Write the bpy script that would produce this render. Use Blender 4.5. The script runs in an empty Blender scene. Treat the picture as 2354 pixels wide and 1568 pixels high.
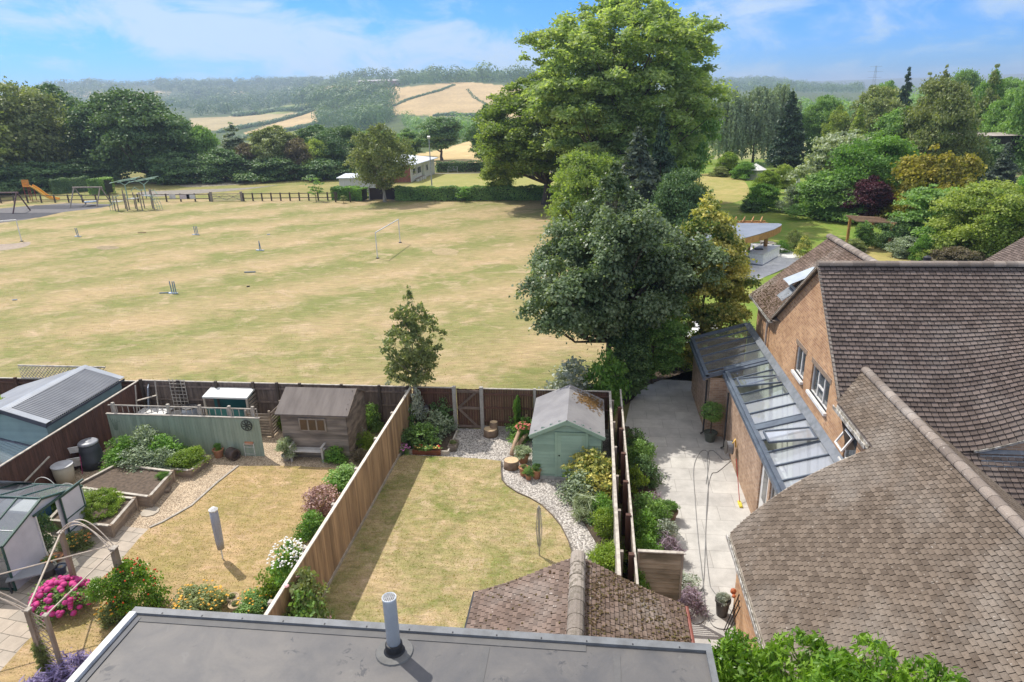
import bpy, math, random
import numpy as np
from mathutils import Vector, Matrix
R_ = math.radians
scene = bpy.context.scene
COL = scene.collection
H = 12.8
# ------------------------------------------------------------------ camera
PITCH, ROLL, YAW, FD = R_(19.5), R_(1.43), R_(7.0), 1569.3
Y0 = np.array([-math.sin(YAW), math.cos(YAW), 0.0])
CF = Y0*math.cos(PITCH)+np.array([0, 0, -math.sin(PITCH)])
CU0 = Y0*math.sin(PITCH)+np.array([0, 0, math.cos(PITCH)])
CR0 = np.array([math.cos(YAW), math.sin(YAW), 0.0])
CR = math.cos(ROLL)*CR0-math.sin(ROLL)*CU0
CU = math.sin(ROLL)*CR0+math.cos(ROLL)*CU0
cam_d = bpy.data.cameras.new('camera'); cam = bpy.data.objects.new('camera', cam_d); COL.objects.link(cam)
m = Matrix.Identity(4)
for i in range(3):
    m[i][0] = CR[i]; m[i][1] = CU[i]; m[i][2] = -CF[i]
m[2][3] = H
cam.matrix_world = m
cam_d.lens = 24.0; cam_d.sensor_width = 36.0; cam_d.clip_start = 0.3; cam_d.clip_end = 12000
scene.camera = cam
# ------------------------------------------------------------------ sky and sun
SUN_AZ, SUN_EL = R_(128-180), R_(54)          # direction towards the sun, from +y clockwise to +x
sdir = Vector((math.sin(SUN_AZ)*math.cos(SUN_EL), math.cos(SUN_AZ)*math.cos(SUN_EL), math.sin(SUN_EL)))
sl = bpy.data.lights.new('sun', 'SUN'); sl.energy = 3.9; sl.angle = R_(0.6); sl.color = (1.0, 0.94, 0.85)
so = bpy.data.objects.new('sun', sl); COL.objects.link(so)
so.rotation_euler = sdir.to_track_quat('Z', 'Y').to_euler()
world = bpy.data.worlds.new('World'); scene.world = world; world.use_nodes = True
nt = world.node_tree; N = nt.nodes; L = nt.links
bg = N['Background']; bg.inputs[1].default_value = 0.15
sky = N.new('ShaderNodeTexSky'); sky.sky_type = 'NISHITA'; sky.sun_disc = False
sky.sun_elevation = SUN_EL; sky.sun_rotation = SUN_AZ; sky.dust_density = 0.3; sky.ozone_density = 2.5; sky.air_density = 1.0
tc = N.new('ShaderNodeTexCoord')
tint = N.new('ShaderNodeMix'); tint.data_type = 'RGBA'; tint.blend_type = 'MULTIPLY'; tint.inputs[0].default_value = 1.0
tint.inputs[7].default_value = (0.14, 0.44, 0.98, 1)
L.new(sky.outputs[0], tint.inputs[6])
mp = N.new('ShaderNodeMapping'); mp.inputs['Scale'].default_value = (1.0, 1.0, 2.3); mp.inputs['Rotation'].default_value = (0, 0.25, 0.2)
L.new(tc.outputs['Generated'], mp.inputs[0])
n1 = N.new('ShaderNodeTexNoise'); n1.inputs['Scale'].default_value = 3.2; n1.inputs['Detail'].default_value = 4; n1.inputs['Roughness'].default_value = 0.5; n1.inputs['Distortion'].default_value = 0.3
n2 = N.new('ShaderNodeTexNoise'); n2.inputs['Scale'].default_value = 9; n2.inputs['Detail'].default_value = 7; n2.inputs['Roughness'].default_value = 0.62; n2.inputs['Distortion'].default_value = 0.5
L.new(mp.outputs[0], n1.inputs[0]); L.new(mp.outputs[0], n2.inputs[0])
ad = N.new('ShaderNodeMath'); ad.operation = 'MULTIPLY_ADD'; ad.inputs[1].default_value = 0.68
L.new(n2.outputs[0], ad.inputs[0]); L.new(n1.outputs[0], ad.inputs[2])
rp = N.new('ShaderNodeMapRange'); rp.inputs[1].default_value = 0.75; rp.inputs[2].default_value = 0.98; rp.inputs[4].default_value = 0.80; rp.interpolation_type = 'SMOOTHSTEP'
L.new(ad.outputs[0], rp.inputs[0])
cl = N.new('ShaderNodeMix'); cl.data_type = 'RGBA'; cl.inputs[7].default_value = (3.6, 4.4, 5.2, 1)
L.new(rp.outputs[0], cl.inputs[0]); L.new(tint.outputs[2], cl.inputs[6]); 
sz = N.new('ShaderNodeSeparateXYZ'); L.new(tc.outputs['Generated'], sz.inputs[0])
hi = N.new('ShaderNodeMapRange'); hi.inputs[1].default_value = 0.22; hi.inputs[2].default_value = 0.6; hi.inputs[4].default_value = 0.75; L.new(sz.outputs[2], hi.inputs[0])
fill_sky = N.new('ShaderNodeMix'); fill_sky.data_type = 'RGBA'; fill_sky.inputs[7].default_value = (6.0, 5.8, 5.5, 1)   # unseen whitish sky above the view, added for neutral fill light
L.new(hi.outputs[0], fill_sky.inputs[0]); L.new(cl.outputs[2], fill_sky.inputs[6]); L.new(fill_sky.outputs[2], bg.inputs[0])
scene.view_settings.view_transform = 'Standard'; scene.view_settings.look = 'None'
scene.view_settings.gamma = 1.0; scene.view_settings.exposure = 0.32; scene.view_settings.use_curve_mapping = False
scene.render.engine = 'CYCLES'
scene.cycles.max_bounces = 8; scene.cycles.transparent_max_bounces = 12; scene.cycles.volume_bounces = 0

# ------------------------------------------------------------------ helpers
def ray(u, v): return CF*FD+CR*(u-1177)-CU*(v-784)
def G(u, v, z=0.0):
    d = ray(u, v); t = (z-H)/d[2]; return float(d[0]*t), float(d[1]*t)
def PY(u, v, y): d = ray(u, v)*1.0; t = y/d[1]; return float(d[0]*t), float(y), float(H+d[2]*t)
def PX(u, v, x): d = ray(u, v)*1.0; t = x/d[0]; return float(x), float(d[1]*t), float(H+d[2]*t)
def depth(x, y, z): return float(np.dot(np.array([x, y, z-H]), CF))
def PROJ(P):
    q = P-np.array([0, 0, H]); w = q@CF; w = np.where(w > .01, w, .01)
    return 1177+FD*(q@CR)/w, 784-FD*(q@CU)/w

def setp(o, label=None, cat=None, group=None, kind=None):
    if label: o['label'] = label
    if cat: o['category'] = cat
    if group: o['group'] = group
    if kind: o['kind'] = kind
    return o
def thing(name, label, cat, loc=(0, 0, 0), group=None, rz=0.0):
    o = bpy.data.objects.new(name, None); COL.objects.link(o); o.location = loc; o.rotation_euler = (0, 0, rz)
    o.empty_display_size = 0.2
    return setp(o, label, cat, group)
def dup(root, loc, rz=None, label=None, scale=None, group=None):
    c = root.copy(); COL.objects.link(c); c.location = loc
    if rz is not None: c.rotation_euler = (0, 0, rz)
    if scale is not None: c.scale = scale
    if label: c['label'] = label
    if group: c['group'] = group
    for ch in list(root.children):
        a = ch.copy(); COL.objects.link(a); a.parent = c
        for g in list(ch.children):
            b = g.copy(); COL.objects.link(b); b.parent = a
    return c

class MB:
    def __init__(s, seed=1):
        s.v = []; s.f = []; s.c = []; s.r = random.Random(seed); s.bulk = []
    def add(s, vs, fs, c=None):
        b = len(s.v); s.v.extend([tuple(map(float, p)) for p in vs]); cc = s.r.random() if c is None else c
        for q in fs: s.f.append(tuple(b+i for i in q)); s.c.append(cc)
        return s
    def poly(s, pts, c=None): return s.add(pts, [tuple(range(len(pts)))], c)
    def box(s, x0, x1, y0, y1, z0, z1, c=None):
        return s.add([(x0, y0, z0), (x1, y0, z0), (x1, y1, z0), (x0, y1, z0), (x0, y0, z1), (x1, y0, z1), (x1, y1, z1), (x0, y1, z1)],
                     [(0, 3, 2, 1), (4, 5, 6, 7), (0, 1, 5, 4), (1, 2, 6, 5), (2, 3, 7, 6), (3, 0, 4, 7)], c)
    def obox(s, cen, size, rot=(0, 0, 0), c=None):
        from mathutils import Euler
        M = Euler(rot).to_matrix(); h = [k/2 for k in size]; vs = []
        for z in (-1, 1):
            for x, y in ((-1, -1), (1, -1), (1, 1), (-1, 1)):
                vs.append(M @ Vector((x*h[0], y*h[1], z*h[2]))+Vector(cen))
        return s.add(vs, [(0, 3, 2, 1), (4, 5, 6, 7), (0, 1, 5, 4), (1, 2, 6, 5), (2, 3, 7, 6), (3, 0, 4, 7)], c)
    def bar(s, p, q, w, h=None, up=(0, 0, 1), c=None):
        h = h or w; p = Vector(p); q = Vector(q); d = (q-p)
        if d.length < 1e-6: return s
        d.normalize(); u = Vector(up)
        if abs(d.dot(u)) > .98: u = Vector((0, 1, 0))
        a = d.cross(u).normalized()*w/2; b = a.cross(d).normalized()*h/2
        vs = [p-a-b, p+a-b, p+a+b, p-a+b, q-a-b, q+a-b, q+a+b, q-a+b]
        return s.add(vs, [(0, 1, 2, 3), (7, 6, 5, 4), (0, 4, 5, 1), (1, 5, 6, 2), (2, 6, 7, 3), (3, 7, 4, 0)], c)
    def tube(s, pts, r, n=8, c=None, closed=False):
        pts = [Vector(p) for p in pts]; k = len(pts); rs = r if isinstance(r, (list, tuple)) else [r]*k
        vs = []; fs = []; a = None
        for i, p in enumerate(pts):
            d = (pts[min(i+1, k-1)]-pts[max(i-1, 0)]).normalized()
            if a is None:
                a = d.orthogonal().normalized()
            else:
                a = (a-d*a.dot(d)).normalized()
            b = d.cross(a)
            for j in range(n):
                t = 2*math.pi*j/n; vs.append(p+(a*math.cos(t)+b*math.sin(t))*rs[i])
        for i in range(k-1):
            for j in range(n):
                j2 = (j+1) % n; fs.append((i*n+j, i*n+j2, (i+1)*n+j2, (i+1)*n+j))
        fs.append(tuple(range(n))[::-1]); fs.append(tuple(range((k-1)*n, k*n)))
        return s.add(vs, fs, c)
    def lathe(s, x, y, z, prof, n=20, c=None, sx=1, sy=1):
        vs = []; fs = []
        for (r, h) in prof:
            for j in range(n):
                t = 2*math.pi*j/n; vs.append((x+r*math.cos(t)*sx, y+r*math.sin(t)*sy, z+h))
        k = len(prof)
        for i in range(k-1):
            for j in range(n):
                j2 = (j+1) % n; fs.append((i*n+j, i*n+j2, (i+1)*n+j2, (i+1)*n+j))
        fs.append(tuple(range(n))[::-1]); fs.append(tuple(range((k-1)*n, k*n)))
        return s.add(vs, fs, c)
    def prism(s, poly, z0, z1, c=None):
        n = len(poly); a = sum(poly[i][0]*poly[(i+1) % n][1]-poly[(i+1) % n][0]*poly[i][1] for i in range(n))
        if a < 0: poly = poly[::-1]
        vs = [(x, y, z0) for x, y in poly]+[(x, y, z1) for x, y in poly]
        fs = [tuple(range(n))[::-1], tuple(range(n, 2*n))]+[(i, (i+1) % n, n+(i+1) % n, n+i) for i in range(n)]
        return s.add(vs, fs, c)
    def ball(s, x, y, z, r, rz=None, n=8, m_=6, c=None):
        rz = rz or r
        return s.lathe(x, y, z, [(max(.001, r*math.sin(math.pi*i/m_)), -rz*math.cos(math.pi*i/m_)) for i in range(m_+1)], n, c)
    def build(s, name, mat, parent=None, smooth=False, flip=False):
        me = bpy.data.meshes.new(name); me.from_pydata(s.v, [], s.f)
        at = me.attributes.new('v', 'FLOAT', 'FACE'); at.data.foreach_set('value', np.array(s.c, dtype=np.float32))
        me.update()
        if smooth:
            me.polygons.foreach_set('use_smooth', [True]*len(me.polygons))
        me.materials.append(mat)
        o = bpy.data.objects.new(name, me); COL.objects.link(o)
        if parent is not None: o.parent = parent
        return o

def np_mesh(name, V, F4, c, mat=None):
    """fast mesh from numpy quads"""
    me = bpy.data.meshes.new(name); nv = len(V); nf = len(F4); k = F4.shape[1]
    me.vertices.add(nv); me.vertices.foreach_set('co', V.astype(np.float32).ravel())
    me.loops.add(nf*k); me.loops.foreach_set('vertex_index', F4.astype(np.int32).ravel())
    me.polygons.add(nf); me.polygons.foreach_set('loop_start', np.arange(0, nf*k, k, dtype=np.int32))
    me.update(calc_edges=True)
    at = me.attributes.new('v', 'FLOAT', 'FACE'); at.data.foreach_set('value', c.astype(np.float32))
    if mat: me.materials.append(mat)
    return me
def link(name, me, parent=None, mat=None):
    o = bpy.data.objects.new(name, me); COL.objects.link(o)
    if parent is not None: o.parent = parent
    if mat is not None:
        if not me.materials: me.materials.append(mat)
        o.material_slots[0].link = 'OBJECT'; o.material_slots[0].material = mat
    return o

# ------------------------------------------------------------------ materials
MATS = {}
def _new(name):
    mt = bpy.data.materials.new(name); mt.use_nodes = True; MATS[name] = mt
    t = mt.node_tree; return mt, t, t.nodes, t.links, t.nodes['Principled BSDF']
def _noise(N, L, vec, scale, detail=3, rough=.55, dist=0):
    n = N.new('ShaderNodeTexNoise'); n.inputs['Scale'].default_value = scale; n.inputs['Detail'].default_value = detail
    n.inputs['Roughness'].default_value = rough; n.inputs['Distortion'].default_value = dist
    L.new(vec, n.inputs['Vector']); return n.outputs[0]
def _mix(N, L, fac, a, b, blend='MIX'):
    m_ = N.new('ShaderNodeMix'); m_.data_type = 'RGBA'; m_.blend_type = blend
    for i, x in ((0, fac), (6, a), (7, b)):
        if isinstance(x, (float, int)): m_.inputs[i].default_value = x
        elif isinstance(x, tuple): m_.inputs[i].default_value = (*x[:3], 1)
        else: L.new(x, m_.inputs[i])
    return m_.outputs[2]
def _mr(N, L, x, a, b, c=0.0, d=1.0):
    m_ = N.new('ShaderNodeMapRange'); L.new(x, m_.inputs[0])
    for i, q in ((1, a), (2, b), (3, c), (4, d)): m_.inputs[i].default_value = q
    return m_.outputs[0]
def _math(N, L, op, a, b=None, c=None):
    m_ = N.new('ShaderNodeMath'); m_.operation = op
    for i, x in enumerate((a, b, c)):
        if x is None: continue
        if isinstance(x, (float, int)): m_.inputs[i].default_value = x
        else: L.new(x, m_.inputs[i])
    return m_.outputs[0]
def _bump(N, L, h, bs, strength=.4, dist=.02):
    b = N.new('ShaderNodeBump'); b.inputs['Strength'].default_value = strength; b.inputs['Distance'].default_value = dist
    L.new(h, b.inputs['Height']); L.new(b.outputs[0], bs.inputs['Normal'])
def _attrv(N):
    a = N.new('ShaderNodeAttribute'); a.attribute_name = 'v'; return a.outputs['Fac']
def _value(N, L, col, fac, amp):
    """multiply the colour by 1 + (fac-.5)*amp"""
    k = _mr(N, L, fac, 0, 1, 1-amp/2, 1+amp/2)
    h = N.new('ShaderNodeHueSaturation'); L.new(k, h.inputs['Value']); L.new(col, h.inputs['Color']); return h.outputs[0]
def M(name, c1, c2=None, scale=4, rough=.7, metal=0, vamp=.25, bump=.2, bscale=60, lo=.4, hi=.65, stretch=None, spec=.4):
    if name in MATS: return MATS[name]
    mt, t, N, L, bs = _new(name)
    tc = N.new('ShaderNodeTexCoord'); vec = tc.outputs['Object']
    if stretch:
        mp = N.new('ShaderNodeMapping'); mp.inputs['Scale'].default_value = stretch; L.new(vec, mp.inputs[0]); vec = mp.outputs[0]
    n = _noise(N, L, vec, scale, 4)
    c2 = c2 or tuple(k*.72 for k in c1)
    col = _mix(N, L, _mr(N, L, n, lo, hi), c1, c2)
    f = _noise(N, L, vec, bscale, 3)
    col = _value(N, L, col, f, .25)
    if vamp: col = _value(N, L, col, _attrv(N), vamp)
    L.new(col, bs.inputs['Base Color']); bs.inputs['Roughness'].default_value = rough; bs.inputs['Metallic'].default_value = metal
    bs.inputs['Specular IOR Level'].default_value = spec
    if bump: _bump(N, L, f, bs, bump, .01)
    return mt
def leafmat(name, c1, c2, trans=.3, vhue=.0, rough=.55):
    if name in MATS: return MATS[name]
    mt, t, N, L, bs = _new(name)
    a = _attrv(N); oi = N.new('ShaderNodeObjectInfo')
    col = _mix(N, L, _mr(N, L, a, .15, .9), c1, c2)
    col = _value(N, L, col, oi.outputs['Random'], .22)
    tc = N.new('ShaderNodeTexCoord'); nz = _noise(N, L, tc.outputs['Object'], .5, 2)
    col = _value(N, L, col, _mr(N, L, nz, .3, .7), .35)
    L.new(col, bs.inputs['Base Color']); bs.inputs['Roughness'].default_value = rough; bs.inputs['Specular IOR Level'].default_value = .35
    tr = N.new('ShaderNodeBsdfTranslucent'); tcol = _mix(N, L, 1.0, col, (1.5, 1.55, .55), 'MULTIPLY'); L.new(tcol, tr.inputs[0])
    ms = N.new('ShaderNodeMixShader'); ms.inputs[0].default_value = trans
    L.new(bs.outputs[0], ms.inputs[1]); L.new(tr.outputs[0], ms.inputs[2]); L.new(ms.outputs[0], N['Material Output'].inputs[0])
    return mt
def grassmat(name, tan, green, scale=.35, lo=.42, hi=.6, fine=14, stripes=None, dark=.35, aniso=None):
    mt, t, N, L, bs = _new(name)
    ge = N.new('ShaderNodeNewGeometry'); vec = ge.outputs['Position']
    if aniso:
        mp = N.new('ShaderNodeMapping'); mp.inputs['Rotation'].default_value = (0, 0, aniso[0]); mp.inputs['Scale'].default_value = (aniso[1], 1, 1); L.new(vec, mp.inputs[0]); vec = mp.outputs[0]
    a = _noise(N, L, vec, scale, 9, .68, .5); b = _noise(N, L, vec, scale*6, 8, .72); f = _noise(N, L, vec, fine, 4, .7); mq = N.new('ShaderNodeMapping'); mq.inputs['Scale'].default_value = (.35, 1.5, 1); mq.inputs['Rotation'].default_value = (0, 0, .1); L.new(vec, mq.inputs[0]); g3 = _noise(N, L, mq.outputs[0], fine*.35, 4, .7); g2 = _noise(N, L, vec, fine*2.6, 3, .7)
    k = _math(N, L, 'MULTIPLY_ADD', b, .45, _math(N, L, 'MULTIPLY', a, .75))
    k = _math(N, L, 'MULTIPLY_ADD', f, .13, _math(N, L, 'MULTIPLY_ADD', g3, .16, k))
    if stripes:
        ang, per, amp = stripes
        sx = N.new('ShaderNodeSeparateXYZ'); L.new(vec, sx.inputs[0])
        d = _math(N, L, 'MULTIPLY_ADD', sx.outputs[0], math.cos(ang), _math(N, L, 'MULTIPLY', sx.outputs[1], math.sin(ang)))
        d = _math(N, L, 'MULTIPLY_ADD', a, 9.0, d)
        st = _math(N, L, 'SINE', _math(N, L, 'MULTIPLY', d, 2*math.pi/per))
        k = _math(N, L, 'MULTIPLY_ADD', st, amp, k)
    fac = _mr(N, L, k, lo+.25, hi+.32)
    col = _mix(N, L, fac, tan, green)
    pale = _noise(N, L, vec, scale*2.3, 9, .72, .6)
    col = _mix(N, L, _mr(N, L, pale, .52, .66, 0, .7), col, tuple(min(1, c*q) for c, q in zip(tan, (1.22, 1.2, 1.45))))
    col = _value(N, L, col, _mr(N, L, g2, .3, .7), dark); col = _value(N, L, col, _mr(N, L, g3, .3, .7), dark)
    L.new(col, bs.inputs['Base Color']); bs.inputs['Roughness'].default_value = .9; bs.inputs['Specular IOR Level'].default_value = .1
    _bump(N, L, f, bs, .8, .05)
    return mt
def walluv(N, L):
    tc = N.new('ShaderNodeTexCoord'); s = N.new('ShaderNodeSeparateXYZ'); L.new(tc.outputs['Object'], s.inputs[0])
    c = N.new('ShaderNodeCombineXYZ'); L.new(_math(N, L, 'ADD', s.outputs[0], s.outputs[1]), c.inputs[0]); L.new(s.outputs[2], c.inputs[1])
    return c.outputs[0], tc.outputs['Object']
def brickmat(name, c1, c2, mortar, w=.225, h=.075):
    mt, t, N, L, bs = _new(name); uv, ob = walluv(N, L)
    b = N.new('ShaderNodeTexBrick'); b.inputs['Scale'].default_value = 1; b.inputs['Brick Width'].default_value = w; b.inputs['Row Height'].default_value = h
    b.inputs['Mortar Size'].default_value = .008; b.inputs['Mortar Smooth'].default_value = .3; b.inputs['Bias'].default_value = -.1
    b.inputs['Color1'].default_value = (*c1, 1); b.inputs['Color2'].default_value = (*c2, 1); b.inputs['Mortar'].default_value = (*mortar, 1)
    L.new(uv, b.inputs['Vector'])
    n = _noise(N, L, ob, 1.1, 5, .6); f = _noise(N, L, ob, 40, 3)
    vr = N.new('ShaderNodeTexVoronoi'); vr.inputs['Scale'].default_value = 7; L.new(ob, vr.inputs['Vector'])
    col = _mix(N, L, _mr(N, L, n, .35, .7, 0, .55), b.outputs[0], tuple(k*.62 for k in c2))
    col = _value(N, L, col, f, .35)
    L.new(col, bs.inputs['Base Color']); bs.inputs['Roughness'].default_value = .88; bs.inputs['Specular IOR Level'].default_value = .15
    _bump(N, L, _math(N, L, 'SUBTRACT', 1.0, b.outputs[1]), bs, .6, .008)
    return mt
def tilemat(name, c1, c2, lichen=(.55, .53, .48), lamt=.5, moss=None, vamp=.22):
    """clay or concrete tile; the lichen is made of small pale round spots and weathered patches"""
    mt, t, N, L, bs = _new(name); tc = N.new('ShaderNodeTexCoord'); ob = tc.outputs['Object']
    a = _noise(N, L, ob, .6, 4, .6); f = _noise(N, L, ob, 45, 4, .7)
    col = _mix(N, L, _mr(N, L, _attrv(N), .1, .9), c1, c2)
    col = _value(N, L, col, _attrv(N), vamp)
    col = _mix(N, L, _mr(N, L, a, .5, .72, 0, lamt), col, lichen)
    vo = N.new('ShaderNodeTexVoronoi'); vo.inputs['Scale'].default_value = 9; L.new(ob, vo.inputs['Vector'])
    cmp_ = _math(N, L, 'LESS_THAN', vo.outputs['Distance'], _mr(N, L, _noise(N, L, ob, 3.3, 3), .45, .75, .04, .34))
    spot = _math(N, L, 'MULTIPLY', cmp_, _mr(N, L, f, .4, .62))
    col = _mix(N, L, _math(N, L, 'MULTIPLY', spot, .75), col, tuple(min(1, k*1.15) for k in lichen))
    if moss:
        mm = _noise(N, L, ob, 7, 5, .7); m2 = _noise(N, L, ob, .8, 3)
        fac = _math(N, L, 'MULTIPLY', _mr(N, L, mm, .5, .56), _mr(N, L, m2, moss[1], moss[2]))
        col = _mix(N, L, fac, col, moss[0])
    col = _value(N, L, col, _mr(N, L, f, .25, .75), .6)
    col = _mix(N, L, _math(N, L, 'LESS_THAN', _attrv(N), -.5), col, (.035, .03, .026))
    L.new(col, bs.inputs['Base Color']); bs.inputs['Roughness'].default_value = .85; bs.inputs['Specular IOR Level'].default_value = .25
    _bump(N, L, f, bs, .5, .01)
    return mt
def gravelmat(name, c1, c2, c3, scale=28):
    mt, t, N, L, bs = _new(name); ge = N.new('ShaderNodeNewGeometry')
    vo = N.new('ShaderNodeTexVoronoi'); vo.inputs['Scale'].default_value = scale; L.new(ge.outputs['Position'], vo.inputs['Vector'])
    s = N.new('ShaderNodeSeparateColor'); L.new(vo.outputs['Color'], s.inputs[0])
    col = _mix(N, L, s.outputs[0], c1, c2); col = _mix(N, L, _mr(N, L, s.outputs[1], .72, .78), col, c3)
    n = _noise(N, L, ge.outputs['Position'], 1.2, 4); col = _value(N, L, col, _mr(N, L, n, .3, .7), .35)
    col = _mix(N, L, _mr(N, L, vo.outputs['Distance'], .3, .75, 0, .75), col, tuple(k*.3 for k in c1))
    L.new(col, bs.inputs['Base Color']); bs.inputs['Roughness'].default_value = .85
    _bump(N, L, _math(N, L, 'SUBTRACT', 1.0, vo.outputs['Distance']), bs, .9, .02)
    return mt
def pavemat(name, c1, c2, joint, w=.9, h=.6, rot=0, jm=.012, off=.5):
    mt, t, N, L, bs = _new(name); ge = N.new('ShaderNodeNewGeometry')
    mp = N.new('ShaderNodeMapping'); mp.inputs['Rotation'].default_value = (0, 0, rot); L.new(ge.outputs['Position'], mp.inputs[0])
    b = N.new('ShaderNodeTexBrick'); b.inputs['Scale'].default_value = 1; b.inputs['Brick Width'].default_value = w; b.inputs['Row Height'].default_value = h
    b.inputs['Mortar Size'].default_value = jm; b.offset = off; b.inputs['Bias'].default_value = 0
    b.inputs['Color1'].default_value = (*c1, 1); b.inputs['Color2'].default_value = (*c2, 1); b.inputs['Mortar'].default_value = (*joint, 1)
    L.new(mp.outputs[0], b.inputs['Vector'])
    n = _noise(N, L, ge.outputs['Position'], 1.5, 6, .65); f = _noise(N, L, ge.outputs['Position'], 30, 4, .7)
    col = _value(N, L, b.outputs[0], _mr(N, L, n, .3, .7), .4); col = _value(N, L, col, f, .25)
    L.new(col, bs.inputs['Base Color']); bs.inputs['Roughness'].default_value = .8; _bump(N, L, f, bs, .3, .01)
    return mt
def glassmat(name, tint=(.75, .85, .82), refl=.3, milk=0.0):
    mt, t, N, L, bs = _new(name); N.remove(bs)
    tr = N.new('ShaderNodeBsdfTransparent'); tr.inputs[0].default_value = (*tint, 1)
    gl = N.new('ShaderNodeBsdfGlossy'); gl.inputs['Roughness'].default_value = .03; gl.inputs[0].default_value = (.95, .97, 1, 1)
    fr = N.new('ShaderNodeFresnel'); fr.inputs[0].default_value = 1.5
    ms = N.new('ShaderNodeMixShader'); L.new(_math(N, L, 'ADD', fr.outputs[0], refl), ms.inputs[0]); L.new(tr.outputs[0], ms.inputs[1]); L.new(gl.outputs[0], ms.inputs[2])
    out = ms.outputs[0]
    if milk:
        df = N.new('ShaderNodeBsdfDiffuse'); df.inputs[0].default_value = (.62, .66, .72, 1); m2 = N.new('ShaderNodeMixShader'); m2.inputs[0].default_value = milk  # pale diffuse share; paints the reflected sky into the roof glass
        L.new(out, m2.inputs[1]); L.new(df.outputs[0], m2.inputs[2]); out = m2.outputs[0]
    L.new(out, N['Material Output'].inputs[0])
    return mt

def tiles(mb, fmap, t0, t1, srange, gauge=.1, width=.165, lift=.026, jit=.004, rnd=None, stag=True):
    """real overlapping tiles; fmap(s,t,h)->point, t runs up the slope from the eave, srange(t)->(s0,s1)"""
    rnd = rnd or random.Random(5); t = t0; k = 0
    while t < t1-1e-6:
        g_ = min(gauge, t1-t); s0, s1 = srange(t+g_*.5)
        if s1-s0 > .02:
            s = s0-(width*.5 if (k % 2 and stag) else 0)
            while s < s1:
                a = max(s, s0)+.0075; b = min(s+width, s1)-.0075
                if b-a > .01:
                    j1, j2, dy = rnd.uniform(0, jit), rnd.uniform(0, jit), rnd.uniform(-.006, .006)
                    c = rnd.random(); tb = t+dy; tt = t+g_*1.25
                    P = [fmap(a, tb, lift+j1), fmap(b, tb, lift+j2), fmap(b, tt, .004), fmap(a, tt, .004), fmap(a, tb, -.002), fmap(b, tb, -.002)]
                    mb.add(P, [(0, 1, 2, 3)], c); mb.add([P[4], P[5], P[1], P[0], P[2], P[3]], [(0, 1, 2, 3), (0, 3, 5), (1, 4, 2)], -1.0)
                s += width
        t += gauge; k += 1
def planemap(o, S, T):
    o = Vector(o); S = Vector(S).normalized(); T = Vector(T).normalized(); Nn = S.cross(T)
    return lambda s, t, h: o+S*s+T*t+Nn*h
def ridge_tiles(mb, p, q, r=.13, step=.3, rnd=None):
    p = Vector(p); q = Vector(q); d = (q-p); n = max(1, int(d.length/step)); d = d/n
    for i in range(n):
        a = p+d*i; b = p+d*(i+1.04)
        u = d.normalized(); side = u.cross(Vector((0, 0, 1))).normalized(); up = side.cross(u)
        vs = []; K = 8
        for P, rr in ((a, r), (b, r*.93)):
            for j in range(K+1):
                th = math.pi*(j/K)*1.15-math.pi*.075; vs.append(P+side*math.cos(th)*rr+up*(math.sin(th)*rr*.8-.02))
        fs = [(j, j+1, K+2+j, K+1+j) for j in range(K)]+[tuple(range(K+1))[::-1]]
        mb.add(vs, fs)
# ------------------------------------------------------------------ foliage
def leaf_quads(P, Nn, size, rg, aspect=1.6, v=None):
    """diamond leaves at P with normals Nn"""
    n = len(P); Nn = Nn/np.maximum(np.linalg.norm(Nn, axis=1, keepdims=True), 1e-6)
    r = rg.normal(size=(n, 3)); A = np.cross(Nn, r); A /= np.maximum(np.linalg.norm(A, axis=1, keepdims=True), 1e-6); B = np.cross(Nn, A)
    s = (size*rg.uniform(.65, 1.3, n))[:, None]
    V = np.empty((n, 4, 3)); V[:, 0] = P-A*s*aspect*.5; V[:, 1] = P+B*s*.5+Nn*s*.12; V[:, 2] = P+A*s*aspect*.5; V[:, 3] = P-B*s*.5+Nn*s*.12
    F = np.arange(n*4).reshape(n, 4)
    return V.reshape(-1, 3), F, (v if v is not None else rg.uniform(0, 1, n))
def profile(kind, t):
    """crown radius (0..1) at height fraction t"""
    t = np.clip(t, 0, 1)
    if kind == 'round': return np.sqrt(np.clip(1-(2*t-1)**2, 0, 1))**.8
    if kind == 'oak': return np.clip(np.sin(np.pi*np.clip(t*.8+.14, 0, 1))**.55, 0, 1)
    if kind == 'dome': return np.sqrt(np.clip(1-t**2, 0, 1))**.9
    if kind == 'cone': return np.clip((1-t)**.8*np.minimum(1, t*9+.35), .02, 1)
    if kind == 'column': return np.clip(np.minimum(1, t*5+.4)*np.minimum(1, (1-t)*4.0+.12), 0, 1)
    if kind == 'poplar': return np.clip(np.sin(np.pi*np.clip(t*.85+.12, 0, 1))**.8, 0, 1)
    if kind == 'drop': return np.clip(np.sin(np.pi*np.clip(t*.97+.03, 0, 1)**.55)**.85, 0, 1)
    if kind == 'vase': return np.clip(np.minimum(1, t*1.1+.50)*np.minimum(1, (1-t)*3.6+.18), 0, 1)
    if kind == 'egg': return np.clip(np.sin(np.pi*t**.75)**.7, 0, 1)
    return np.ones_like(t)
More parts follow.
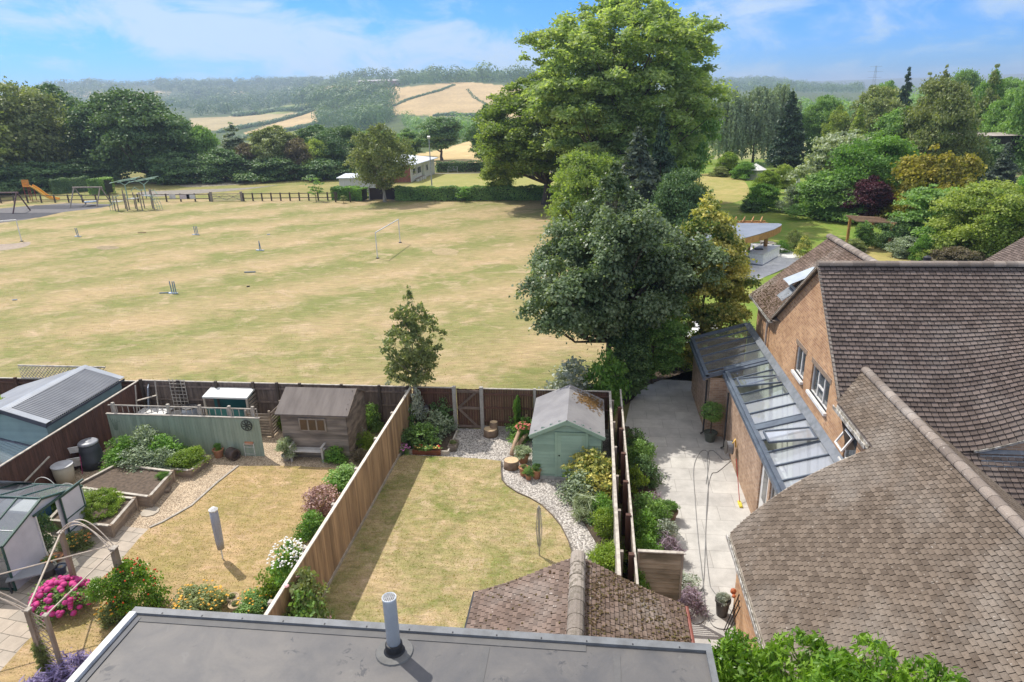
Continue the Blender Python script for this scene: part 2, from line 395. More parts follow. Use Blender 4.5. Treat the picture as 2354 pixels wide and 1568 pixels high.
def crown_mesh(name, W, Ht, z0, kind='oak', leaves=20000, leaf=.3, clumps=110, cr=.16, seed=1, flat=.7, droop=0, up=.45, lump=.28, aspect=1.5, inner=.35, lean=0, fuzz=.27, nr=.75):
    rg = np.random.default_rng(seed)
    t = rg.uniform(0, 1, clumps*4); pr = profile(kind, t); keep = rg.uniform(0, 1, clumps*4) < pr*.85+.15
    t = t[keep][:clumps]; n = len(t); pr = profile(kind, t); th = rg.uniform(0, 2*np.pi, n)
    ph = rg.uniform(0, 6.28, 6)
    irr = 1+lump*(np.sin(th*2+ph[0]+t*5)*.4+np.sin(th*3+ph[1]-t*7)*.35+np.sin(th*5+ph[2]+t*11)*.25)
    rad = (rg.uniform(inner, 1, n)**.5)*pr*irr*(W/2)
    R = cr*W*rg.uniform(.6, 1.35, n)*np.clip(pr+.25, .35, 1); rad = np.maximum(rad-R*.55, 0)
    C = np.stack([rad*np.cos(th), rad*np.sin(th), z0+(t*.96+.02)*(Ht-z0)], 1)
    C[:, 0] += lean*(C[:, 2]-z0)
    cv = rg.uniform(0, 1, n)
    w = R**2; idx = rg.choice(n, leaves, p=w/w.sum())
    d = rg.normal(size=(leaves, 3)); d /= np.linalg.norm(d, axis=1, keepdims=True); d[:, 2] = np.where(d[:, 2] < -.25, -d[:, 2]*.7, d[:, 2])
    rr = R[idx]*np.abs(rg.normal(.78, fuzz, leaves))
    off = d*rr[:, None]; off[:, 2] *= flat
    if droop: off[:, 2] -= droop*np.hypot(off[:, 0], off[:, 1])*rg.uniform(.3, 1, leaves)
    P = C[idx]+off
    Nn = d*.5+np.array([0, 0, up])+rg.normal(size=(leaves, 3))*nr
    v = np.clip(cv[idx]*.55+rg.uniform(0, .45, leaves), 0, 1)
    V, F, v = leaf_quads(P, Nn, leaf, rg, aspect, v)
    return np_mesh(name, V, F, v), C
def weep_mesh(name, W, Ht, z0, strands=420, per=46, leaf=.22, seed=3, kind='round', hang=.45):
    rg = np.random.default_rng(seed); n = strands
    t = rg.uniform(.25, 1, n); pr = profile(kind, t); th = rg.uniform(0, 6.28, n); rad = np.sqrt(rg.uniform(.08, 1, n))*pr*W/2
    S = np.stack([rad*np.cos(th), rad*np.sin(th), z0+t*(Ht-z0)], 1); ln = rg.uniform(.3, 1, n)*hang*(Ht-z0)
    k = rg.uniform(0, 1, (n, per)); P = S[:, None, :]+np.zeros((n, per, 3))
    P[:, :, 2] -= k*ln[:, None]; P[:, :, :2] *= (1+.10*k)[:, :, None]; P += rg.normal(size=P.shape)*.14
    P = P.reshape(-1, 3); P = P[P[:, 2] > z0*.5]
    m_ = len(P); Nn = rg.normal(size=(m_, 3)); Nn[:, 2] *= .4; Nn[:, :2] += P[:, :2]/W*2
    cv = np.repeat(rg.uniform(0, .5, n), per)[:m_]
    V, F, v = leaf_quads(P, Nn, leaf, rg, 1.9, np.clip(cv+rg.uniform(0, .5, m_), 0, 1))
    return np_mesh(name, V, F, v), S
def trunk_mesh(name, Ht, z0, C, r=.25, seed=1, limbs=16, forks=2, mat=None, lean=0):
    rnd = random.Random(seed); mb = MB(seed); zt = z0+(Ht-z0)*.62
    pts = [Vector((0, 0, 0))]; k = 7
    for i in range(1, k+1):
        z = zt*i/k; pts.append(Vector((rnd.uniform(-1, 1)*r*.5+lean*max(0, z-z0), rnd.uniform(-1, 1)*r*.5, z)))
    rs = [r*1.35]+[r*(1-.8*i/k) for i in range(1, k+1)]
    mb.tube(pts, rs, 9)
    idx = list(range(len(C))); rnd.shuffle(idx)
    for i in idx[:limbs]:
        c = Vector(C[i]); zs = min(max(z0*.75, c.z-(Vector((c.x, c.y, 0)).length*.9)), zt*.95)
        j = min(k-1, int(zs/zt*k)); f = zs/zt*k-j; s = pts[j].lerp(pts[j+1], f); rr = (rs[j]*(1-f)+rs[j+1]*f)*.5
        mid = s.lerp(c, .5)+Vector((rnd.uniform(-.3, .3), rnd.uniform(-.3, .3), -.08*(c-s).length))
        mb.tube([s, s.lerp(mid, .5)+Vector((0, 0, .0)), mid, c], [rr, rr*.8, rr*.55, rr*.15], 6)
        for _ in range(forks):
            e = c+Vector((rnd.uniform(-1, 1), rnd.uniform(-1, 1), rnd.uniform(0, 1)))*.12*Ht*.6
            mb.tube([mid, mid.lerp(e, .5), e], [rr*.4, rr*.25, rr*.06], 4)
    o = mb.build(name, mat or BARK); me = o.data; bpy.data.objects.remove(o); return me
BARK = M('bark', (.13, .10, .075), (.07, .055, .045), 6, .9, stretch=(1, 1, .25), bump=.6)
BARKPALE = M('pale_bark', (.42, .38, .32), (.22, .19, .15), 5, .85, stretch=(1, 1, .4), bump=.4)
PR = {}
def proto(key, W, Ht, z0, tr=.25, weep=False, limbs=14, bark=None, **kw):
    if weep: me, C = weep_mesh('crown', W, Ht, z0, **kw)
    else: me, C = crown_mesh('crown', W, Ht, z0, **kw)
    tm = trunk_mesh('trunk', Ht, max(z0, .12*Ht), C, tr, kw.get('seed', 1), limbs, mat=bark, lean=kw.get('lean', 0)) if tr else None
    PR[key] = (me, tm, W, Ht)
def place(key, name, label, cat, x, y, z, w, h, mat, group=None, rz=None, d=None, bark=None):
    me, tm, W, Ht = PR[key]; rz = random.Random(hash((round(x, 1), round(y, 1))) & 0xffff).uniform(0, 6.28) if rz is None else rz
    s = (w/W, (d or w)/W, h/Ht)
    if tm is None:
        o = link(name, me, None, mat); o.location = (x, y, z); o.rotation_euler = (0, 0, rz); o.scale = s
        return setp(o, label, cat, group)
    t = thing(name, label, cat, (x, y, z), group)
    c = link('crown', me, t, mat); c.scale = s; c.rotation_euler = (0, 0, rz)
    k = link('trunk', tm, t, bark or BARK); k.scale = s; k.rotation_euler = (0, 0, rz)
    return t
# prototypes: (nominal width, height, crown base)
proto('oakA', 11, 12, .9, leaves=34000, leaf=0.24, clumps=204, cr=0.104, seed=11, kind='oak', tr=.3)
proto('oakB', 12, 11, .7, leaves=34000, leaf=0.24, clumps=153, cr=0.128, seed=12, kind='oak', tr=.3, lump=.45)
proto('oakC', 9, 12, .9, leaves=30000, leaf=0.23, clumps=136, cr=0.136, seed=13, kind='egg', tr=.28, lump=.4)
proto('lolly', 8, 9, 2.3, leaves=13000, leaf=.26, clumps=90, cr=.15, seed=14, kind='round', tr=.25, lump=.12)
proto('conifer', 8, 13, .3, leaves=20000, leaf=.26, clumps=200, cr=.11, seed=15, kind='cone', tr=.22, flat=.4, droop=.5, up=.15, lump=.2, aspect=2.4)
proto('willow', 9, 12, 1.6, weep=True, strands=330, per=44, leaf=.24, seed=16, tr=.25, limbs=10)
proto('birch', 9, 11.5, 2.0, leaves=15000, leaf=.19, clumps=150, cr=.10, seed=33, kind='egg', tr=.22, limbs=26, lump=.45, flat=1.1, droop=1.1, up=.15, aspect=1.8)
proto('poplar', 3, 12, .6, leaves=6000, leaf=.26, clumps=60, cr=.2, seed=17, kind='poplar', tr=.16, lump=.4, flat=1.2)
proto('scrub', 7, 5, .2, leaves=17000, leaf=.19, clumps=100, cr=.13, seed=18, kind='dome', tr=.15, lump=.4)
proto('bush', 2, 1.6, .03, leaves=3600, leaf=.075, clumps=60, cr=.16, seed=19, kind='dome', tr=0, lump=.3)
proto('bush2', 2, 1.8, .03, leaves=3200, leaf=.09, clumps=34, cr=.22, seed=20, kind='dome', tr=0, lump=.6)
proto('ball', 1, 1, .02, leaves=2600, leaf=.045, clumps=90, cr=.14, seed=21, kind='round', tr=0, lump=.08, flat=1)
proto('open', 2, 2, .1, leaves=1500, leaf=.10, clumps=45, cr=.15, seed=22, kind='egg', tr=.03, limbs=20, lump=.5)
proto('gold', 9, 7, .3, leaves=24000, leaf=.2, clumps=110, cr=.09, seed=23, kind='dome', tr=.2, flat=.9, droop=.7, lump=.45, up=.2)
proto('layer', 8, 6, .3, leaves=15000, leaf=.2, clumps=90, cr=.13, seed=24, kind='dome', tr=.15, flat=.35, up=.9, lump=.4)
proto('sapling', 1.6, 3, .6, leaves=420, leaf=.13, clumps=24, cr=.16, seed=25, kind='egg', tr=.035, limbs=14, lump=.5)
# leaf colours
LG = dict(
 dark=leafmat('leaf_dark', (0.082, 0.161, 0.064), (0.176, 0.278, 0.105), .22),
 mid=leafmat('leaf_mid', (0.136, 0.254, 0.074), (0.285, 0.450, 0.125), .3),
 yel=leafmat('leaf_yellow_green', (0.196, 0.283, 0.061), (0.434, 0.499, 0.130), .35),
 lime=leafmat('leaf_lime', (0.138, 0.230, 0.029), (0.310, 0.414, 0.069), .4),
 grey=leafmat('leaf_grey', (0.177, 0.235, 0.157), (0.392, 0.470, 0.313), .22),
 blue=leafmat('leaf_blue', (0.075, 0.105, 0.075), (0.160, 0.200, 0.145), .15),
 pale=leafmat('leaf_pale', (0.161, 0.218, 0.103), (0.517, 0.575, 0.414), .25),
 olive=leafmat('leaf_olive', (0.151, 0.200, 0.075), (0.325, 0.362, 0.151), .3),
 brown=leafmat('leaf_brown', (0.127, 0.103, 0.063), (0.230, 0.196, 0.127), .25),
 purple=leafmat('leaf_purple', (0.040, 0.011, 0.021), (0.115, 0.029, 0.046), .2),
 gold=leafmat('leaf_gold', (0.160, 0.170, 0.030), (0.500, 0.420, 0.070), .3),
 holly=leafmat('leaf_variegated', (0.082, 0.166, 0.041), (0.793, 0.695, 0.214), .25),
 conif=leafmat('leaf_conifer', (0.034, 0.068, 0.038), (0.075, 0.133, 0.066), .1),
 fresh=leafmat('leaf_fresh', (0.093, 0.212, 0.039), (0.225, 0.397, 0.079), .35),
 laurel=leafmat('leaf_laurel', (0.081, 0.184, 0.017), (0.253, 0.414, 0.046), .32, rough=.35),
 syc=leafmat('leaf_sycamore', (0.094, 0.154, 0.066), (0.275, 0.352, 0.209), .34, rough=.38),
 red=leafmat('leaf_red', (0.575, 0.092, 0.069), (0.862, 0.287, 0.230), .2),
 pink=leafmat('petal_pink', (0.300, 0.170, 0.160), (0.520, 0.360, 0.330), .2),
 silver=leafmat('leaf_silver', (0.258, 0.300, 0.248), (0.517, 0.559, 0.497), .2),
 ash=leafmat('leaf_ash', (0.196, 0.282, 0.098), (0.437, 0.517, 0.241), .48),
 maple=leafmat('leaf_maple', (0.144, 0.228, 0.054), (0.324, 0.408, 0.120), .45),
)
# ------------------------------------------------------------------ land
US = np.array([-900, -400, 200, 600, 850, 1000, 1160, 1500, 1750, 1950, 2400, 3200.])
RS = np.array([130, 220, 400, 650, 1000, 1500, 2300, 3500, 6000.])
EP = np.array([  # height above the horizon in D pixels at that distance
 [-154]*12, [-92]*12,
 [-90, -90, -88, -88, -82, -76, -72, -72, -72, -70, -30, -20],
 [-58, -58, -58, -57, -52, -44, -42, -46, -48, -48, -15, -5],
 [-20, -20, -20, -18, 16, 37, 36, 0, -15, -18, 0, 5],
 [0, 0, 2, 5, 44, 36, 32, 5, 2, -4, 2, 5],
 [38, 38, 41, 43, 44, 34, 30, 20, 16, 2, 0, 0],
 [30, 30, 32, 30, 28, 26, 26, 24, 24, -1, -6, -6],
 [20]*12], float)
def land_z(r, u):
    """vectorised terrain height"""
    r = np.atleast_1d(np.asarray(r, float)); u = np.atleast_1d(np.asarray(u, float)); ui = np.interp(u, US, np.arange(len(US)))
    i = np.clip(ui.astype(int), 0, len(US)-2); fu = ui-i; fu = fu*fu*(3-2*fu)
    lr = np.interp(np.log(np.maximum(r, 130)), np.log(RS), np.arange(len(RS))); j = np.clip(lr.astype(int), 0, len(RS)-2); fr = lr-j; fr = fr*fr*(3-2*fr)*.5+fr*.5
    e = (EP[j, i]*(1-fu)+EP[j, i+1]*fu)*(1-fr)+(EP[j+1, i]*(1-fu)+EP[j+1, i+1]*fu)*fr
    z = H+r*e/1569.0
    return np.where(r <= 150, 0.0, np.where(r < 240, z*(r-150)/90, z))
def az_u(a):
    """azimuth (from +y clockwise) -> D column at the horizon"""
    rel = np.clip(a+YAW, -1.15, 1.15); return 1177+FD/math.cos(PITCH)*np.tan(rel)
def zat(x, y):
    a = math.atan2(x, y); return float(land_z(math.hypot(x, y), az_u(np.array([a])))[0])
def inpoly(px, py, poly):
    ins = np.zeros(px.shape, bool); n = len(poly)
    for i in range(n):
        x1, y1 = poly[i]; x2, y2 = poly[(i+1) % n]
        c = ((y1 > py) != (y2 > py)) & (px < (x2-x1)*(py-y1)/((y2-y1) if y2 != y1 else 1e-9)+x1); ins ^= c
    return ins
TANF, TAN2, GRN, SCR = (.50, .375, .20), (.42, .345, .19), (.26, .29, .10), (.10, .13, .055)
FIELDS = [
 (650, 1450, [(895, 215), (905, 203), (960, 197), (1070, 187), (1150, 196), (1200, 205), (1200, 290), (1120, 282), (1050, 268), (1010, 268), (900, 262), (885, 240)], TANF),
 (700, 1600, [(700, 196), (920, 196), (920, 205), (880, 214), (700, 215)], TANF),
 (650, 1600, [(434, 272), (560, 266), (668, 258), (705, 262), (600, 288), (520, 300), (440, 302)], TAN2),
 (400, 1300, [(560, 306), (600, 293), (725, 252), (732, 283), (640, 305), (580, 318)], TANF),
 (650, 1600, [(560, 262), (640, 245), (718, 234), (718, 250), (650, 262)], GRN),
 (400, 1200, [(560, 330), (620, 312), (735, 290), (735, 330)], GRN),
 (900, 2600, [(150, 208), (340, 211), (392, 208), (388, 236), (360, 238), (345, 222), (280, 224), (200, 225)], TAN2),
 (900, 2600, [(460, 214), (560, 210), (560, 216), (460, 222)], TAN2),
 (150, 420, [(800, 400), (900, 372), (955, 355), (1010, 345), (1100, 318), (1260, 318), (1260, 420)], (.56, .43, .22)),
 (150, 420, [(1560, 330), (2100, 330), (2100, 400), (1560, 400)], (.3, .3, .14)),
 (150, 700, [(2180, 250), (2500, 250), (2500, 420), (2180, 420)], (.42, .36, .18)),
 (300, 1000, [(940, 268), (1100, 270), (1120, 310), (940, 320)], (.15, .19, .09)),
]
def build_land():
    az = np.concatenate([np.linspace(-math.pi, -.95, 30)[:-1], np.linspace(-.95, .80, 760), np.linspace(.80, math.pi, 30)[1:]])
    rr = np.concatenate([[0.0, 12, 30, 60, 90, 120, 140], np.geomspace(150, 6000, 190)])
    A, Rr = np.meshgrid(az, rr); u = az_u(A); Z = land_z(Rr.ravel(), u.ravel()).reshape(A.shape)
    rough = (np.sin(A*61+Rr*.013)+np.sin(A*37-Rr*.021+1.3)+3.2*np.sin(A*15+.6)+2.2*np.sin(A*27+Rr*.002))*np.clip((Rr-1100)/1200, 0, 1)*1.0
    Z = Z+rough-np.where(Rr < 149, .03, 0)
    P = np.stack([Rr*np.sin(A), Rr*np.cos(A), Z], -1).reshape(-1, 3)
    na, nr = len(az), len(rr); i, j = np.meshgrid(np.arange(nr-1), np.arange(na-1), indexing='ij'); b = (i*na+j).ravel()
    F = np.stack([b, b+1, b+na+1, b+na], 1)
    me = np_mesh('ground', P, F[:, ::-1], np.random.default_rng(2).uniform(0, 1, len(F)))
    # field colours live on the land
    fu, fv = PROJ(P); r = Rr.ravel(); col = np.tile(np.array([.2, .19, .09]), (len(P), 1)); far = r > 150
    col[far] = SCR
    for r0, r1, poly, c in FIELDS:
        k = far & (r >= r0) & (r <= r1) & inpoly(fu, fv, poly) & (np.abs(A.ravel()+YAW) < 1.1); col[k] = c
    ca = me.attributes.new('field', 'FLOAT_COLOR', 'POINT'); ca.data.foreach_set('color', np.concatenate([col, np.ones((len(P), 1))], 1).astype(np.float32).ravel())
    mt, t, N, L, bs = _new('land'); a = N.new('ShaderNodeAttribute'); a.attribute_name = 'field'
    ge = N.new('ShaderNodeNewGeometry'); n = _noise(N, L, ge.outputs['Position'], .02, 6, .65); n2 = _noise(N, L, ge.outputs['Position'], .3, 4, .6)
    c_ = _value(N, L, a.outputs[0], _mr(N, L, n, .3, .7), .35); c_ = _value(N, L, c_, _mr(N, L, n2, .3, .7), .3)
    L.new(c_, bs.inputs['Base Color']); bs.inputs['Roughness'].default_value = .95; bs.inputs['Specular IOR Level'].default_value = .05
    me.materials.append(mt); me.polygons.foreach_set('use_smooth', [True]*len(me.polygons))
    setp(link('ground', me), kind='structure')
build_land()
# far woods: one object each
def far_tree_parts(n, rg, leafsize=.13):
    d = rg.normal(size=(n, 3)); d /= np.linalg.norm(d, axis=1, keepdims=True); d[:, 2] = np.abs(d[:, 2])*1.0
    return d
def wood(name, label, regions, seed, mat, cat='wood'):
    rg = np.random.default_rng(seed); Vs = []; Fs = []; vs = []; nb = 0
    for (poly, r0, r1, size, spacing, nl) in regions:
        us = [p[0] for p in poly]; u0, u1 = min(us), max(us)
        a0 = math.atan((u0-1177)*math.cos(PITCH)/FD)-YAW; a1 = math.atan((u1-1177)*math.cos(PITCH)/FD)-YAW
        area = .5*(a1-a0)*(r1*r1-r0*r0); n = int(min(area/(spacing*spacing), 16000))
        r = np.sqrt(rg.uniform(r0*r0, r1*r1, n)); a = rg.uniform(a0-.03, a1+.03, n); z = land_z(r, az_u(a)); P = np.stack([r*np.sin(a), r*np.cos(a), z], 1)
        fu, fv = PROJ(P); k = inpoly(fu, fv, poly)&((np.sin(a*90+r*.009)+np.sin(r*.017-a*55)+rg.normal(size=n)*.5 > -.9)|(r < 1000)); P = P[k]
        if not len(P): continue
        P = P[rg.permutation(len(P))[:1500]]
        m_ = len(P); S = size*rg.uniform(.6, 1.35, m_)*(1+.3*np.sin(P[:, 0]*.021+1)*np.sin(P[:, 1]*.017))
        d = rg.normal(size=(m_, nl, 3)); d /= np.linalg.norm(d, axis=2, keepdims=True)
        lob = 1+.22*np.sin(d[:, :, 0]*4+rg.uniform(0, 6, (m_, 1)))*np.cos(d[:, :, 1]*5+rg.uniform(0, 6, (m_, 1)))
        off = d*lob[:, :, None]*S[:, None, None]*np.array([.55, .55, .5]); C = P[:, None, :]+off; C[:, :, 2] += (S*.5)[:, None]
        V, F, v = leaf_quads(C.reshape(-1, 3), (d+rg.normal(size=d.shape)*.25+np.array([0, 0, .25])).reshape(-1, 3), 1.0, rg, 1.3, np.clip(np.repeat(rg.uniform(0, .6, m_), nl)+rg.uniform(0, .4, m_*nl), 0, 1))
        sc = np.repeat(np.repeat(S, nl)*(.9/math.sqrt(nl))**.8*.78, 4)[:, None]; cen = np.repeat(C.reshape(-1, 3), 4, axis=0); V = cen+(V-cen)*sc
        Vs.append(V); Fs.append(F+nb); vs.append(v); nb += len(V)
    me = np_mesh(name, np.concatenate(Vs), np.concatenate(Fs), np.concatenate(vs)); return setp(link(name, me, None, mat), label, cat, None, 'stuff')
wood('far_wood', 'hazy wooded ridge below the sky on the left', [
  ([(100, 195), (380, 195), (380, 232), (100, 232)], 1300, 3400, 15, 24, 70),
  ([(360, 190), (740, 186), (740, 236), (560, 262), (430, 270), (370, 240)], 1050, 2600, 14, 18, 90),
  ([(150, 206), (350, 206), (350, 300), (150, 300)], 500, 1500, 13, 15, 90)], 1, LG['dark'])
wood('near_wood', 'blue green wood covering the slope left of the golden hill', [
  ([(716, 215), (750, 200), (830, 196), (900, 214), (905, 240), (880, 262), (905, 275), (880, 300), (740, 300), (716, 262)], 560, 1050, 15, 12, 260)], 2, LG['dark'])
wood('hilltop_wood', 'row of trees crowning the golden hill', [
  ([(700, 160), (1230, 160), (1230, 199), (1070, 196), (930, 199), (820, 202), (700, 204)], 985, 1500, 16, 15, 110)], 3, LG['dark'])
wood('ridge_wood', 'hazy wooded ridge on the right behind the tall trees', [
  ([(1560, 170), (1980, 190), (1980, 240), (1560, 240)], 1500, 3600, 15, 25, 70)], 4, LG['dark'])
wood('valley_scrub', 'bushes and small trees filling the valley beyond the bowling green', [
  ([(930, 286), (1180, 290), (1180, 322), (960, 322)], 330, 640, 8, 10, 160),
  ([(1560, 225), (2250, 225), (2250, 300), (1560, 300)], 260, 700, 10, 11, 160)], 5, LG['mid'])
def hedgeline(pts, r, h, step, seed, label):
    rg = np.random.default_rng(seed); P = []
    for (u1, v1), (u2, v2) in zip(pts[:-1], pts[1:]):
        n = max(2, int(math.hypot(u2-u1, v2-v1)/step))
        for k in range(n):
            f = k/n; u = u1+(u2-u1)*f; v = v1+(v2-v1)*f
            # walk out along the column until the land is met
            d = ray(u, v); dd = d/np.hypot(d[0], d[1]); rr = np.geomspace(170, 2600, 500)
            aa = math.atan2(dd[0], dd[1]); z = land_z(rr, np.full(500, az_u(np.array([aa]))[0])); zz = H+dd[2]*rr; hit = np.where(zz <= z)[0]
            hit = hit[rr[hit] > r]
            if len(hit): q = rr[hit[0]]; P.append([dd[0]*q, dd[1]*q, z[hit[0]]])
    if not P: return
    P = np.array(P); nl = 36; m_ = len(P); d = rg.normal(size=(m_, nl, 3)); d /= np.linalg.norm(d, axis=2, keepdims=True); hs = h*rg.uniform(.6, 1.4, m_)
    C = P[:, None, :]+d*hs[:, None, None]*np.array([1.2, 1.2, .5]); C[:, :, 2] += hs[:, None]*.4
    V, F, v = leaf_quads(C.reshape(-1, 3), (d+np.array([0, 0, .3])).reshape(-1, 3), h*.5, rg)
    setp(link('field_hedge', np_mesh('field_hedge', V, F, v), None, LG['dark']), label, 'hedge')
hedgeline([(505, 306), (560, 295), (620, 285), (690, 266), (722, 254)], 450, 3.2, 2.2, 1, 'long hedge between the two pale fields on the left hillside')
hedgeline([(560, 322), (640, 306), (728, 288)], 400, 3, 2.4, 2, 'short hedge along the lower edge of the pale field')
hedgeline([(545, 268), (590, 264), (640, 256), (700, 254), (720, 248)], 450, 5, 3, 6, 'bushy hedge below the green field at the edge of the wood')
hedgeline([(905, 245), (935, 232), (965, 222), (1010, 210), (1045, 196)], 450, 2.0, 2.2, 3, 'dark hedge climbing the golden hill on the left')
hedgeline([(1075, 208), (1090, 226), (1115, 240), (1130, 250)], 450, 1.6, 3, 4, 'broken hedge coming down the golden hill on the right')
hedgeline([(1000, 268), (1040, 266), (1110, 270)], 350, 3, 3, 5, 'hedge at the foot of the golden hill')
# ------------------------------------------------------------------ near ground sheets
def sheet(name, poly, z, mat, px=True, kind='structure', zp=0.0):
    pts = [G(u, v, zp) for u, v in poly] if px else poly
    o = MB().poly([(x, y, z) for x, y in pts]).build(name, mat)
    if o.data.polygons[0].normal.z < 0: o.data.flip_normals()
    return setp(o, kind=kind)
def smooth_poly(pts, n=6):
    out = []; k = len(pts)
    for i in range(k):
        p0, p1, p2, p3 = (np.array(pts[(i+j-1) % k], float) for j in range(4))
        for s in range(n):
            t = s/n; out.append(tuple(.5*((2*p1)+(-p0+p2)*t+(2*p0-5*p1+4*p2-p3)*t*t+(-p0+3*p1-3*p2+p3)*t**3)))
    return out
FIELD = grassmat('field_grass', (.415, .315, .175), (.215, .225, .08), .22, .34, .56, 10, stripes=(R_(-50), 9, .095), aniso=(R_(-10), .8), dark=.55)
sheet('playing_field', [(-170, 25.1), (1.2, 25.1), (1.2, 96), (-170, 96)], .0, FIELD, px=False)
FIELD2 = grassmat('far_grass', (0.344, 0.279, 0.123), (0.172, 0.205, 0.057), .1, .34, .55, 9)
sheet('far_meadow', [(-170, 96.005), (40, 96.005), (40, 140), (-170, 140)], -.004, FIELD2, px=False)
sheet('shaded_track', smooth_poly([(330, 441), (560, 432), (640, 425), (560, 436), (420, 448), (340, 452)]), .010, M('track', (.30, .27, .23), (.22, .20, .17), 1.5, .9))
sheet('far_track', smooth_poly([(420, 416), (560, 416), (640, 408), (700, 412), (590, 422), (430, 430)]), .010, M('track2', (.34, .30, .22), None, 1.5, .9))
DIRT = M('bare_earth', (.42, .34, .27), (.33, .27, .21), 3, .95)
sheet('bare_patch', smooth_poly([(-40, 565), (30, 560), (68, 556), (62, 566), (20, 574), (-40, 578)]), .006, DIRT)
sheet('bare_patch', smooth_poly([(222, 568), (248, 565), (275, 568), (262, 573), (232, 574)], 4), .006, grassmat('worn', (0.383, 0.306, 0.204), (0.221, 0.187, 0.102), 3, .38, .5, 9))
sheet('bare_patch', smooth_poly([(995, 575), (1030, 571), (1055, 578), (1030, 586), (1000, 584)], 4), .006, grassmat('worn2', (0.425, 0.323, 0.204), (0.340, 0.281, 0.145), 3, .35, .5, 9))
RUB = M('safety_surface', (.075, .075, .085), (.05, .05, .06), 2, .9)
sheet('play_surface', [(-60, 485), (60, 474), (160, 467), (262, 470), (232, 478), (150, 487), (60, 505), (-60, 520)], .006, M('play_path', (.17, .165, .17), (.13, .125, .13), 2, .9))
sheet('safety_mat', [(80, 472), (260, 472), (225, 477), (150, 481), (60, 481)], .012, RUB)
sheet('safety_mat', [(-60, 490), (140, 489), (90, 500), (-60, 514)], .012, RUB)
BG = grassmat('bowling_green', (0.340, 0.315, 0.111), (0.255, 0.281, 0.085), .2, .35, .7, 8, dark=.2)
sheet('bowling_green', [G(905, 438), G(1000, 400), G(1560, 392), G(1640, 438)], .012, BG, px=False)
sheet('green_path', [G(880, 447), G(1002, 398.5), G(1560, 390), G(1660, 446)], .004, M('asphalt', (.22, .21, .20), (.16, .15, .15), 1, .9), px=False)
# gardens
GRAV = gravelmat('golden_gravel', (.56, .42, .28), (.70, .58, .42), (.33, .24, .16), 30)
SHIN = gravelmat('white_shingle', (.50, .455, .41), (.68, .64, .60), (.26, .235, .215), 20)
sheet('gravel_garden', [(-19.2, 4), (-7.3, 4), (-7.3, 25), (-19.2, 25)], .0, GRAV, px=False)
sheet('shingle_path', [(-7.3, 7.2), (.8, 7.2), (.8, 25), (-7.3, 25)], .0, SHIN, px=False)
LAWNL = grassmat('left_lawn', (.47, .33, .18), (.25, .22, .075), .5, .38, .62, 15, dark=.5)
LAWNM = grassmat('middle_lawn', (.46, .35, .20), (.15, .19, .045), .6, .37, .60, 16, dark=.55)
def lawn(name, pxs, mat, z=.045):
    pts = [G(u, v) for u, v in pxs]
    o = MB().prism(pts, -.02, z).build(name, mat); return setp(o, kind='structure')
LP = [(550, 1075), (640, 1072), (765, 1077), (800, 1086)]
lawn('left_lawn', smooth_poly([(548, 1074), (520, 1096)], 1)+[(500, 1112), (470, 1140), (440, 1166), (410, 1186), (375, 1203), (345, 1216), (322, 1238), (300, 1265), (262, 1310), (200, 1357), (112, 1432), (62, 1478), (0, 1548), (-60, 1620), (330, 1640), (560, 1460), (660, 1330), (720, 1215), (770, 1145), (808, 1090), (770, 1078), (650, 1073)], LAWNL)
lawn('middle_lawn', [(930, 1046), (965, 1050), (1050, 1053), (1120, 1058), (1152, 1062), (1152, 1085), (1154, 1106), (1166, 1120), (1190, 1136), (1218, 1148), (1245, 1164), (1270, 1188), (1290, 1213), (1306, 1245), (1314, 1270), (1318, 1300), (1330, 1340), (1300, 1560), (560, 1600), (676, 1440), (906, 1062)], LAWNM)
EDGE = M('edging_stone', (.42, .38, .33), None, 5)
mb = MB(3)
ed = [(548, 1074), (500, 1112), (440, 1166), (375, 1203), (345, 1216)]
for a, b in zip(ed[:-1], ed[1:]):
    p, q = G(*a), G(*b); mb.bar((*p, .03), (*q, .03), .07, .10)
setp(mb.build('lawn_edging', EDGE), kind='structure')
mb = MB(4); ed = [(1152, 1062), (1152, 1085), (1154, 1106), (1166, 1120), (1190, 1136), (1218, 1148), (1245, 1164), (1270, 1188), (1290, 1213), (1306, 1245), (1314, 1270), (1318, 1300)]
for a, b in zip(ed[:-1], ed[1:]):
    p, q = G(*a), G(*b); mb.bar((*p, .03), (*q, .03), .03, .11)
setp(mb.build('lawn_edging', M('edging_dark', (.16, .13, .10))), kind='structure')
PAVE = pavemat('garden_slabs', (.42, .355, .285), (.33, .29, .24), (.16, .14, .11), .62, .45, R_(8))
sheet('paving', [(250, 1207), (345, 1217), (322, 1238), (300, 1265), (262, 1310), (200, 1357), (112, 1432), (62, 1478), (0, 1548), (-200, 1560), (-200, 1240), (120, 1190)], .012, PAVE)
EARTH = M('garden_soil', (.10, .072, .05), (.06, .045, .032), 8, .95, bump=.8, bscale=25)
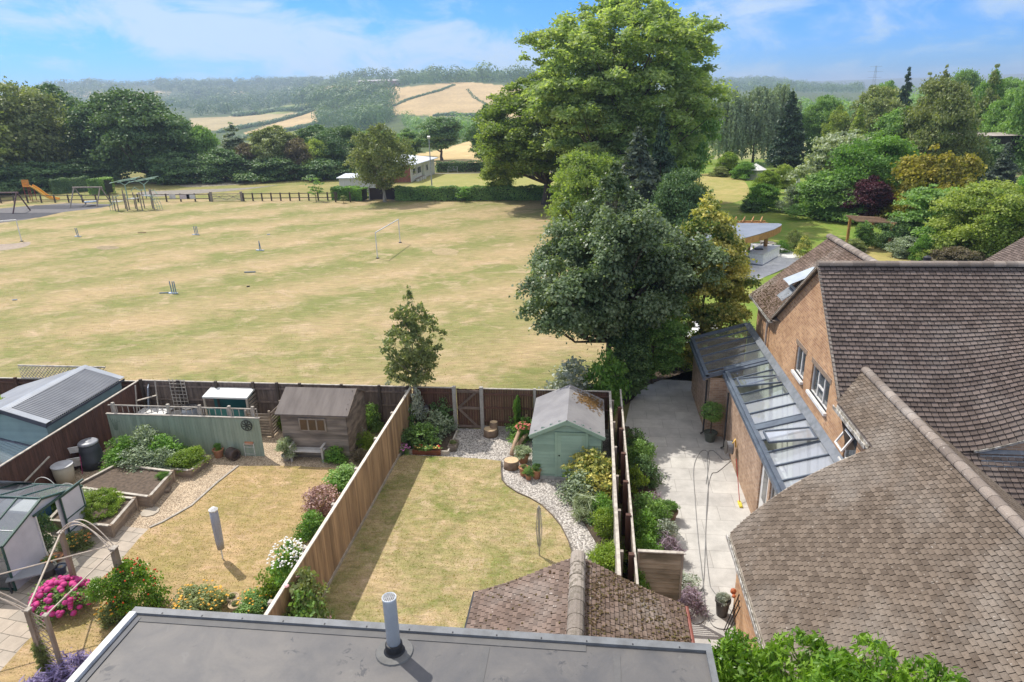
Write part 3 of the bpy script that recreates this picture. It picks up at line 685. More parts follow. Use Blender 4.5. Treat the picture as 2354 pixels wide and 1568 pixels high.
# right-hand property
PATIO = pavemat('patio_slabs', (.50, .485, .455), (.445, .43, .41), (.30, .285, .265), 1.2, .8, 0, .008)
sheet('patio', [(1.2, 2), (9, 2), (9, 23), (7, 30.3)]+[G(u, v) for u, v in [(1590, 852), (1545, 862), (1490, 885), (1452, 912)]]+[(1.2, 24)], .0, PATIO, px=False)
RL = grassmat('right_lawn', (.33, .30, .09), (.15, .235, .04), .12, .18, .46, 9)
sheet('orchard_lawn', [(1.25, 31), (6.9, 30.4), (60, 30.4), (60, 150), (8, 150), (1.25, 60)], .0, RL, px=False)
DRY = grassmat('dry_lawn', (.40, .33, .13), (.22, .25, .06), .2, .40, .62, 9)
sheet('dry_lawn', smooth_poly([(1590, 405), (1660, 400), (1705, 412), (1722, 440), (1700, 462), (1640, 470), (1600, 445)]), .020, DRY)
sheet('dry_lawn', smooth_poly([(1975, 575), (2010, 566), (2080, 580), (2125, 604), (2050, 640), (1985, 610)]), .012, DRY)
P2 = pavemat('terrace_slabs', (.68, .67, .66), (.60, .60, .60), (.45, .45, .46), .9, .6, R_(20), .01)
sheet('terrace', smooth_poly([(1835, 602), (1845, 590), (1790, 568), (1740, 560), (1640, 570), (1600, 640), (1640, 662), (1700, 658), (1770, 632)], 4), .014, P2)
sheet('stepping_path', [(1570, 760), (1600, 730), (1640, 735), (1665, 762), (1640, 775), (1560, 800)], .014, P2)
sheet('garden_path', [(1945, 568), (1985, 566), (1995, 578), (1960, 586)], .016, DIRT)
sheet('shade_bed', smooth_poly([(1440, 930), (1490, 885), (1590, 848), (1600, 800), (1560, 770), (1460, 800), (1380, 850), (1390, 920)], 3), .012, EARTH)

# short tufts standing in the turf: they roughen the lawns and their cut edges
TURF = leafmat('turf_blades', (.44, .34, .18), (.24, .25, .08), .5)
def tufts(name, label, poly, n, size, z, seed, hole=None):
    rg = np.random.default_rng(seed); P = np.array(poly); lo, hi = P.min(0), P.max(0); q = rg.uniform(lo, hi, (n*2, 2)); q = q[inpoly(q[:, 0], q[:, 1], poly)][:n]
    if hole: q = q[rg.uniform(0, 1, len(q)) < np.clip(1.15-(q[:, 1]-25)/30+.5*np.sin(q[:, 0]*.6+q[:, 1]*.35), 0, 1)]
    m_ = len(q); A = np.stack([q[:, 0], q[:, 1], np.full(m_, z)+rg.uniform(0, size*.4, m_)], 1); Nn = rg.normal(size=(m_, 3)); Nn[:, 2] = np.abs(Nn[:, 2])*.5
    g = .5+.35*np.sin(q[:, 0]*1.3+1.7*np.sin(q[:, 1]*.9))*np.sin(q[:, 1]*1.1+seed)
    V, F, v = leaf_quads(A, Nn, size, rg, 1.8, np.clip(g+rg.normal(size=m_)*.25, 0, 1)); setp(link(name, np_mesh(name, V, F, v), None, TURF), label, 'grass', None, 'stuff')
LPOLY = [G(u, v) for u, v in [(548, 1074), (500, 1112), (440, 1166), (375, 1203), (345, 1216), (300, 1265), (262, 1310), (200, 1357), (112, 1432), (62, 1478), (0, 1548), (330, 1640), (560, 1460), (660, 1330), (720, 1215), (770, 1145), (808, 1090), (770, 1078), (650, 1073)]]
MPOLY = [G(u, v) for u, v in [(930, 1046), (965, 1050), (1152, 1062), (1154, 1106), (1190, 1136), (1245, 1164), (1290, 1213), (1314, 1270), (1330, 1340), (1200, 1560), (560, 1600), (676, 1440), (906, 1062)]]
tufts('grass_tufts', 'parched grass tufts of the left lawn', LPOLY, 15000, .022, .043, 1)
tufts('grass_tufts', 'parched grass tufts of the middle lawn', MPOLY, 17000, .022, .043, 2)
tufts('grass_tufts', 'rough grass tufts of the playing field behind the back fence', [(-34, 25.2), (1.5, 25.2), (1.5, 70), (-70, 70)], 42000, .032, -.002, 3, 1)
# ------------------------------------------------------------------ the brick house on the right
BRICK = brickmat('orange_brick', (.68, .41, .215), (.42, .215, .11), (.62, .52, .42))
BRICKD = brickmat('weathered_brick', (.58, .40, .27), (.34, .21, .14), (.56, .48, .40))
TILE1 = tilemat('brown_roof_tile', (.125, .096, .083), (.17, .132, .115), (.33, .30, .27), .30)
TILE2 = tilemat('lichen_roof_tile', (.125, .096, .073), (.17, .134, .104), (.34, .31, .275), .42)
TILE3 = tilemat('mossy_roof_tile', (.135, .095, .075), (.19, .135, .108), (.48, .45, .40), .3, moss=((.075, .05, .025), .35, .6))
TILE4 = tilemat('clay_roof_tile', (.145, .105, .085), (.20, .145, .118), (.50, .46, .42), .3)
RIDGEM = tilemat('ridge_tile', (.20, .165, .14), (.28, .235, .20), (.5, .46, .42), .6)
WHITE = M('white_paint', (.78, .77, .75), (.62, .61, .58), 6, .45, vamp=.1)
GUTTER = M('dirty_white_gutter', (.62, .60, .56), (.20, .18, .15), 9, .6, vamp=.2, lo=.35, hi=.6)
DARKGLASS = M('window_glass', (.05, .06, .065), (.08, .09, .10), 1.2, .06, vamp=0, bump=0, spec=.9)
SLATE = M('blue_grey_frame', (.12, .15, .19), (.09, .11, .145), 3, .38, vamp=.1, bump=.05)
LEAD = M('lead_flashing', (.24, .26, .29), (.16, .18, .2), 4, .5, vamp=.2)
GLASSR = glassmat('roof_glass', (.86, .95, .90), .07, .10); GLASSW = glassmat('roof_glass_milky', (.82, .86, .97), .12, .34)
def wall_x(mb, x, y0, y1, z0, z1, holes, th=.1, sgn=-1):
    """wall plane at x with rectangular holes (y0,y1,z0,z1) and reveals going inwards"""
    ys = sorted({y0, y1, *[h[0] for h in holes], *[h[1] for h in holes]}); zs = sorted({z0, z1, *[h[2] for h in holes], *[h[3] for h in holes]})
    for a, b in zip(ys[:-1], ys[1:]):
        for c, d in zip(zs[:-1], zs[1:]):
            if any(h[0] <= a and b <= h[1] and h[2] <= c and d <= h[3] for h in holes): continue
            mb.add([(x, a, c), (x, b, c), (x, b, d), (x, a, d)], [(0, 3, 2, 1)], .5)
    for (a, b, c, d) in holes:
        X = x+th
        mb.add([(x, a, c), (x, b, c), (x, b, d), (x, a, d), (X, a, c), (X, b, c), (X, b, d), (X, a, d)], [(0, 1, 5, 4), (1, 2, 6, 5), (2, 3, 7, 6), (3, 0, 4, 7)], .5)
house = thing('brick_house', 'large orange brick house with steep brown tiled roofs on the right', 'house', (9, 16, 0))
def hp(mb, name, mat, parent=None, smooth=False):
    mb.v = [(x-9, y-16, z) for x, y, z in mb.v]; return mb.build(name, mat, parent or house, smooth)
WX = 6.8; RY, RZ = 20.7, 7.95
wins = [(21.22, 22.22, 4.0, 4.93), (18.85, 20.5, 4.02, 4.93), (16.45, 17.25, 3.45, 4.4)]
mb = MB(1)
wall_x(mb, WX, 15.0, 25.05, 0, 4.95, wins)
mb.poly([(WX, 17.68, 4.95), (WX, 25.05, 4.95), (WX, RY, RZ-.05)], .5)
wall_x(mb, 6.93, 25.05, 28.4, 0, 4.92, [])
mb.poly([(6.93, 28.4, 0), (12.1, 28.4, 0), (12.1, 28.4, 4.9), (9.5, 28.4, 7.2), (6.93, 28.4, 4.92)])
mb.poly([(6.93, 25.05, 0), (6.8, 25.05, 0), (6.8, 25.05, 4.95), (6.93, 25.05, 4.95)])
mb.box(3.78, 6.8, 5.0, 14.95, 0, 2.42, .5)
mb.poly([(3.78, 14.95, 2.42), (6.8, 14.95, 2.42), (6.8, 14.95, 4.85)], .5)
mb.box(6.85, 20, 2, 14.6, 0, 1.6, .5)
hp(mb, 'wall', BRICK)
def window(y0, y1, z0, z1, mull, opened=False):
    t = MB(2); d = .05; X = WX+.05
    t.box(X, X+.06, y0, y1, z0, z0+d); t.box(X, X+.06, y0, y1, z1-d, z1); t.box(X, X+.06, y0, y0+d, z0+d, z1-d); t.box(X, X+.06, y1-d, y1, z0+d, z1-d)
    for m_ in mull: t.box(X+.002, X+.058, m_-d*.6, m_+d*.6, z0+d, z1-d)
    w = hp(t, 'window', WHITE)
    hp(MB(3).box(X+.03, X+.04, y0+d, y1-d, z0+d, z1-d), 'pane', DARKGLASS, w); 
    s = MB(4); s.box(WX-.09, WX+.05, y0-.06, y1+.06, z0-.09, z0-.0); hp(s, 'sill', WHITE, w)
    l = MB(4); l.box(WX-.012, WX+.0, y0-.1, y1+.1, z1, z1+.16); hp(l, 'lintel', M('tile_lintel', (.36, .26, .19), (.22, .17, .13), 14, .8, lo=.45, hi=.55), w)
    return w
window(*wins[0], [21.72]); w2 = window(*wins[1], [19.42, 19.98]); hp(MB(1).box(WX+.052, WX+.112, 19.45, 19.95, 4.4, 4.46), 'transom', WHITE, w2)
w3 = window(*wins[2], [])
t = MB(5)                                    # the top hung light, pushed open
for (a, b, c, d) in ((16.6, 17.15, .14, .19), (16.6, 17.15, .57, .62), (16.6, 16.65, .19, .57), (17.1, 17.15, .19, .57)):
    P = [(0, a, c), (0, b, c), (0, b, d), (0, a, d)]; vs = []
    for off in (0, .045):
        for (_, y, q) in P: vs.append((WX-.03-(.62-q)*.5-off*.8, y, 4.36-(.62-q)*.86+off*.5))
    t.add(vs, [(0, 1, 2, 3), (7, 6, 5, 4), (0, 4, 5, 1), (1, 5, 6, 2), (2, 6, 7, 3), (3, 7, 4, 0)])
hp(t, 'open_casement', WHITE, w3)
# --- M1 main roof: ridge along x, swept up towards the dormer on the right
def sst(x, a, b): q = min(1, max(0, (x-a)/(b-a))); return q*q*(3-2*q)
C45 = math.cos(R_(45)); TD = 5.62
def lift(x, d): return 1.0*sst(x, 9.2, 13.0)*sst(d, .8, 5.6)
def m1(s, t, h):                                # s = x, t measured up from the lowest course
    d = 8.0-t; return (s, RY-d*C45-h*C45, RZ+.02-d*C45+lift(s, d)*(1 if d <= TD+.02 else 0)+h*C45)
mb = MB(10); rnd = random.Random(1)
def m1range(t):
    d = 8.0-t; z = RZ-d*C45
    x0 = 6.62 if z > 4.7 else 7.3+(5.6-z)/.81-.1
    return x0, 18.5
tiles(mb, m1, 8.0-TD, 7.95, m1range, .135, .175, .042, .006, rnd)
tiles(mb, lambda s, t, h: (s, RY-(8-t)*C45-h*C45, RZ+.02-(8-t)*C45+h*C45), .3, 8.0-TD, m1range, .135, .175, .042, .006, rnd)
roof1 = hp(mb, 'roof', TILE1)
mb = MB(11)
for i in range(60):                             # roof deck just under the tiles
    for j in range(16):
        x0, x1 = 6.66+i*.2, 6.66+(i+1)*.2; d0, d1 = j*.351, (j+1)*.351
        mb.add([(x, RY-d*C45, RZ-.02-d*C45+lift(x, d)) for x, d in ((x0, d0), (x1, d0), (x1, d1), (x0, d1))], [(0, 1, 2, 3)])
mb.add([(6.66, RY, RZ-.02), (18.6, RY, RZ-.02), (18.6, 25.4, RZ-.02-4.7*.69), (6.66, 25.4, RZ-.02-4.7*.69)], [(0, 1, 2, 3)])
mb.add([(9.2, RY-5.6*C45, 3.95), (18.5, RY-5.6*C45, 3.95), (18.5, RY-7.8*C45, 2.4), (9.2, RY-7.8*C45, 2.4)], [(0, 1, 2, 3)])
hp(mb, 'roof_deck', M('roof_deck', (.10, .08, .07)), roof1)
mb = MB(12); ridge_tiles(mb, (6.62, RY, RZ+.05), (18.5, RY, RZ+.05), .14, .32); hp(mb, 'ridge', RIDGEM, roof1)
th_ = math.atan2(RZ-4.95, 25.05-RY)
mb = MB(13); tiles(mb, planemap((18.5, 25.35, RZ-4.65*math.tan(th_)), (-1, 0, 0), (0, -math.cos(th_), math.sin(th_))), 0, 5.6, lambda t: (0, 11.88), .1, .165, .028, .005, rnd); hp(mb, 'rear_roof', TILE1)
# verge boards / mortar on the gable
mb = MB(14)
mb.bar((WX-.14, RY, RZ-.0), (WX-.14, 17.7, 4.98), .06, .07); mb.bar((WX-.14, RY, RZ-.0), (WX-.14, 25.3, RZ-4.6*math.tan(th_)), .06, .07)
hp(mb, 'verge', M('verge_mortar', (.42, .37, .31), (.25, .21, .17), 8, .9))
# dormer on the right: brick face under the swept eave with a lead apron
mb = MB(15); yd = RY-TD*C45
for i in range(44):
    a, b = 9.75+i*.2, 9.95+i*.2; za, zb = RZ-TD*C45+lift(a, TD), RZ-TD*C45+lift(b, TD)
    mb.add([(a, yd+.06, 3.9), (b, yd+.06, 3.9), (b, yd+.06, zb-.03), (a, yd+.06, za-.03)], [(0, 1, 2, 3)])
hp(mb, 'dormer_face', BRICKD)
mb = MB(16); pr = None
for i in range(45):
    a = 9.75+i*.2; p = (a, yd-.03, RZ-TD*C45+lift(a, TD)+.01)
    if pr: mb.bar(pr, p, .05, .06)
    pr = p
hp(mb, 'dormer_verge', GUTTER)
mb = MB(17)
mb.add([(9.9, yd+.05, 4.08), (18.4, yd+.05, 4.08), (18.4, yd-.28, 3.74), (9.9, yd-.28, 3.74)], [(0, 1, 2, 3)])
hp(mb, 'lead_apron', LEAD)
# --- M2: long roof slope coming down to the low eave
T39 = math.tan(R_(39)); c39, s39 = math.cos(R_(39)), math.sin(R_(39))
mb = MB(20); E0 = (3.58, 0, 2.46)
def m2(s, t, h): return (E0[0]+t*c39-h*s39-.0, s, E0[2]+t*s39+h*c39-(.10*math.exp(-t/.35)))
def m2range(t):
    x = E0[0]+t*c39; z = E0[2]+t*s39
    return 3.5, (15.1+.30*math.sin(math.pi*min(1, max(0, (x-3.6)/2.95))) if x < 6.6 else 12.72+z+.05)
m2f = lambda s, t, h: m2(s, t, h)
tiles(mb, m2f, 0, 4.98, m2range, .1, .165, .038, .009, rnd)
mb2 = MB(21)
for i in range(40):
    t0, t1 = i*.1245, (i+1)*.1245; a, b = m2range(t0+.03), m2range(t1-.01)
    mb2.add([m2(3.5, t0, -.03), m2(3.5, t1, -.03), m2(b[1]-.06, t1, -.03), m2(a[1]-.06, t0, -.03)], [(0, 1, 2, 3)])
lr = hp(mb, 'low_roof', TILE2)
mb = MB(22); RX2, RZ2 = E0[0]+4.98*c39, E0[2]+4.98*s39
tiles(mb, lambda s, t, h: (RX2+(4.0-t)*c39+h*s39, s, RZ2-(4.0-t)*s39+h*c39), 0, 3.98, lambda t: (3.5, 12.72+RZ2-(4.0-t)*s39+.1), .1, .165, .028, .006, rnd)
hp(mb, 'low_roof_right', TILE2)
mb2.add([(RX2, 3.5, RZ2-.03), (RX2+3.2, 3.5, RZ2-.03-3.2*T39), (RX2+3.2, 15.6, RZ2-.03-3.2*T39), (RX2, 18.2, RZ2-.03)], [(0, 1, 2, 3)])
hp(mb2, 'roof_deck', MATS['roof_deck'], lr)
mb = MB(23); ridge_tiles(mb, (RX2, 3.5, RZ2+.04), (RX2, 18.25, RZ2+.04), .125, .32); hp(mb, 'ridge', RIDGEM, lr)
mb = MB(24)
for a, b in ((0, 3.62),):
    for k in range(20):
        t0, t1 = a+(b-a)*k/20, a+(b-a)*(k+1)/20; mb.bar(m2(m2range(t0)[1]+.01, t0, -.02), m2(m2range(t1)[1]+.01, t1, -.02), .04, .06)
mb.bar((3.56, 5, 2.33), (3.56, 15.05, 2.33), .03, .07)
hp(mb, 'verge', MATS['verge_mortar'], lr)
for (x, y0, y1, z) in ((6.55, 15.3, 17.6, 4.80), (6.62, 25.0, 28.6, 4.80), (3.52, 5, 15.05, 2.33)):
    mb = MB(25); mb.box(x-.05, x+.05, y0, y1, z-.05, z-.035); mb.box(x-.06, x-.045, y0, y1, z-.05, z+.05); mb.box(x+.045, x+.06, y0, y1, z-.05, z+.05); hp(mb, 'gutter', GUTTER)
hp(MB(26).box(10.0, 20.2, 1.9, 14.7, 1.6, 2.42, .5), 'rear_flat_roof', MATS['roof_deck'])
# --- M3 rear wing
t39b = math.atan2(7.25-4.86, 9.5-6.6); mb = MB(30)
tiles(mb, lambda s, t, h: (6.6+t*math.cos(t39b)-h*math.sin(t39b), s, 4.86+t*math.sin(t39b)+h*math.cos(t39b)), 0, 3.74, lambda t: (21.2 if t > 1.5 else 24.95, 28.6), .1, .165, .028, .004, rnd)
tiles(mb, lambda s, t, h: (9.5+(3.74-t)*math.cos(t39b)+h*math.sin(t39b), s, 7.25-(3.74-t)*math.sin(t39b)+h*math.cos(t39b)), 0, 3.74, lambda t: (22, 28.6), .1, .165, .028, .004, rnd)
mb.add([(6.6, 25.0, 4.83), (6.6, 28.58, 4.83), (9.5, 28.58, 7.2), (9.5, 21.2, 7.2), (8.0, 21.2, 5.95)], [(0, 1, 2, 3, 4)], .1)
mb.add([(9.5, 21.5, 7.2), (9.5, 28.58, 7.2), (12.4, 28.58, 4.83), (12.4, 21.5, 4.83)], [(0, 1, 2, 3)], .1)
wr = hp(mb, 'wing_roof', TILE3); mb = MB(31); ridge_tiles(mb, (9.5, 21.5, 7.30), (9.5, 28.65, 7.30), .15, .32); hp(mb, 'ridge', RIDGEM, wr)
Tn, Td = math.sin(t39b), math.cos(t39b)
def m3(t, y, h): return (6.6+t*Td-h*Tn, y, 4.86+t*Tn+h*Td)
mb = MB(32)
for a, b, c, d in ((1.32, 1.42, 25.75, 26.75), (2.35, 2.45, 25.75, 26.75), (1.42, 2.35, 25.75, 25.83), (1.42, 2.35, 26.67, 26.75)):
    mb.add([m3(a, c, .0), m3(b, c, .0), m3(b, d, .0), m3(a, d, .0), m3(a, c, .09), m3(b, c, .09), m3(b, d, .09), m3(a, d, .09)], [(4, 5, 6, 7), (0, 1, 5, 4), (1, 2, 6, 5), (2, 3, 7, 6), (3, 0, 4, 7)])
vl = hp(mb, 'skylight', M('skylight_frame', (.42, .44, .46), None, 3, .4))
mb = MB(33); mb.add([m3(1.3, 25.8, .42), m3(2.4, 25.8, .12), m3(2.4, 26.7, .12), m3(1.3, 26.7, .42)], [(0, 1, 2, 3)])
hp(mb, 'pane', M('skylight_pane', (.55, .6, .62), (.4, .45, .48), 1, .08, vamp=0, bump=0, spec=.9), vl)
mb = MB(33); mb.add([m3(.75, 25.85, .035), m3(1.3, 25.85, .035), m3(1.3, 26.65, .035), m3(.75, 26.65, .035)], [(0, 1, 2, 3)]); hp(mb, 'flashing', LEAD, vl)
mb = MB(34); mb.tube([(6.62, 26.35, 4.75), (6.84, 26.35, 4.45), (6.84, 26.35, 3.2)], .045, 8); mb.box(6.8, 6.9, 26.25, 26.45, 4.28, 4.32); hp(mb, 'drainpipe', M('old_white_pipe', (.55, .47, .40), (.38, .30, .24), 6, .6))
# --- M5 far right roof
mb = MB(40); a5 = R_(37); ox, oz = 15.72-2.0, 6.0-2.0*math.tan(a5)
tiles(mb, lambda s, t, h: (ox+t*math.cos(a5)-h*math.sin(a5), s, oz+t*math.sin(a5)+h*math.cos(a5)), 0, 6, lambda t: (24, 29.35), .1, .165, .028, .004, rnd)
mb.add([(ox, 24, oz-.03), (ox, 29.3, oz-.03), (ox+6*math.cos(a5), 29.3, oz+6*math.sin(a5)-.03), (ox+6*math.cos(a5), 24, oz+6*math.sin(a5)-.03)], [(0, 1, 2, 3)], .1)
hp(mb, 'far_roof', TILE1); mb = MB(41); mb.box(14, 20, 24.2, 29.2, 0, 4.6, .5); hp(mb, 'far_wall', BRICK)
mb = MB(42); x_, y_, z_ = PY(2130, 603, 21.6); mb.lathe(x_, y_, z_-.5, [(.10, 0), (.10, .45), (.15, .46), (.15, .5), (.11, .52), (.11, .66), (.04, .7)], 14); hp(mb, 'roof_vent', M('black_plastic', (.03, .03, .035), None, 5, .45))
# --- lean-to with the glass roof
EXA, EXB, YA, YB = 4.6, 5.22, 25.0, 29.3
mb = MB(50)
wall_x(mb, EXA, YA, YB, 0, 2.42, []); wall_x(mb, EXB, 15.0, YA, 0, 2.42, [(18.15, 19.1, .0, 2.3), (17.2, 17.95, 1.0, 2.3)], .12)
mb.box(EXA+.001, EXB+.25, YA-.0, YA+.2, 0, 2.42, .5); mb.box(EXA+.002, 6.8, YB, YB+.2, 0, 2.6, .5)
hp(mb, 'lean_to_wall', BRICKD)
mb = MB(51); mb.box(EXB+.05, EXB+.09, 18.15, 19.1, 0, 2.3); dr = hp(mb, 'door', WHITE)
mb = MB(51); mb.box(EXB+.042, EXB+.05, 18.4, 18.85, 1.1, 2.1); hp(mb, 'pane', DARKGLASS, dr)
mb = MB(51); mb.tube([(EXB+.03, 18.24, 1.05), (EXB-.01, 18.24, 1.05), (EXB-.01, 18.36, 1.05)], .015, 6); hp(mb, 'handle', M('dark_metal', (.05, .05, .055), None, 5, .4, .6), dr)
mb = MB(52); y0, y1, z0, z1, X = 17.2, 17.95, 1.0, 2.3, EXB+.05
for q in ((y0, y1, z0, z0+.05), (y0, y1, z1-.05, z1), (y0, y0+.05, z0+.05, z1-.05), (y1-.05, y1, z0+.05, z1-.05)): mb.box(X, X+.05, *q)
wn = hp(mb, 'window', WHITE); mb = MB(52); mb.box(X+.02, X+.03, y0+.05, y1-.05, z0+.05, z1-.05); hp(mb, 'pane', DARKGLASS, wn)
def gr(x, y, h=0.0):                            # glass plane
    return (x, y, 2.56+(x-4.4)*(.72/2.4)+h)
segA = (4.42, 25.0, 29.35); segB = (5.12, 15.2, 24.85)
mb = MB(53)
for (xo, a, b) in (segA, segB):
    mb.box(xo-.10, xo-.0, a-.05, b+.05, gr(xo, a)[2]-.16, gr(xo, a)[2]-.02); mb.bar(gr(xo+.05, a-.05, .02), gr(xo+.05, b+.05, .02), .14, .07)
mb.bar(gr(4.42, 25.0, .0), gr(6.78, 25.0, .0), .10, .16); mb.bar(gr(4.42, 29.35, .02), gr(6.78, 29.35, .02), .10, .12)
mb.add([gr(5.1, 24.76, .05), gr(6.78, 24.76, .05), gr(6.78, 25.3, .05), gr(5.1, 25.3, .05)], [(0, 1, 2, 3)])
mb.add([gr(5.15, 20.0, .045), gr(6.7, 20.0, .045), gr(6.7, 20.32, .045), gr(5.15, 20.32, .045)], [(0, 1, 2, 3)])
gl = hp(mb, 'glass_roof', SLATE)
mb = MB(54); mb.bar(gr(6.72, 15.2, .05), gr(6.72, 29.3, .05), .16, .04); mb.add([(WX-.01, 15.2, 3.50), (WX-.01, 29.0, 3.50), gr(6.62, 29.0, .075), gr(6.62, 15.2, .075)], [(0, 1, 2, 3)]); hp(mb, 'lead_flashing', LEAD, gl)
ysA = [25.34, 26.2, 27.0, 27.8, 28.6, 29.33]; ysB = [15.3, 16.15, 16.95, 17.75, 18.55, 19.3, 20.0, 20.34, 21.15, 21.95, 22.7, 23.4, 24.1, 24.78]
for ys, xo in ((ysA, 4.48), (ysB, 5.18)):
    for y in ys[:-1] if ys is ysA else ys:
        hp(MB(55).bar(gr(xo, y, .03), gr(6.66, y, .03), .05, .05), 'glazing_bar', SLATE, gl)
    for a, b in zip(ys[:-1], ys[1:]):
        if b-a < .4: continue
        if abs(a-22.7) < .01 or abs(a-18.55) < .01:   # opened vents
            q = [gr(xo+.05, a+.03, .34), gr(6.55, a+.03, .12), gr(6.55, b-.03, .12), gr(xo+.05, b-.03, .34)]
            f = MB(56)
            for i in range(4): f.bar(q[i], q[(i+1) % 4], .05, .06)
            hp(f, 'open_vent', SLATE, gl); hp(MB(57).add(q, [(0, 1, 2, 3)]), 'pane', GLASSW if a < 21.5 else GLASSR, gl)
        else:
            hp(MB(57).add([gr(xo, a+.02), gr(6.66, a+.02), gr(6.66, b-.02), gr(xo, b-.02)], [(0, 1, 2, 3)]), 'pane', GLASSW if a < 21.5 else GLASSR, gl)
for x, y in ((4.50, 25.12), (5.10, 23.95)): hp(MB(58).tube([(x, y, 2.35), (x, y, .12), (x-.12, y-.02, .06)], .035, 8), 'downpipe', M('dark_pipe', (.035, .035, .04), None, 5, .4))
mb = MB(59); mb.box(EXB+.03, 6.79, 15.1, 29.2, .02, .06); hp(mb, 'inner_floor', pavemat('inner_floor', (.55, .54, .5), (.5, .49, .46), (.4, .4, .38), .6, .6, 0, .006, 0))
PLAS = M('inner_plaster', (.74, .74, .70), (.66, .66, .62), 1, .9)
hp(MB(61).box(6.785, 6.795, 15.2, 29.2, .06, 3.1).box(EXB+.125, EXB+.135, 19.3, 24.9, .06, 2.4), 'inner_wall', PLAS)
for nm, q in (('worktop', (6.2, 6.78, 25.6, 28.8, .1, .95)), ('sofa', (5.9, 6.7, 21, 22.6, .1, .45)), ('sideboard', (5.9, 6.7, 17.6, 19.2, .1, .75))): hp(MB(60).box(*q), nm, M('pale_cushion', (.6, .6, .56), (.4, .42, .36), 2, .8))
# ------------------------------------------------------------------ our own flat dormer roof
near = thing('near_house', 'house right below the camera with a grey flat roof', 'house', (-2.4, 4, 0))
def np_(mb, name, mat, parent=None, smooth=False):
    mb.v = [(x+2.4, y-4, z) for x, y, z in mb.v]; return mb.build(name, mat, parent or near, smooth)
FLAT = None
mt, t_, N_, L_, bs_ = _new('grey_flat_roof'); ge = N_.new('ShaderNodeNewGeometry'); vec = ge.outputs['Position']
a_ = _noise(N_, L_, vec, 1.1, 6, .62, .6); b_ = _noise(N_, L_, vec, 5, 5, .7, 1.0); f_ = _noise(N_, L_, vec, 40, 3); s_ = _noise(N_, L_, vec, 2.2, 3)
c_ = _mix(N_, L_, _mr(N_, L_, a_, .35, .68), (.10, .10, .105), (.165, .155, .145))
c_ = _mix(N_, L_, _math(N_, L_, 'MULTIPLY', _mr(N_, L_, b_, .56, .62), _mr(N_, L_, s_, .52, .62, 0, .8)), c_, (.06, .062, .07))
c_ = _mix(N_, L_, _mr(N_, L_, b_, .30, .38, .35, 0), c_, (.20, .195, .185)); c_ = _value(N_, L_, c_, f_, .15)
L_.new(c_, bs_.inputs['Base Color']); bs_.inputs['Roughness'].default_value = .55; bs_.inputs['Specular IOR Level'].default_value = .3; _bump(N_, L_, f_, bs_, .15, .005); FLAT = mt
TRIM = M('grey_trim', (.19, .20, .21), (.14, .145, .15), 5, .5)
np_(MB(1).box(-6.40, 1.55, .0, 7.26, 5.75, 5.985, .5), 'flat_roof', FLAT)
mb = MB(2); mb.box(-6.47, 1.62, 7.20, 7.32, 5.72, 6.03, .5); mb.box(1.54, 1.62, 0, 7.199, 5.72, 6.03, .5); np_(mb, 'roof_edge_trim', TRIM)
mb = MB(3); mb.box(-6.47, -6.37, 0, 7.199, 5.86, 6.05, .5); np_(mb, 'roof_edge_trim', M('pale_trim', (.62, .63, .64), None, 5, .4)); np_(MB(3).box(-6.36, -6.27, 0, 7.15, 5.985, 6.0, .5), 'roof_gutter', M('dark_gutter', (.05, .055, .07), None, 5, .5))
np_(MB(4).box(-6.36, -.0, 7.08, 7.2, 5.985, 5.995), 'roof_seam', M('seam', (.118, .117, .118), (.14, .137, .134)))
for x_ in (-1.35, .35): np_(MB(4).box(x_, x_+.09, 0, 7.05, 5.9855, 5.990), 'roof_seam', MATS['seam'])
mb = MB(5); mb.box(-6.3, 1.45, 0, 7.1, 0, 5.75, .5); np_(mb, 'wall', BRICKD)
fx, fy = -2.50, 6.86
mb = MB(6); mb.lathe(fx, fy, 6.0, [(.088, .1), (.088, .84), (.093, .845), (.093, .87), (.084, .87), (.084, .80)], 28); fl = np_(mb, 'flue', M('flue_grey', (.60, .65, .70), (.52, .57, .62), 3, .4, vamp=0), None, True)
mb = MB(7); mb.lathe(fx, fy, 6.0, [(.15, -.013), (.15, .006), (.12, .012), (.116, .05), (.112, .13), (.1, .14)], 24); np_(mb, 'collar', M('flue_black', (.018, .018, .02), None, 5, .5), fl, True)
mb = MB(7); mb.lathe(fx, fy, 5.99, [(.25, -.004), (.24, .016), (.15, .018)], 24); np_(mb, 'flashing_disc', M('flashing_patch', (.17, .17, .165), None, 4, .7), fl)
mb = MB(8); mb.lathe(fx, fy, 6.0, [(.082, .80), (.001, .801)], 16); np_(mb, 'dark_bore', M('bore', (.02, .02, .02)), fl)
mb = MB(8)
for k in range(-3, 4):
    q = k*.024; w = math.sqrt(max(0, .084**2-q*q)); mb.bar((fx+q, fy-w, 6.862), (fx+q, fy+w, 6.862), .006); mb.bar((fx-w, fy+q, 6.858), (fx+w, fy+q, 6.858), .006)
np_(mb, 'mesh_cap', M('galvanised', (.55, .55, .55), None, 4, .4, .6), fl)
for k in range(13): np_(MB(9).box(-6.0+k*.6, -5.985+k*.6, 7.21, 7.235, 6.03, 6.036), 'screw', M('dark_metal', (.05, .05, .055)))
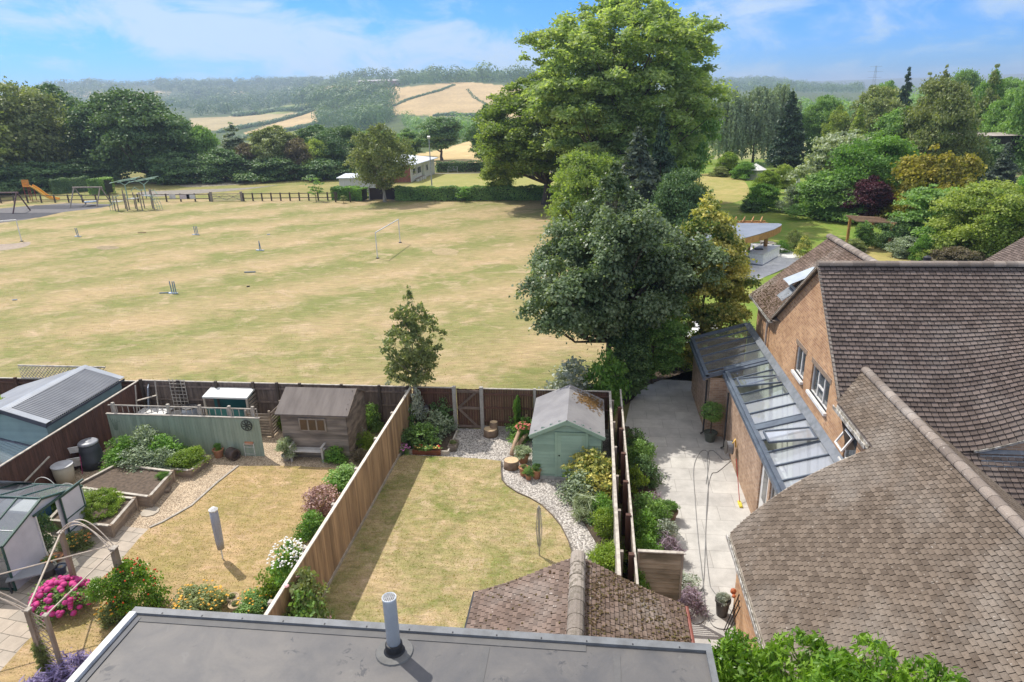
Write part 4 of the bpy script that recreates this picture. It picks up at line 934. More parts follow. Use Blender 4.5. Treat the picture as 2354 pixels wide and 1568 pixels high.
# ------------------------------------------------------------------ low tiled outbuilding below the dormer
gar = thing('outbuilding', 'low outbuilding with a mossy clay tile roof between lawn and patio', 'outbuilding', (-.2, 9.5, 0))
def gp(mb, name, mat, parent=None): mb.v = [(x+.2, y-9.5, z) for x, y, z in mb.v]; return mb.build(name, mat, parent or gar)
gp(MB(1).box(-2.3, 1.95, 7.4, 12.1, 0, 2.38, .5).poly([(-2.3, 12.1, 2.38), (1.95, 12.1, 2.38), (-.2, 12.1, 3.4)]), 'wall', BRICK)
ag = math.atan2(1.05, 2.27); cg, sg = math.cos(ag), math.sin(ag); sl_ = 2.27/cg
for nm, mtl, sx in (('left_slope', TILE4, -1), ('right_slope', TILE3, 1)):
    mb = MB(2); mm = (lambda sx: lambda s, t, h: (-.2+sx*((sl_-t)*cg+h*sg), s, 3.5-(sl_-t)*sg+h*cg))(sx)
    tiles(mb, mm, 0, sl_, lambda t: (5.5, 12.3-.05*math.sin(t*2)), .1, .165, .03, .009, rnd)
    mb.add([(-.2, 5.5, 3.48), (-.2, 12.27, 3.48), (-.2+sx*2.26, 12.27, 2.43), (-.2+sx*2.26, 5.5, 2.43)], [(0, 1, 2, 3)], .1)
    gp(mb, nm, mtl)
mb = MB(4); ridge_tiles(mb, (-.2, 5.5, 3.56), (-.2, 12.34, 3.56), .17, .38); gp(mb, 'ridge', tilemat('mortar_ridge', (.25, .215, .185), (.32, .28, .24), (.5, .46, .41), .5, moss=((.16, .14, .11), .3, .6)))
mb = MB(5); mb.bar((-2.5, 5.5, 2.42), (-2.5, 12.3, 2.42), .05, .08); gp(mb, 'barge_board', M('dark_pipe', (.035, .035, .04)))
mb = MB(6); mb.tube([(2.13, 5.5, 2.40), (2.13, 12.25, 2.40)], .05, 8); gp(mb, 'gutter', M('red_gutter', (.25, .08, .06), (.2, .07, .05), 4, .5))
rnd2 = random.Random(8)

MOSS = M('moss_clumps', (.085, .05, .025), (.12, .10, .035), 9, .95, bump=.8)
def moss(fm, n, smax, tmax, seed, dens, parent, name='moss', off=(0, 0)):
    r = random.Random(seed); b = MB(seed)
    while n > 0:
        s_, t_ = r.uniform(0, smax), r.uniform(0, tmax); n -= 1
        if r.random() > dens(s_, t_): continue
        p = fm(s_, t_, .028); q = r.uniform(.012, .034); b.ball(p[0]-off[0], p[1]-off[1], p[2], q, q*.6, 5, 3)
    o = b.build(name, MOSS, parent); o['kind'] = 'stuff'
moss(lambda s, t, h: (-.2+((sl_-t)*cg+h*sg), 7+s, 3.5-(sl_-t)*sg+h*cg), 2600, 5.25, sl_-.1, 3, lambda s, t: .35+.65*(math.sin(s*2.1)*math.sin(t*2.7+1) > -.1), gar, off=(-.2, 9.5))
moss(lambda s, t, h: (-.2-((sl_-t)*cg+h*sg), 7+s, 3.5-(sl_-t)*sg+h*cg), 260, 5.25, sl_-.1, 4, lambda s, t: .8, gar, off=(-.2, 9.5))
moss(lambda s, t, h: (6.6+t*math.cos(t39b)-h*math.sin(t39b), 25+s, 4.86+t*math.sin(t39b)+h*math.cos(t39b)), 900, 3.5, 1.5, 5, lambda s, t: max(0, 1-t/1.3), house, off=(9, 16))
# ------------------------------------------------------------------ trees and shrubs placed by where they stand
def T(key, name, label, cat, u, vt, wpx, vb=None, Y=None, mat='mid', group=None, bark=None, d=1.0, ut=None, rz=None, zb=None):
    if vb is not None: x, y = G(u, vb)
    else: x, y, _ = PY(u, vt, Y)
    z = zat(x, y) if math.hypot(x, y) > 150 else 0.0
    h = PY(ut or u, vt, y)[2]-z; w = wpx*depth(x, y, z+h*.5)/FD
    return place(key, name, label, cat, x, y, z, w*1.02, h, LG[mat], group, d=w*d, bark=bark, rz=rz)
TL = 'trees along the far left edge of the field'
T('oakB', 'tree', 'tall yellow green tree at the left edge behind the orange slide', 'tree', 40, 186, 270, vb=432, mat='olive', group=TL)
T('oakA', 'tree', 'broad bright green crown leaning in from the left edge of the picture', 'tree', -70, 175, 260, vb=445, mat='yel', group=TL)
T('oakC', 'tree', 'slim pale tree standing up above the yellow green tree at far left', 'tree', 10, 158, 90, vb=415, mat='olive', group=TL)
T('oakA', 'tree', 'dark round tree between the slide and the big twin topped tree', 'tree', 140, 196, 190, vb=408, mat='dark', group=TL)
T('oakC', 'tree', 'big dark tree behind the wooden swing, left top of the pair', 'tree', 262, 211, 170, vb=414, mat='dark', group=TL)
T('oakB', 'tree', 'big dark tree behind the green climbing frame with a drooping right side', 'tree', 345, 210, 225, vb=416, mat='dark', group=TL)
T('oakA', 'tree', 'lower dark tree right of the climbing frame', 'tree', 425, 268, 120, vb=412, mat='dark', group=TL)
T('oakC', 'tree', 'pale feathery tree rising behind the dark field edge', 'tree', 388, 245, 80, vb=398, mat='grey', group=TL)
T('scrub', 'tree', 'small dark tree left of the thin pale tree', 'tree', 478, 290, 90, vb=412, mat='mid', group=TL)
T('poplar', 'tree', 'thin pale grey tree standing above the hedge in front of the pale field', 'tree', 547, 280, 56, vb=400, mat='grey', group=TL)
T('scrub', 'bush', 'brownish bush under the thin pale tree', 'bush', 575, 330, 90, vb=412, mat='brown', group=TL)
T('oakA', 'tree', 'green rounded tree before the pale far field', 'tree', 640, 290, 115, vb=410, mat='olive', group=TL)
T('scrub', 'bush', 'brown green bush right of the rounded tree', 'bush', 692, 318, 90, vb=410, mat='brown', group=TL)
T('scrub', 'tree', 'light green small tree left of the club house', 'tree', 735, 320, 70, vb=409, mat='yel', group=TL)
T('oakB', 'tree', 'dark tree behind the long haired birch', 'tree', 790, 292, 120, vb=403, mat='dark', group=TL)
T('oakA', 'tree', 'mid green tree behind the left shoulder of the birch', 'tree', 735, 288, 100, vb=398, mat='dark', group=TL)
T('scrub', 'bush', 'low dark bush under the big dark trees', 'bush', 520, 342, 130, vb=417, mat='dark', group=TL)
T('scrub', 'bush', 'low dark bush at the foot of the twin topped tree', 'bush', 415, 350, 140, vb=420, mat='dark', group=TL)
T('scrub', 'bush', 'long low bush behind the meadow, before the brown bush', 'bush', 630, 358, 150, vb=414, mat='dark', group=TL)
T('scrub', 'bush', 'low dark bush beside the low white shed', 'bush', 745, 365, 120, vb=412, mat='dark', group=TL)
T('scrub', 'bush', 'low bush in the shade behind the wooden swing', 'bush', 205, 365, 160, vb=424, mat='dark', group=TL)
T('scrub', 'bush', 'dark bush in the shade behind the slide', 'bush', 100, 372, 170, vb=436, mat='dark', group=TL)
T('scrub', 'bush', 'dark bush at the left edge behind the swings', 'bush', -10, 372, 170, vb=446, mat='dark', group=TL)
T('oakA', 'tree', 'rounded green tree filling the gap above the meadow end', 'tree', 860, 300, 120, Y=165, mat='mid')
T('oakC', 'tree', 'grey green tree right behind the birch crown', 'tree', 935, 295, 95, Y=170, mat='mid')
T('birch', 'birch_tree', 'drooping birch with pale forked trunk in front of the club house', 'tree', 885, 276, 148, vb=464, mat='olive', bark=BARKPALE, d=1)
T('lolly', 'tree', 'round lollipop shaped tree standing in the golden field', 'tree', 1016, 272, 104, vb=368, mat='dark')
T('oakC', 'tree', 'dark tree by the floodlight at the end of the bowling green', 'tree', 1125, 238, 105, vb=398, mat='dark')
T('sapling', 'sapling', 'thin young tree by the field fence', 'tree', 727, 401, 36, vb=463, mat='mid')
T('sapling', 'sapling', 'tiny shrub in front of the field fence end', 'shrub', 790, 447, 22, vb=467, mat='olive')
T('sapling', 'sapling', 'little tree standing before the long clipped hedge', 'tree', 1062, 428, 34, vb=464, mat='fresh')
# ---- the big centre trees
proto('ash', 17, 26, 2.5, leaves=150000, leaf=.21, clumps=620, cr=.05, seed=47, kind='vase', tr=.5, limbs=110, lump=.18, inner=.12, fuzz=.36, flat=1.0, up=.25, aspect=1.9, droop=.35)
proto('maple', 15, 17, 3.6, leaves=80000, leaf=.21, clumps=330, cr=.072, seed=42, kind='egg', tr=.42, limbs=50, lump=.25, flat=.9)
T('ash', 'ash_tree', 'tallest tree in the middle, light green and cut by the top edge', 'tree', 1440, -34, 440, Y=80, mat='ash', rz=.6, ut=1430)
T('maple', 'maple_tree', 'wide spreading tree with a dark leaning trunk at the field edge', 'tree', 1255, 158, 330, vb=470, mat='maple', rz=2.2, ut=1240)
T('oakC', 'tree', 'green flank of foliage right of the tallest tree', 'tree', 1590, 150, 130, Y=88, mat='mid')
T('oakC', 'tree', 'low tree hanging over the clipped hedge beside the dark trunk', 'tree', 1150, 300, 100, vb=458, mat='yel')
T('conifer', 'spruce_tree', 'blue grey spruce in front of the tallest tree', 'tree', 1470, 285, 190, Y=62, mat='blue')
T('conifer', 'spruce_tree', 'dark narrow conifer right behind the blue spruce', 'tree', 1525, 250, 110, Y=68, mat='conif')
T('oakB', 'tree', 'leafy tree under the tallest tree behind the sycamore', 'tree', 1352, 352, 185, Y=66, mat='maple')
T('oakB', 'tree', 'shrubby tree between the spruce and the variegated tree', 'tree', 1560, 395, 150, Y=58, mat='dark')
T('scrub', 'bush', 'grey green bush on the lawn edge behind the variegated tree', 'bush', 1605, 420, 80, Y=62, mat='olive')
# ---- near sycamore with ivy
proto('syc', 8.6, 9.2, 3.0, leaves=80000, leaf=.13, clumps=230, cr=.088, seed=51, kind='drop', tr=.2, limbs=70, lump=.6, inner=.2, up=.9, flat=.6, droop=.45, aspect=1.25, fuzz=.22, nr=.5)
sx_, sy_ = G(1440, 915); hz = PY(1470, 372, sy_)[2]
place('syc', 'sycamore_tree', 'dark green sycamore overhanging the patio beside the green shed', 'tree', sx_-.75, sy_+.5, 0, 7.6, hz, LG['syc'], rz=.9, d=7.0)
proto('ivy', 1.7, 4.6, .02, leaves=15000, leaf=.085, clumps=150, cr=.15, seed=52, kind='column', tr=0, lump=.25, flat=1.3, up=.1)
place('ivy', 'ivy', 'dense ivy wrapped round the sycamore trunk above the patio', 'climber', sx_, sy_, 0, 1.75, 4.3, LG['dark'])
proto('hollyP', 4.2, 8, .2, leaves=52000, leaf=.095, clumps=240, cr=.11, seed=53, kind='egg', tr=.12, limbs=10, lump=.25)
hx, hy, _ = PY(1622, 600, 31.5); hh = PY(1600, 432, 31.5)[2]
place('hollyP', 'holly_tree', 'yellow variegated holly right of the sycamore', 'tree', hx, hy, 0, 4.3, hh, LG['holly'], rz=.4)
place('hollyP', 'bush', 'dark green evergreen between sycamore and variegated holly', 'bush', hx-2.3, hy-1.2, 0, 3.4, hh*.72, LG['mid'], rz=2.0)
gx, gy, _ = PY(1330, 850, 27.2)
place('bush2', 'grey_shrub', 'grey leaved shrub on the field side behind the green shed', 'shrub', gx-.2, gy, 0, 2.7, 2.3, LG['silver'], rz=.3)
gx, gy, _ = PY(1400, 850, 26.6)
place('bush2', 'green_shrub', 'bright green shrub between the shed roof and the ivy', 'shrub', gx-.1, gy, 0, 1.9, 3.0, LG['fresh'], rz=1.3)
place('bush', 'shrub', 'low yellow green shrub in the shade at the end of the patio', 'shrub', *G(1570, 842), 0, 1.4, 1.3, LG['yel'])
place('bush', 'shrub', 'dark shrub in the shade beside the curved patio edge', 'shrub', *G(1500, 830), 0, 3.0, 1.6, LG['dark'])
# slender tree in the middle garden
proto('euc', 2.6, 5.4, 1.6, leaves=7600, leaf=.07, clumps=190, cr=.075, seed=61, kind='drop', tr=.06, limbs=60, lump=.35, flat=.9, droop=.5, aspect=2.2, up=.3, inner=.1)
ex, ey = G(962, 966); eh = PY(940, 655, ey)[2]
place('euc', 'eucalyptus_tree', 'slender grey green tree with a bare pale stem by the back fence', 'tree', ex, ey, 0, 2.7, eh, LG['olive'], bark=BARKPALE, rz=.2)
# ---- right hand garden
RG = 'trees and shrubs of the right hand garden'
for a in [
 ('willow', 'willow_tree', 'grey green willow row behind the lawn, leftmost part', 'tree', 1668, 205, 95, 378, 'grey'),
 ('willow', 'willow_tree', 'grey green willow left of the dark conifer', 'tree', 1730, 198, 100, 376, 'grey'),
 ('willow', 'willow_tree', 'tall pale willow just behind the dark conifer', 'tree', 1782, 192, 90, 372, 'grey'),
 ('conifer', 'conifer_tree', 'very dark pointed conifer behind the lawn', 'tree', 1803, 207, 108, 392, 'conif'),
 ('oakA', 'tree', 'pale green tree right of the dark conifer', 'tree', 1882, 222, 90, 372, 'mid'),
 ('oakC', 'tree', 'slim green tree behind the pale flowering dogwood', 'tree', 1915, 240, 60, 378, 'yel'),
 ('oakA', 'tree', 'round olive tree on the skyline left of the tall dark pine', 'tree', 1998, 200, 135, 384, 'olive'),
 ('conifer', 'cypress_tree', 'yellow green conifer in front of the round olive tree', 'tree', 1958, 238, 80, 400, 'yel'),
 ('oakB', 'tree', 'big grey green tree behind the golden yew', 'tree', 2140, 187, 175, 440, 'olive'),
 ('oakA', 'tree', 'wide green tree under the poplars', 'tree', 2060, 250, 150, 430, 'mid'),
 ('oakC', 'tree', 'tree on the skyline before the far right edge', 'tree', 2245, 160, 85, 392, 'mid'),
 ('oakB', 'tree', 'large tree cut by the right edge of the picture', 'tree', 2360, 150, 165, 420, 'mid'),
 ('oakA', 'tree', 'green tree left of the large tree at the right edge', 'tree', 2300, 205, 110, 410, 'mid'),
 ('scrub', 'bush', 'dark bushes below the old barn', 'bush', 2240, 318, 150, 425, 'dark'),
 ('conifer', 'spruce_tree', 'blue green spruce near the right edge', 'tree', 2290, 325, 100, 470, 'blue'),
 ('layer', 'dogwood_tree', 'dogwood covered with white green flowers', 'tree', 1915, 290, 170, 470, 'pale'),
 ('oakB', 'tree', 'bright mid green tree in front of the dogwood', 'tree', 1990, 318, 190, 492, 'fresh'),
 ('scrub', 'bush', 'spreading green bush below the dogwood', 'bush', 1890, 395, 160, 500, 'mid'),
 ('scrub', 'bush', 'green bush edging the lawn left of the purple tree', 'bush', 1945, 430, 150, 505, 'mid'),
 ('oakC', 'purple_tree', 'dark purple leaved tree', 'tree', 1992, 402, 98, 512, 'purple'),
 ('gold', 'yew_tree', 'large golden yew with drooping branch tips', 'tree', 2135, 332, 232, 520, 'gold'),
 ('layer', 'viburnum', 'layered dark green shrub in front of the golden yew', 'shrub', 2135, 420, 190, 570, 'mid'),
 ('oakB', 'tree', 'yellow green rounded tree in front of the right edge', 'tree', 2255, 425, 210, 600, 'yel'),
 ('oakA', 'tree', 'green leafy tree at the right edge above the roof', 'tree', 2335, 405, 130, 598, 'fresh'),
 ('scrub', 'bush', 'green bush behind the timber arch on its right', 'bush', 2060, 500, 110, 572, 'dark'),
 ('scrub', 'bush', 'pale leaved low bush right of the timber arch', 'bush', 2090, 545, 90, 590, 'grey'),
 ('scrub', 'bush', 'bright green fern like bush in the right border', 'bush', 2118, 540, 52, 602, 'fresh'),
 ('scrub', 'bush', 'brownish feathery bush behind the roof vent', 'bush', 2190, 568, 110, 615, 'brown'),
 ('scrub', 'bush', 'low green bush at the foot of the yellow green tree', 'bush', 2150, 560, 80, 606, 'yel'),
 ('scrub', 'bush', 'yellow green shrub in the lawn bed near the lamp', 'shrub', 1798, 378, 52, 432, 'yel'),
 ('scrub', 'bush', 'lime green shrub left of the yellow green shrub', 'shrub', 1762, 392, 58, 445, 'lime'),
 ('scrub', 'bush', 'mid green shrub at the lawn edge', 'shrub', 1752, 422, 76, 484, 'fresh'),
 ('scrub', 'bush', 'low dark shrub in front of the mid green shrub', 'shrub', 1730, 455, 60, 486, 'dark'),
 ('scrub', 'bush', 'clipped green hedge plants along the dry lawn', 'shrub', 1712, 372, 60, 412, 'fresh'),
 ('scrub', 'bush', 'rounded lime shrub at the end of the dry lawn', 'shrub', 1672, 350, 58, 402, 'lime'),
 ('scrub', 'bush', 'small brown green shrub beside the rounded lime shrub', 'shrub', 1655, 382, 40, 406, 'olive'),
 ('scrub', 'bush', 'dark hedge in front of the small white summer house', 'shrub', 1738, 372, 46, 408, 'dark'),
 ('scrub', 'bush', 'rounded shrub left of the timber arch', 'shrub', 1830, 420, 70, 490, 'grey'),
]:
    T(a[0], a[1], a[2], a[3], a[4], a[5], a[6], vb=a[7], mat=a[8], group=RG)
for a in [('conifer', 'pine_tree', 'dark pine standing above the skyline', 'tree', 2092, 150, 66, 150, 'conif'),
 ('poplar', 'poplar_tree', 'slim poplar just right of the dark pine', 'tree', 2140, 165, 30, 150, 'olive'),
 ('poplar', 'poplar_tree', 'slim poplar leaning right, tallest on the skyline', 'tree', 2178, 148, 32, 150, 'olive'),
 ('poplar', 'poplar_tree', 'thin wispy tree near the right skyline', 'tree', 2292, 146, 34, 120, 'olive'),
 ('oakA', 'tree', 'hazy tree behind the pine', 'tree', 2040, 188, 70, 190, 'mid'),
 ('oakB', 'tree', 'distant tree behind the poplars', 'tree', 2220, 165, 90, 190, 'mid'),
 ('oakA', 'tree', 'far tree at the right edge skyline', 'tree', 2330, 180, 100, 190, 'mid')]:
    T(a[0], a[1], a[2], a[3], a[4], a[5], a[6], Y=a[7], mat=a[8], group=RG, ut=a[4])
for (u, vb, vt, w, mt_, lb) in [(1822, 577, 527, 36, 'olive', 'round dark topiary bush on the lawn by the terrace, farther of two'), (1846, 592, 542, 36, 'holly', 'round yellow tinged bush on the lawn by the terrace, nearer of two')]:
    T('bush', 'round_bush', lb, 'shrub', u, vt, w, vb=vb, mat=mt_)
T('bush', 'shrub', 'low green shrub beside the two round bushes', 'shrub', 1795, 552, 40, vb=580, mat='fresh')
T('bush', 'shrub', 'dark round shrub below the brick wing', 'shrub', 1713, 738, 44, vb=766, mat='dark')
T('sapling', 'sapling', 'lime green young tree on the dry lawn', 'tree', 1608, 330, 60, vb=402, mat='lime')
# clipped hedges
def hedge(name, label, x0, y0, x1, y1, w, h, mat, seed, n, leaf=.14, mb_z=0.0):
    rg = np.random.default_rng(seed); Ln = math.hypot(x1-x0, y1-y0); ux, uy = (x1-x0)/Ln, (y1-y0)/Ln
    s = rg.uniform(0, Ln, n); face = rg.uniform(0, 1, n); a = np.empty(n); z = np.empty(n); Nn = np.empty((n, 3))
    top = face < .4; a[top] = rg.uniform(-w/2, w/2, top.sum()); z[top] = h
    f = ~top; sg_ = np.where(rg.uniform(0, 1, n) < .7, -1, 1); a[f] = (sg_*w/2)[f]; z[f] = rg.uniform(.05, h, f.sum())
    wob = .09*np.sin(s*1.7+seed)+.05*np.sin(s*4.1); a += rg.normal(size=n)*.07; z = z+wob*(z/h)+rg.normal(size=n)*.05
    nx, ny = -uy, ux
    P = np.stack([x0+ux*s+nx*a, y0+uy*s+ny*a, z+mb_z], 1); Nn = np.stack([nx*np.where(f, sg_, 0), ny*np.where(f, sg_, 0), np.where(top, 1, .3)], 1)+rg.normal(size=(n, 3))*.45
    V, F, v = leaf_quads(P, Nn, leaf, rg, 1.4, np.clip(.5+.35*np.sin(s*1.1+z*2)+rg.uniform(-.4, .4, n), 0, 1))
    t = thing(name, label, 'hedge', (0, 0, 0)); link('foliage', np_mesh('foliage', V, F, v), t, mat)
    c = MB(1); c.bar((x0+ux*.2, y0+uy*.2, h*.47), (x1-ux*.2, y1-uy*.2, h*.47), w*.7, h*.8); c.build('stems', M('hedge_core', (.03, .035, .02), None, 6), t)
    return t
hxa, hya = G(912, 461); hxb, hyb = G(1320, 459)
hedge('clipped_hedge', 'long clipped hedge between the dry field and the bowling green', hxa, hya, hxb, hyb, 1.4, 1.75, LG['mid'], 1, 16000)
hedge('clipped_hedge', 'dark clipped hedge behind the bowling green with white benches', *G(1003, 396), *G(1560, 389), 1.5, 1.9, LG['dark'], 2, 12000, .16)
hedge('clipped_hedge', 'short leafy hedge behind the field fence left of the dark panels', *G(772, 458), *G(842, 461), 1.8, 1.7, LG['fresh'], 3, 5000, .15)
hedge('clipped_hedge', 'square clipped bush behind the swing', *G(218, 446), *G(256, 446), 2.2, 2.4, LG['mid'], 4, 4500, .14)
hedge('clipped_hedge', 'low dark hedge in the shade left of the square clipped bush', *G(120, 446), *G(208, 438), 1.6, 2.2, LG['dark'], 5, 6000, .15)
# ------------------------------------------------------------------ the playing field
WOODG = M('grey_wood', (.36, .31, .26), (.24, .20, .165), 6, .85, stretch=(1, 1, .3), bump=.4)
WOODD = M('dark_wood', (.12, .095, .075), (.075, .06, .05), 6, .85, stretch=(1, 1, .3), bump=.4)
WOODO = M('orange_timber', (.50, .26, .10), (.38, .19, .07), 5, .6, stretch=(.3, 1, 1), bump=.2)
METW = M('white_metal', (.75, .75, .74), (.6, .6, .58), 5, .4, vamp=.05)
# post and rail fence
FY = 93.4
def railfence(name, label, xs, y, h=1.15, mat=None, parentgroup=None):
    t = thing(name, label, 'fence', (xs[0], y, 0), parentgroup)
    for x in xs: MB(1).box(x-xs[0]-.09, x-xs[0]+.09, -.06, .06, 0, h).build('post', mat or WOODD, t)
    for z in (.42, h-.12): MB(2).box(0, xs[-1]-xs[0], -.11, -.06, z-.05, z+.05).build('rail', mat or WOODD, t)
    return t
gxa, gxb = G(483, 465)[0], G(545, 465)[0]
railfence('post_and_rail_fence', 'dark post and rail fence between the field gate and the club hedge', list(np.linspace(gxb+.5, G(765, 465)[0], 11)), FY)
railfence('post_and_rail_fence', 'dark post and rail fence left of the field gate, running behind the play area', list(np.linspace(-92, gxa-.5, 18)), FY)
t = thing('field_gate', 'wooden five bar gate with two crossed braces in the field fence', 'gate', (gxa, FY, 0)); w = gxb-gxa
for x in (-.2, w+.2): MB(1).box(x-.14, x+.14, -.12, .12, 0, 1.35).build('gate_post', WOODG, t)
mb = MB(2)
for z in (.18, .45, .72, 1.05): mb.box(0, w, -.04, .04, z-.04, z+.04)
for a, b in ((0, w/2), (w/2, w)):
    mb.bar((a, -.06, .2), (b, -.06, 1.05), .07, .04); mb.bar((a, -.06, 1.05), (b, -.06, .2), .07, .04)
mb.build('gate_leaf', WOODG, t)
SIGN = M('pale_sign', (.68, .68, .68), None, 2, .5); SIGNP = M('pinkish_sign', (.62, .56, .58), (.5, .45, .48), 4, .6)
for (u, w_, z0, z1, mt_, lb) in ((395, .95, .45, 1.05, SIGN, 'small white notice on the rail fence near the climbing frame'), (422, 1.5, .40, 1.0, SIGNP, 'pale banner on the rail fence left of the gate'), (436, 1.3, .40, 1.0, SIGN, 'pale banner on the rail fence next to the gate side banner')):
    x = G(u, 465)[0]; setp(MB(1).box(x-w_/2, x+w_/2, FY-.16, FY-.12, z0, z1).build('notice_board', mt_), lb, 'sign')
# dark panels between club hedge and fence end
xa, xb = G(845, 463)[0], G(910, 463)[0]
t = thing('panel_fence', 'two dark fence panels between white posts by the birch', 'fence', (xa, 93.2, 0))
for k in range(3): MB(1).box(k*(xb-xa)/2-.07, k*(xb-xa)/2+.07, -.07, .07, 0, 1.85).build('post', M('concrete_post', (.45, .43, .40), (.36, .34, .31), 6, .85), t)
for k in range(2): MB(1).box(k*(xb-xa)/2+.07, (k+1)*(xb-xa)/2-.07, -.02, .02, .05, 1.7).build('panel', M('dark_panel', (.05, .035, .035), (.04, .03, .03), 5), t)
for k, (u, lb) in enumerate(((772, 'left'), (806, 'right'))):
    x, y = G(u, 465); setp(MB(1).box(x-.08, x+.08, y-.08, y+.08, 0, 1.4).build('fence_post', WOODD), 'short dark post in front of the leafy hedge, %s of the two' % lb, 'post')
# goals
def goal(name, label, a, b, mat, back=.9, h=2.25):
    t = thing(name, label, 'goal', (a[0], a[1], 0)); dx, dy = b[0]-a[0], b[1]-a[1]
    for (x, y) in ((0, 0), (dx, dy)):
        MB(1).tube([(x, y, 0), (x, y, h)], .045, 8).build('goal_post', mat, t)
    MB(1).tube([(0, 0, h), (dx, dy, h)], .05, 8).build('crossbar', mat, t)
    for (x, y) in ((0, 0), (dx, dy)): MB(1).box(x-.12, x+.12, y-.12, y+.12, 0, .06).build('foot', M('black_foot', (.04, .04, .045)), t)
    return t
g1, g2 = G(868, 594), G(920, 558)
goal('football_goal', 'white goal frame without net in the middle of the dry field', g1, g2, METW)
g3 = G(50, 555); goal('football_goal', 'white goal frame at the left edge of the field by a bare earth patch', g3, (g3[0]-6.5, g3[1]-4.3), METW)
# plastic cricket stumps and rounders sticks
BLU = M('blue_plastic', (.12, .22, .34), (.09, .17, .27), 5, .45); PB = M('pale_blue_plastic', (.50, .58, .66), None, 5, .45)
def stumps(label, u, v, n, fallen, seed):
    x, y = G(u, v); t = thing('stump_set', label, 'cricket stumps', (x, y, 0), 'plastic stump sets scattered over the field'); rnd = random.Random(seed)
    MB(1).box(-.38, .30, -.10, .08, 0, .06).box(-.55, -.3, .05, .25, 0, .05).build('base', PB, t)
    for k in range(n):
        a = -.14+k*.16; MB(2).tube([(a, 0, .05), (a+rnd.uniform(-.09, .05), rnd.uniform(-.05, .05), .92)], .035, 6).build('stump', BLU, t)
    if fallen: MB(3).tube([(-1.1, -.05, .05), (-.45, .05, .06)], .04, 6).build('fallen_stump', BLU, t)
stumps('three blue stumps in a pale base nearest the gardens, one fallen beside', 400, 675, 3, 1, 1)
stumps('blue stumps in a pale base in the middle of the field', 600, 576, 2, 0, 2)
stumps('blue stumps in a pale base near the field gate', 452, 540, 3, 0, 3)
stumps('two blue stumps in a base at the left before the wooden swing', 181, 544, 2, 0, 4)
for (u, v, l, c, lb) in ((574, 627, .9, BLU, 'blue stick lying on the grass left of the white goal'), (33, 691, .3, PB, 'small pale marker lying near the left edge'), (326, 536, .9, M('brown_bat', (.3, .2, .1), None, 5), 'brown and yellow bat lying in the grass'), (617, 540, .3, PB, 'small white marker in the middle distance of the field'), (570, 660, .2, M('black_foot', (.04, .04, .045)), 'tiny dark thing on the grass below the blue stick')):
    x, y = G(u, v); setp(MB(1).tube([(x-l/2, y, .05), (x+l/2, y+.1, .05)], .045, 6).build('lying_stick', c), lb, 'toy')
# wooden swing
def swing(label, a, w, dpt, h, mat, red=False):
    t = thing('swing', label, 'swing', (a[0], a[1], 0))
    for x in (0, w):
        for s in (-1, 1): MB(1).tube([(x+s*.15*0, s*dpt, 0), (x, s*.05, h)], .09, 8).build('leg', mat, t)
        if not red: MB(1).tube([(x, 0, h*.95), (x+(.35 if x == 0 else .35), 0, h*.9)], .03, 6).build('bracket', mat, t)
    MB(1).tube([(-.25, 0, h), (w+.25, 0, h)], .10, 10).build('crossbeam', mat, t)
    return t
sa = G(160, 476); s = swing('grey log swing frame with a blue seat in front of the fence', (sa[0]+.4, sa[1]+1.2), 4.0, 1.6, 2.55, WOODG)
mb = MB(1)
for x in (1.4, 2.6):
    for dx in (-.0,): mb.tube([(x, 0, 2.5), (x, .05, .65)], .012, 4)
mb.build('chain', M('chain', (.3, .3, .3), None, 4, .4, .8), s); MB(2).lathe(2.0, 0, .5, [(.75, .0), (.78, .12), (.62, .12), (.60, .03)], 16).build('seat', M('blue_seat', (.15, .28, .45), (.5, .55, .6), 14, .6, lo=.45, hi=.5), s)
sb = G(30, 488); s = swing('dark metal swing frame in the shade at the left edge', (sb[0]-4.2, sb[1]), 5.5, 1.5, 2.6, M('brown_metal', (.16, .09, .09), None, 5, .5), True)
# climbing frame
CGR = M('mint_metal', (.30, .46, .38), (.22, .36, .30), 5, .5)
ca = G(318, 482); t = thing('climbing_frame', 'climbing frame with wooden posts and mint green tube canopy', 'climbing frame', (ca[0], ca[1], 0))
posts = [(-2.6, -1.0, 2.1), (-1.7, -1.6, 2.0), (-2.2, .6, 2.6), (-.7, -1.2, 2.3), (-.9, .8, 2.2), (.3, -.6, 2.0), (.2, 1.1, 2.5), (1.2, -.9, 2.4), (1.5, .9, 2.6), (2.3, 0, 2.7), (-1.4, .2, 1.6)]
for x, y, h in posts: MB(1).tube([(x, y, 0), (x, y, h)], .075, 7).build('post', WOODG, t)
for (x, y, s_) in ((-1.2, 0, 1), (1.1, .6, .9)):
    MB(1).tube([(x, y, 1.4), (x, y, 3.3)], .07, 8).build('mast', CGR, t)
    c = MB(2)
    for k in range(5): c.tube([(x-1.5+k*.35, y-.9, 3.6+k*.08), (x-.2+k*.45, y+1.1, 3.9+k*.07)], .035, 6)
    c.tube([(x-1.8, y-.3, 3.6), (x+1.6, y+.2, 4.0)], .04, 6); c.tube([(x-1.3, y+.4, 3.55), (x+1.4, y+.9, 4.1)], .04, 6)
    for dx in (-.8, .8): c.tube([(x, y, 3.2), (x+dx, y, 3.75)], .04, 6)
    c.build('tube_canopy', CGR, t)
for (x0, x1, y0, y1, z) in ((-2.6, -1.6, -1.4, -.3, 1.2), (-.7, .4, -1, .2, 1.5), (.9, 2.1, -.3, .8, 1.8)): MB(3).box(x0, x1, y0, y1, z, z+.06).build('platform', M('pale_deck', (.5, .52, .5), None, 4), t)
mb = MB(4)
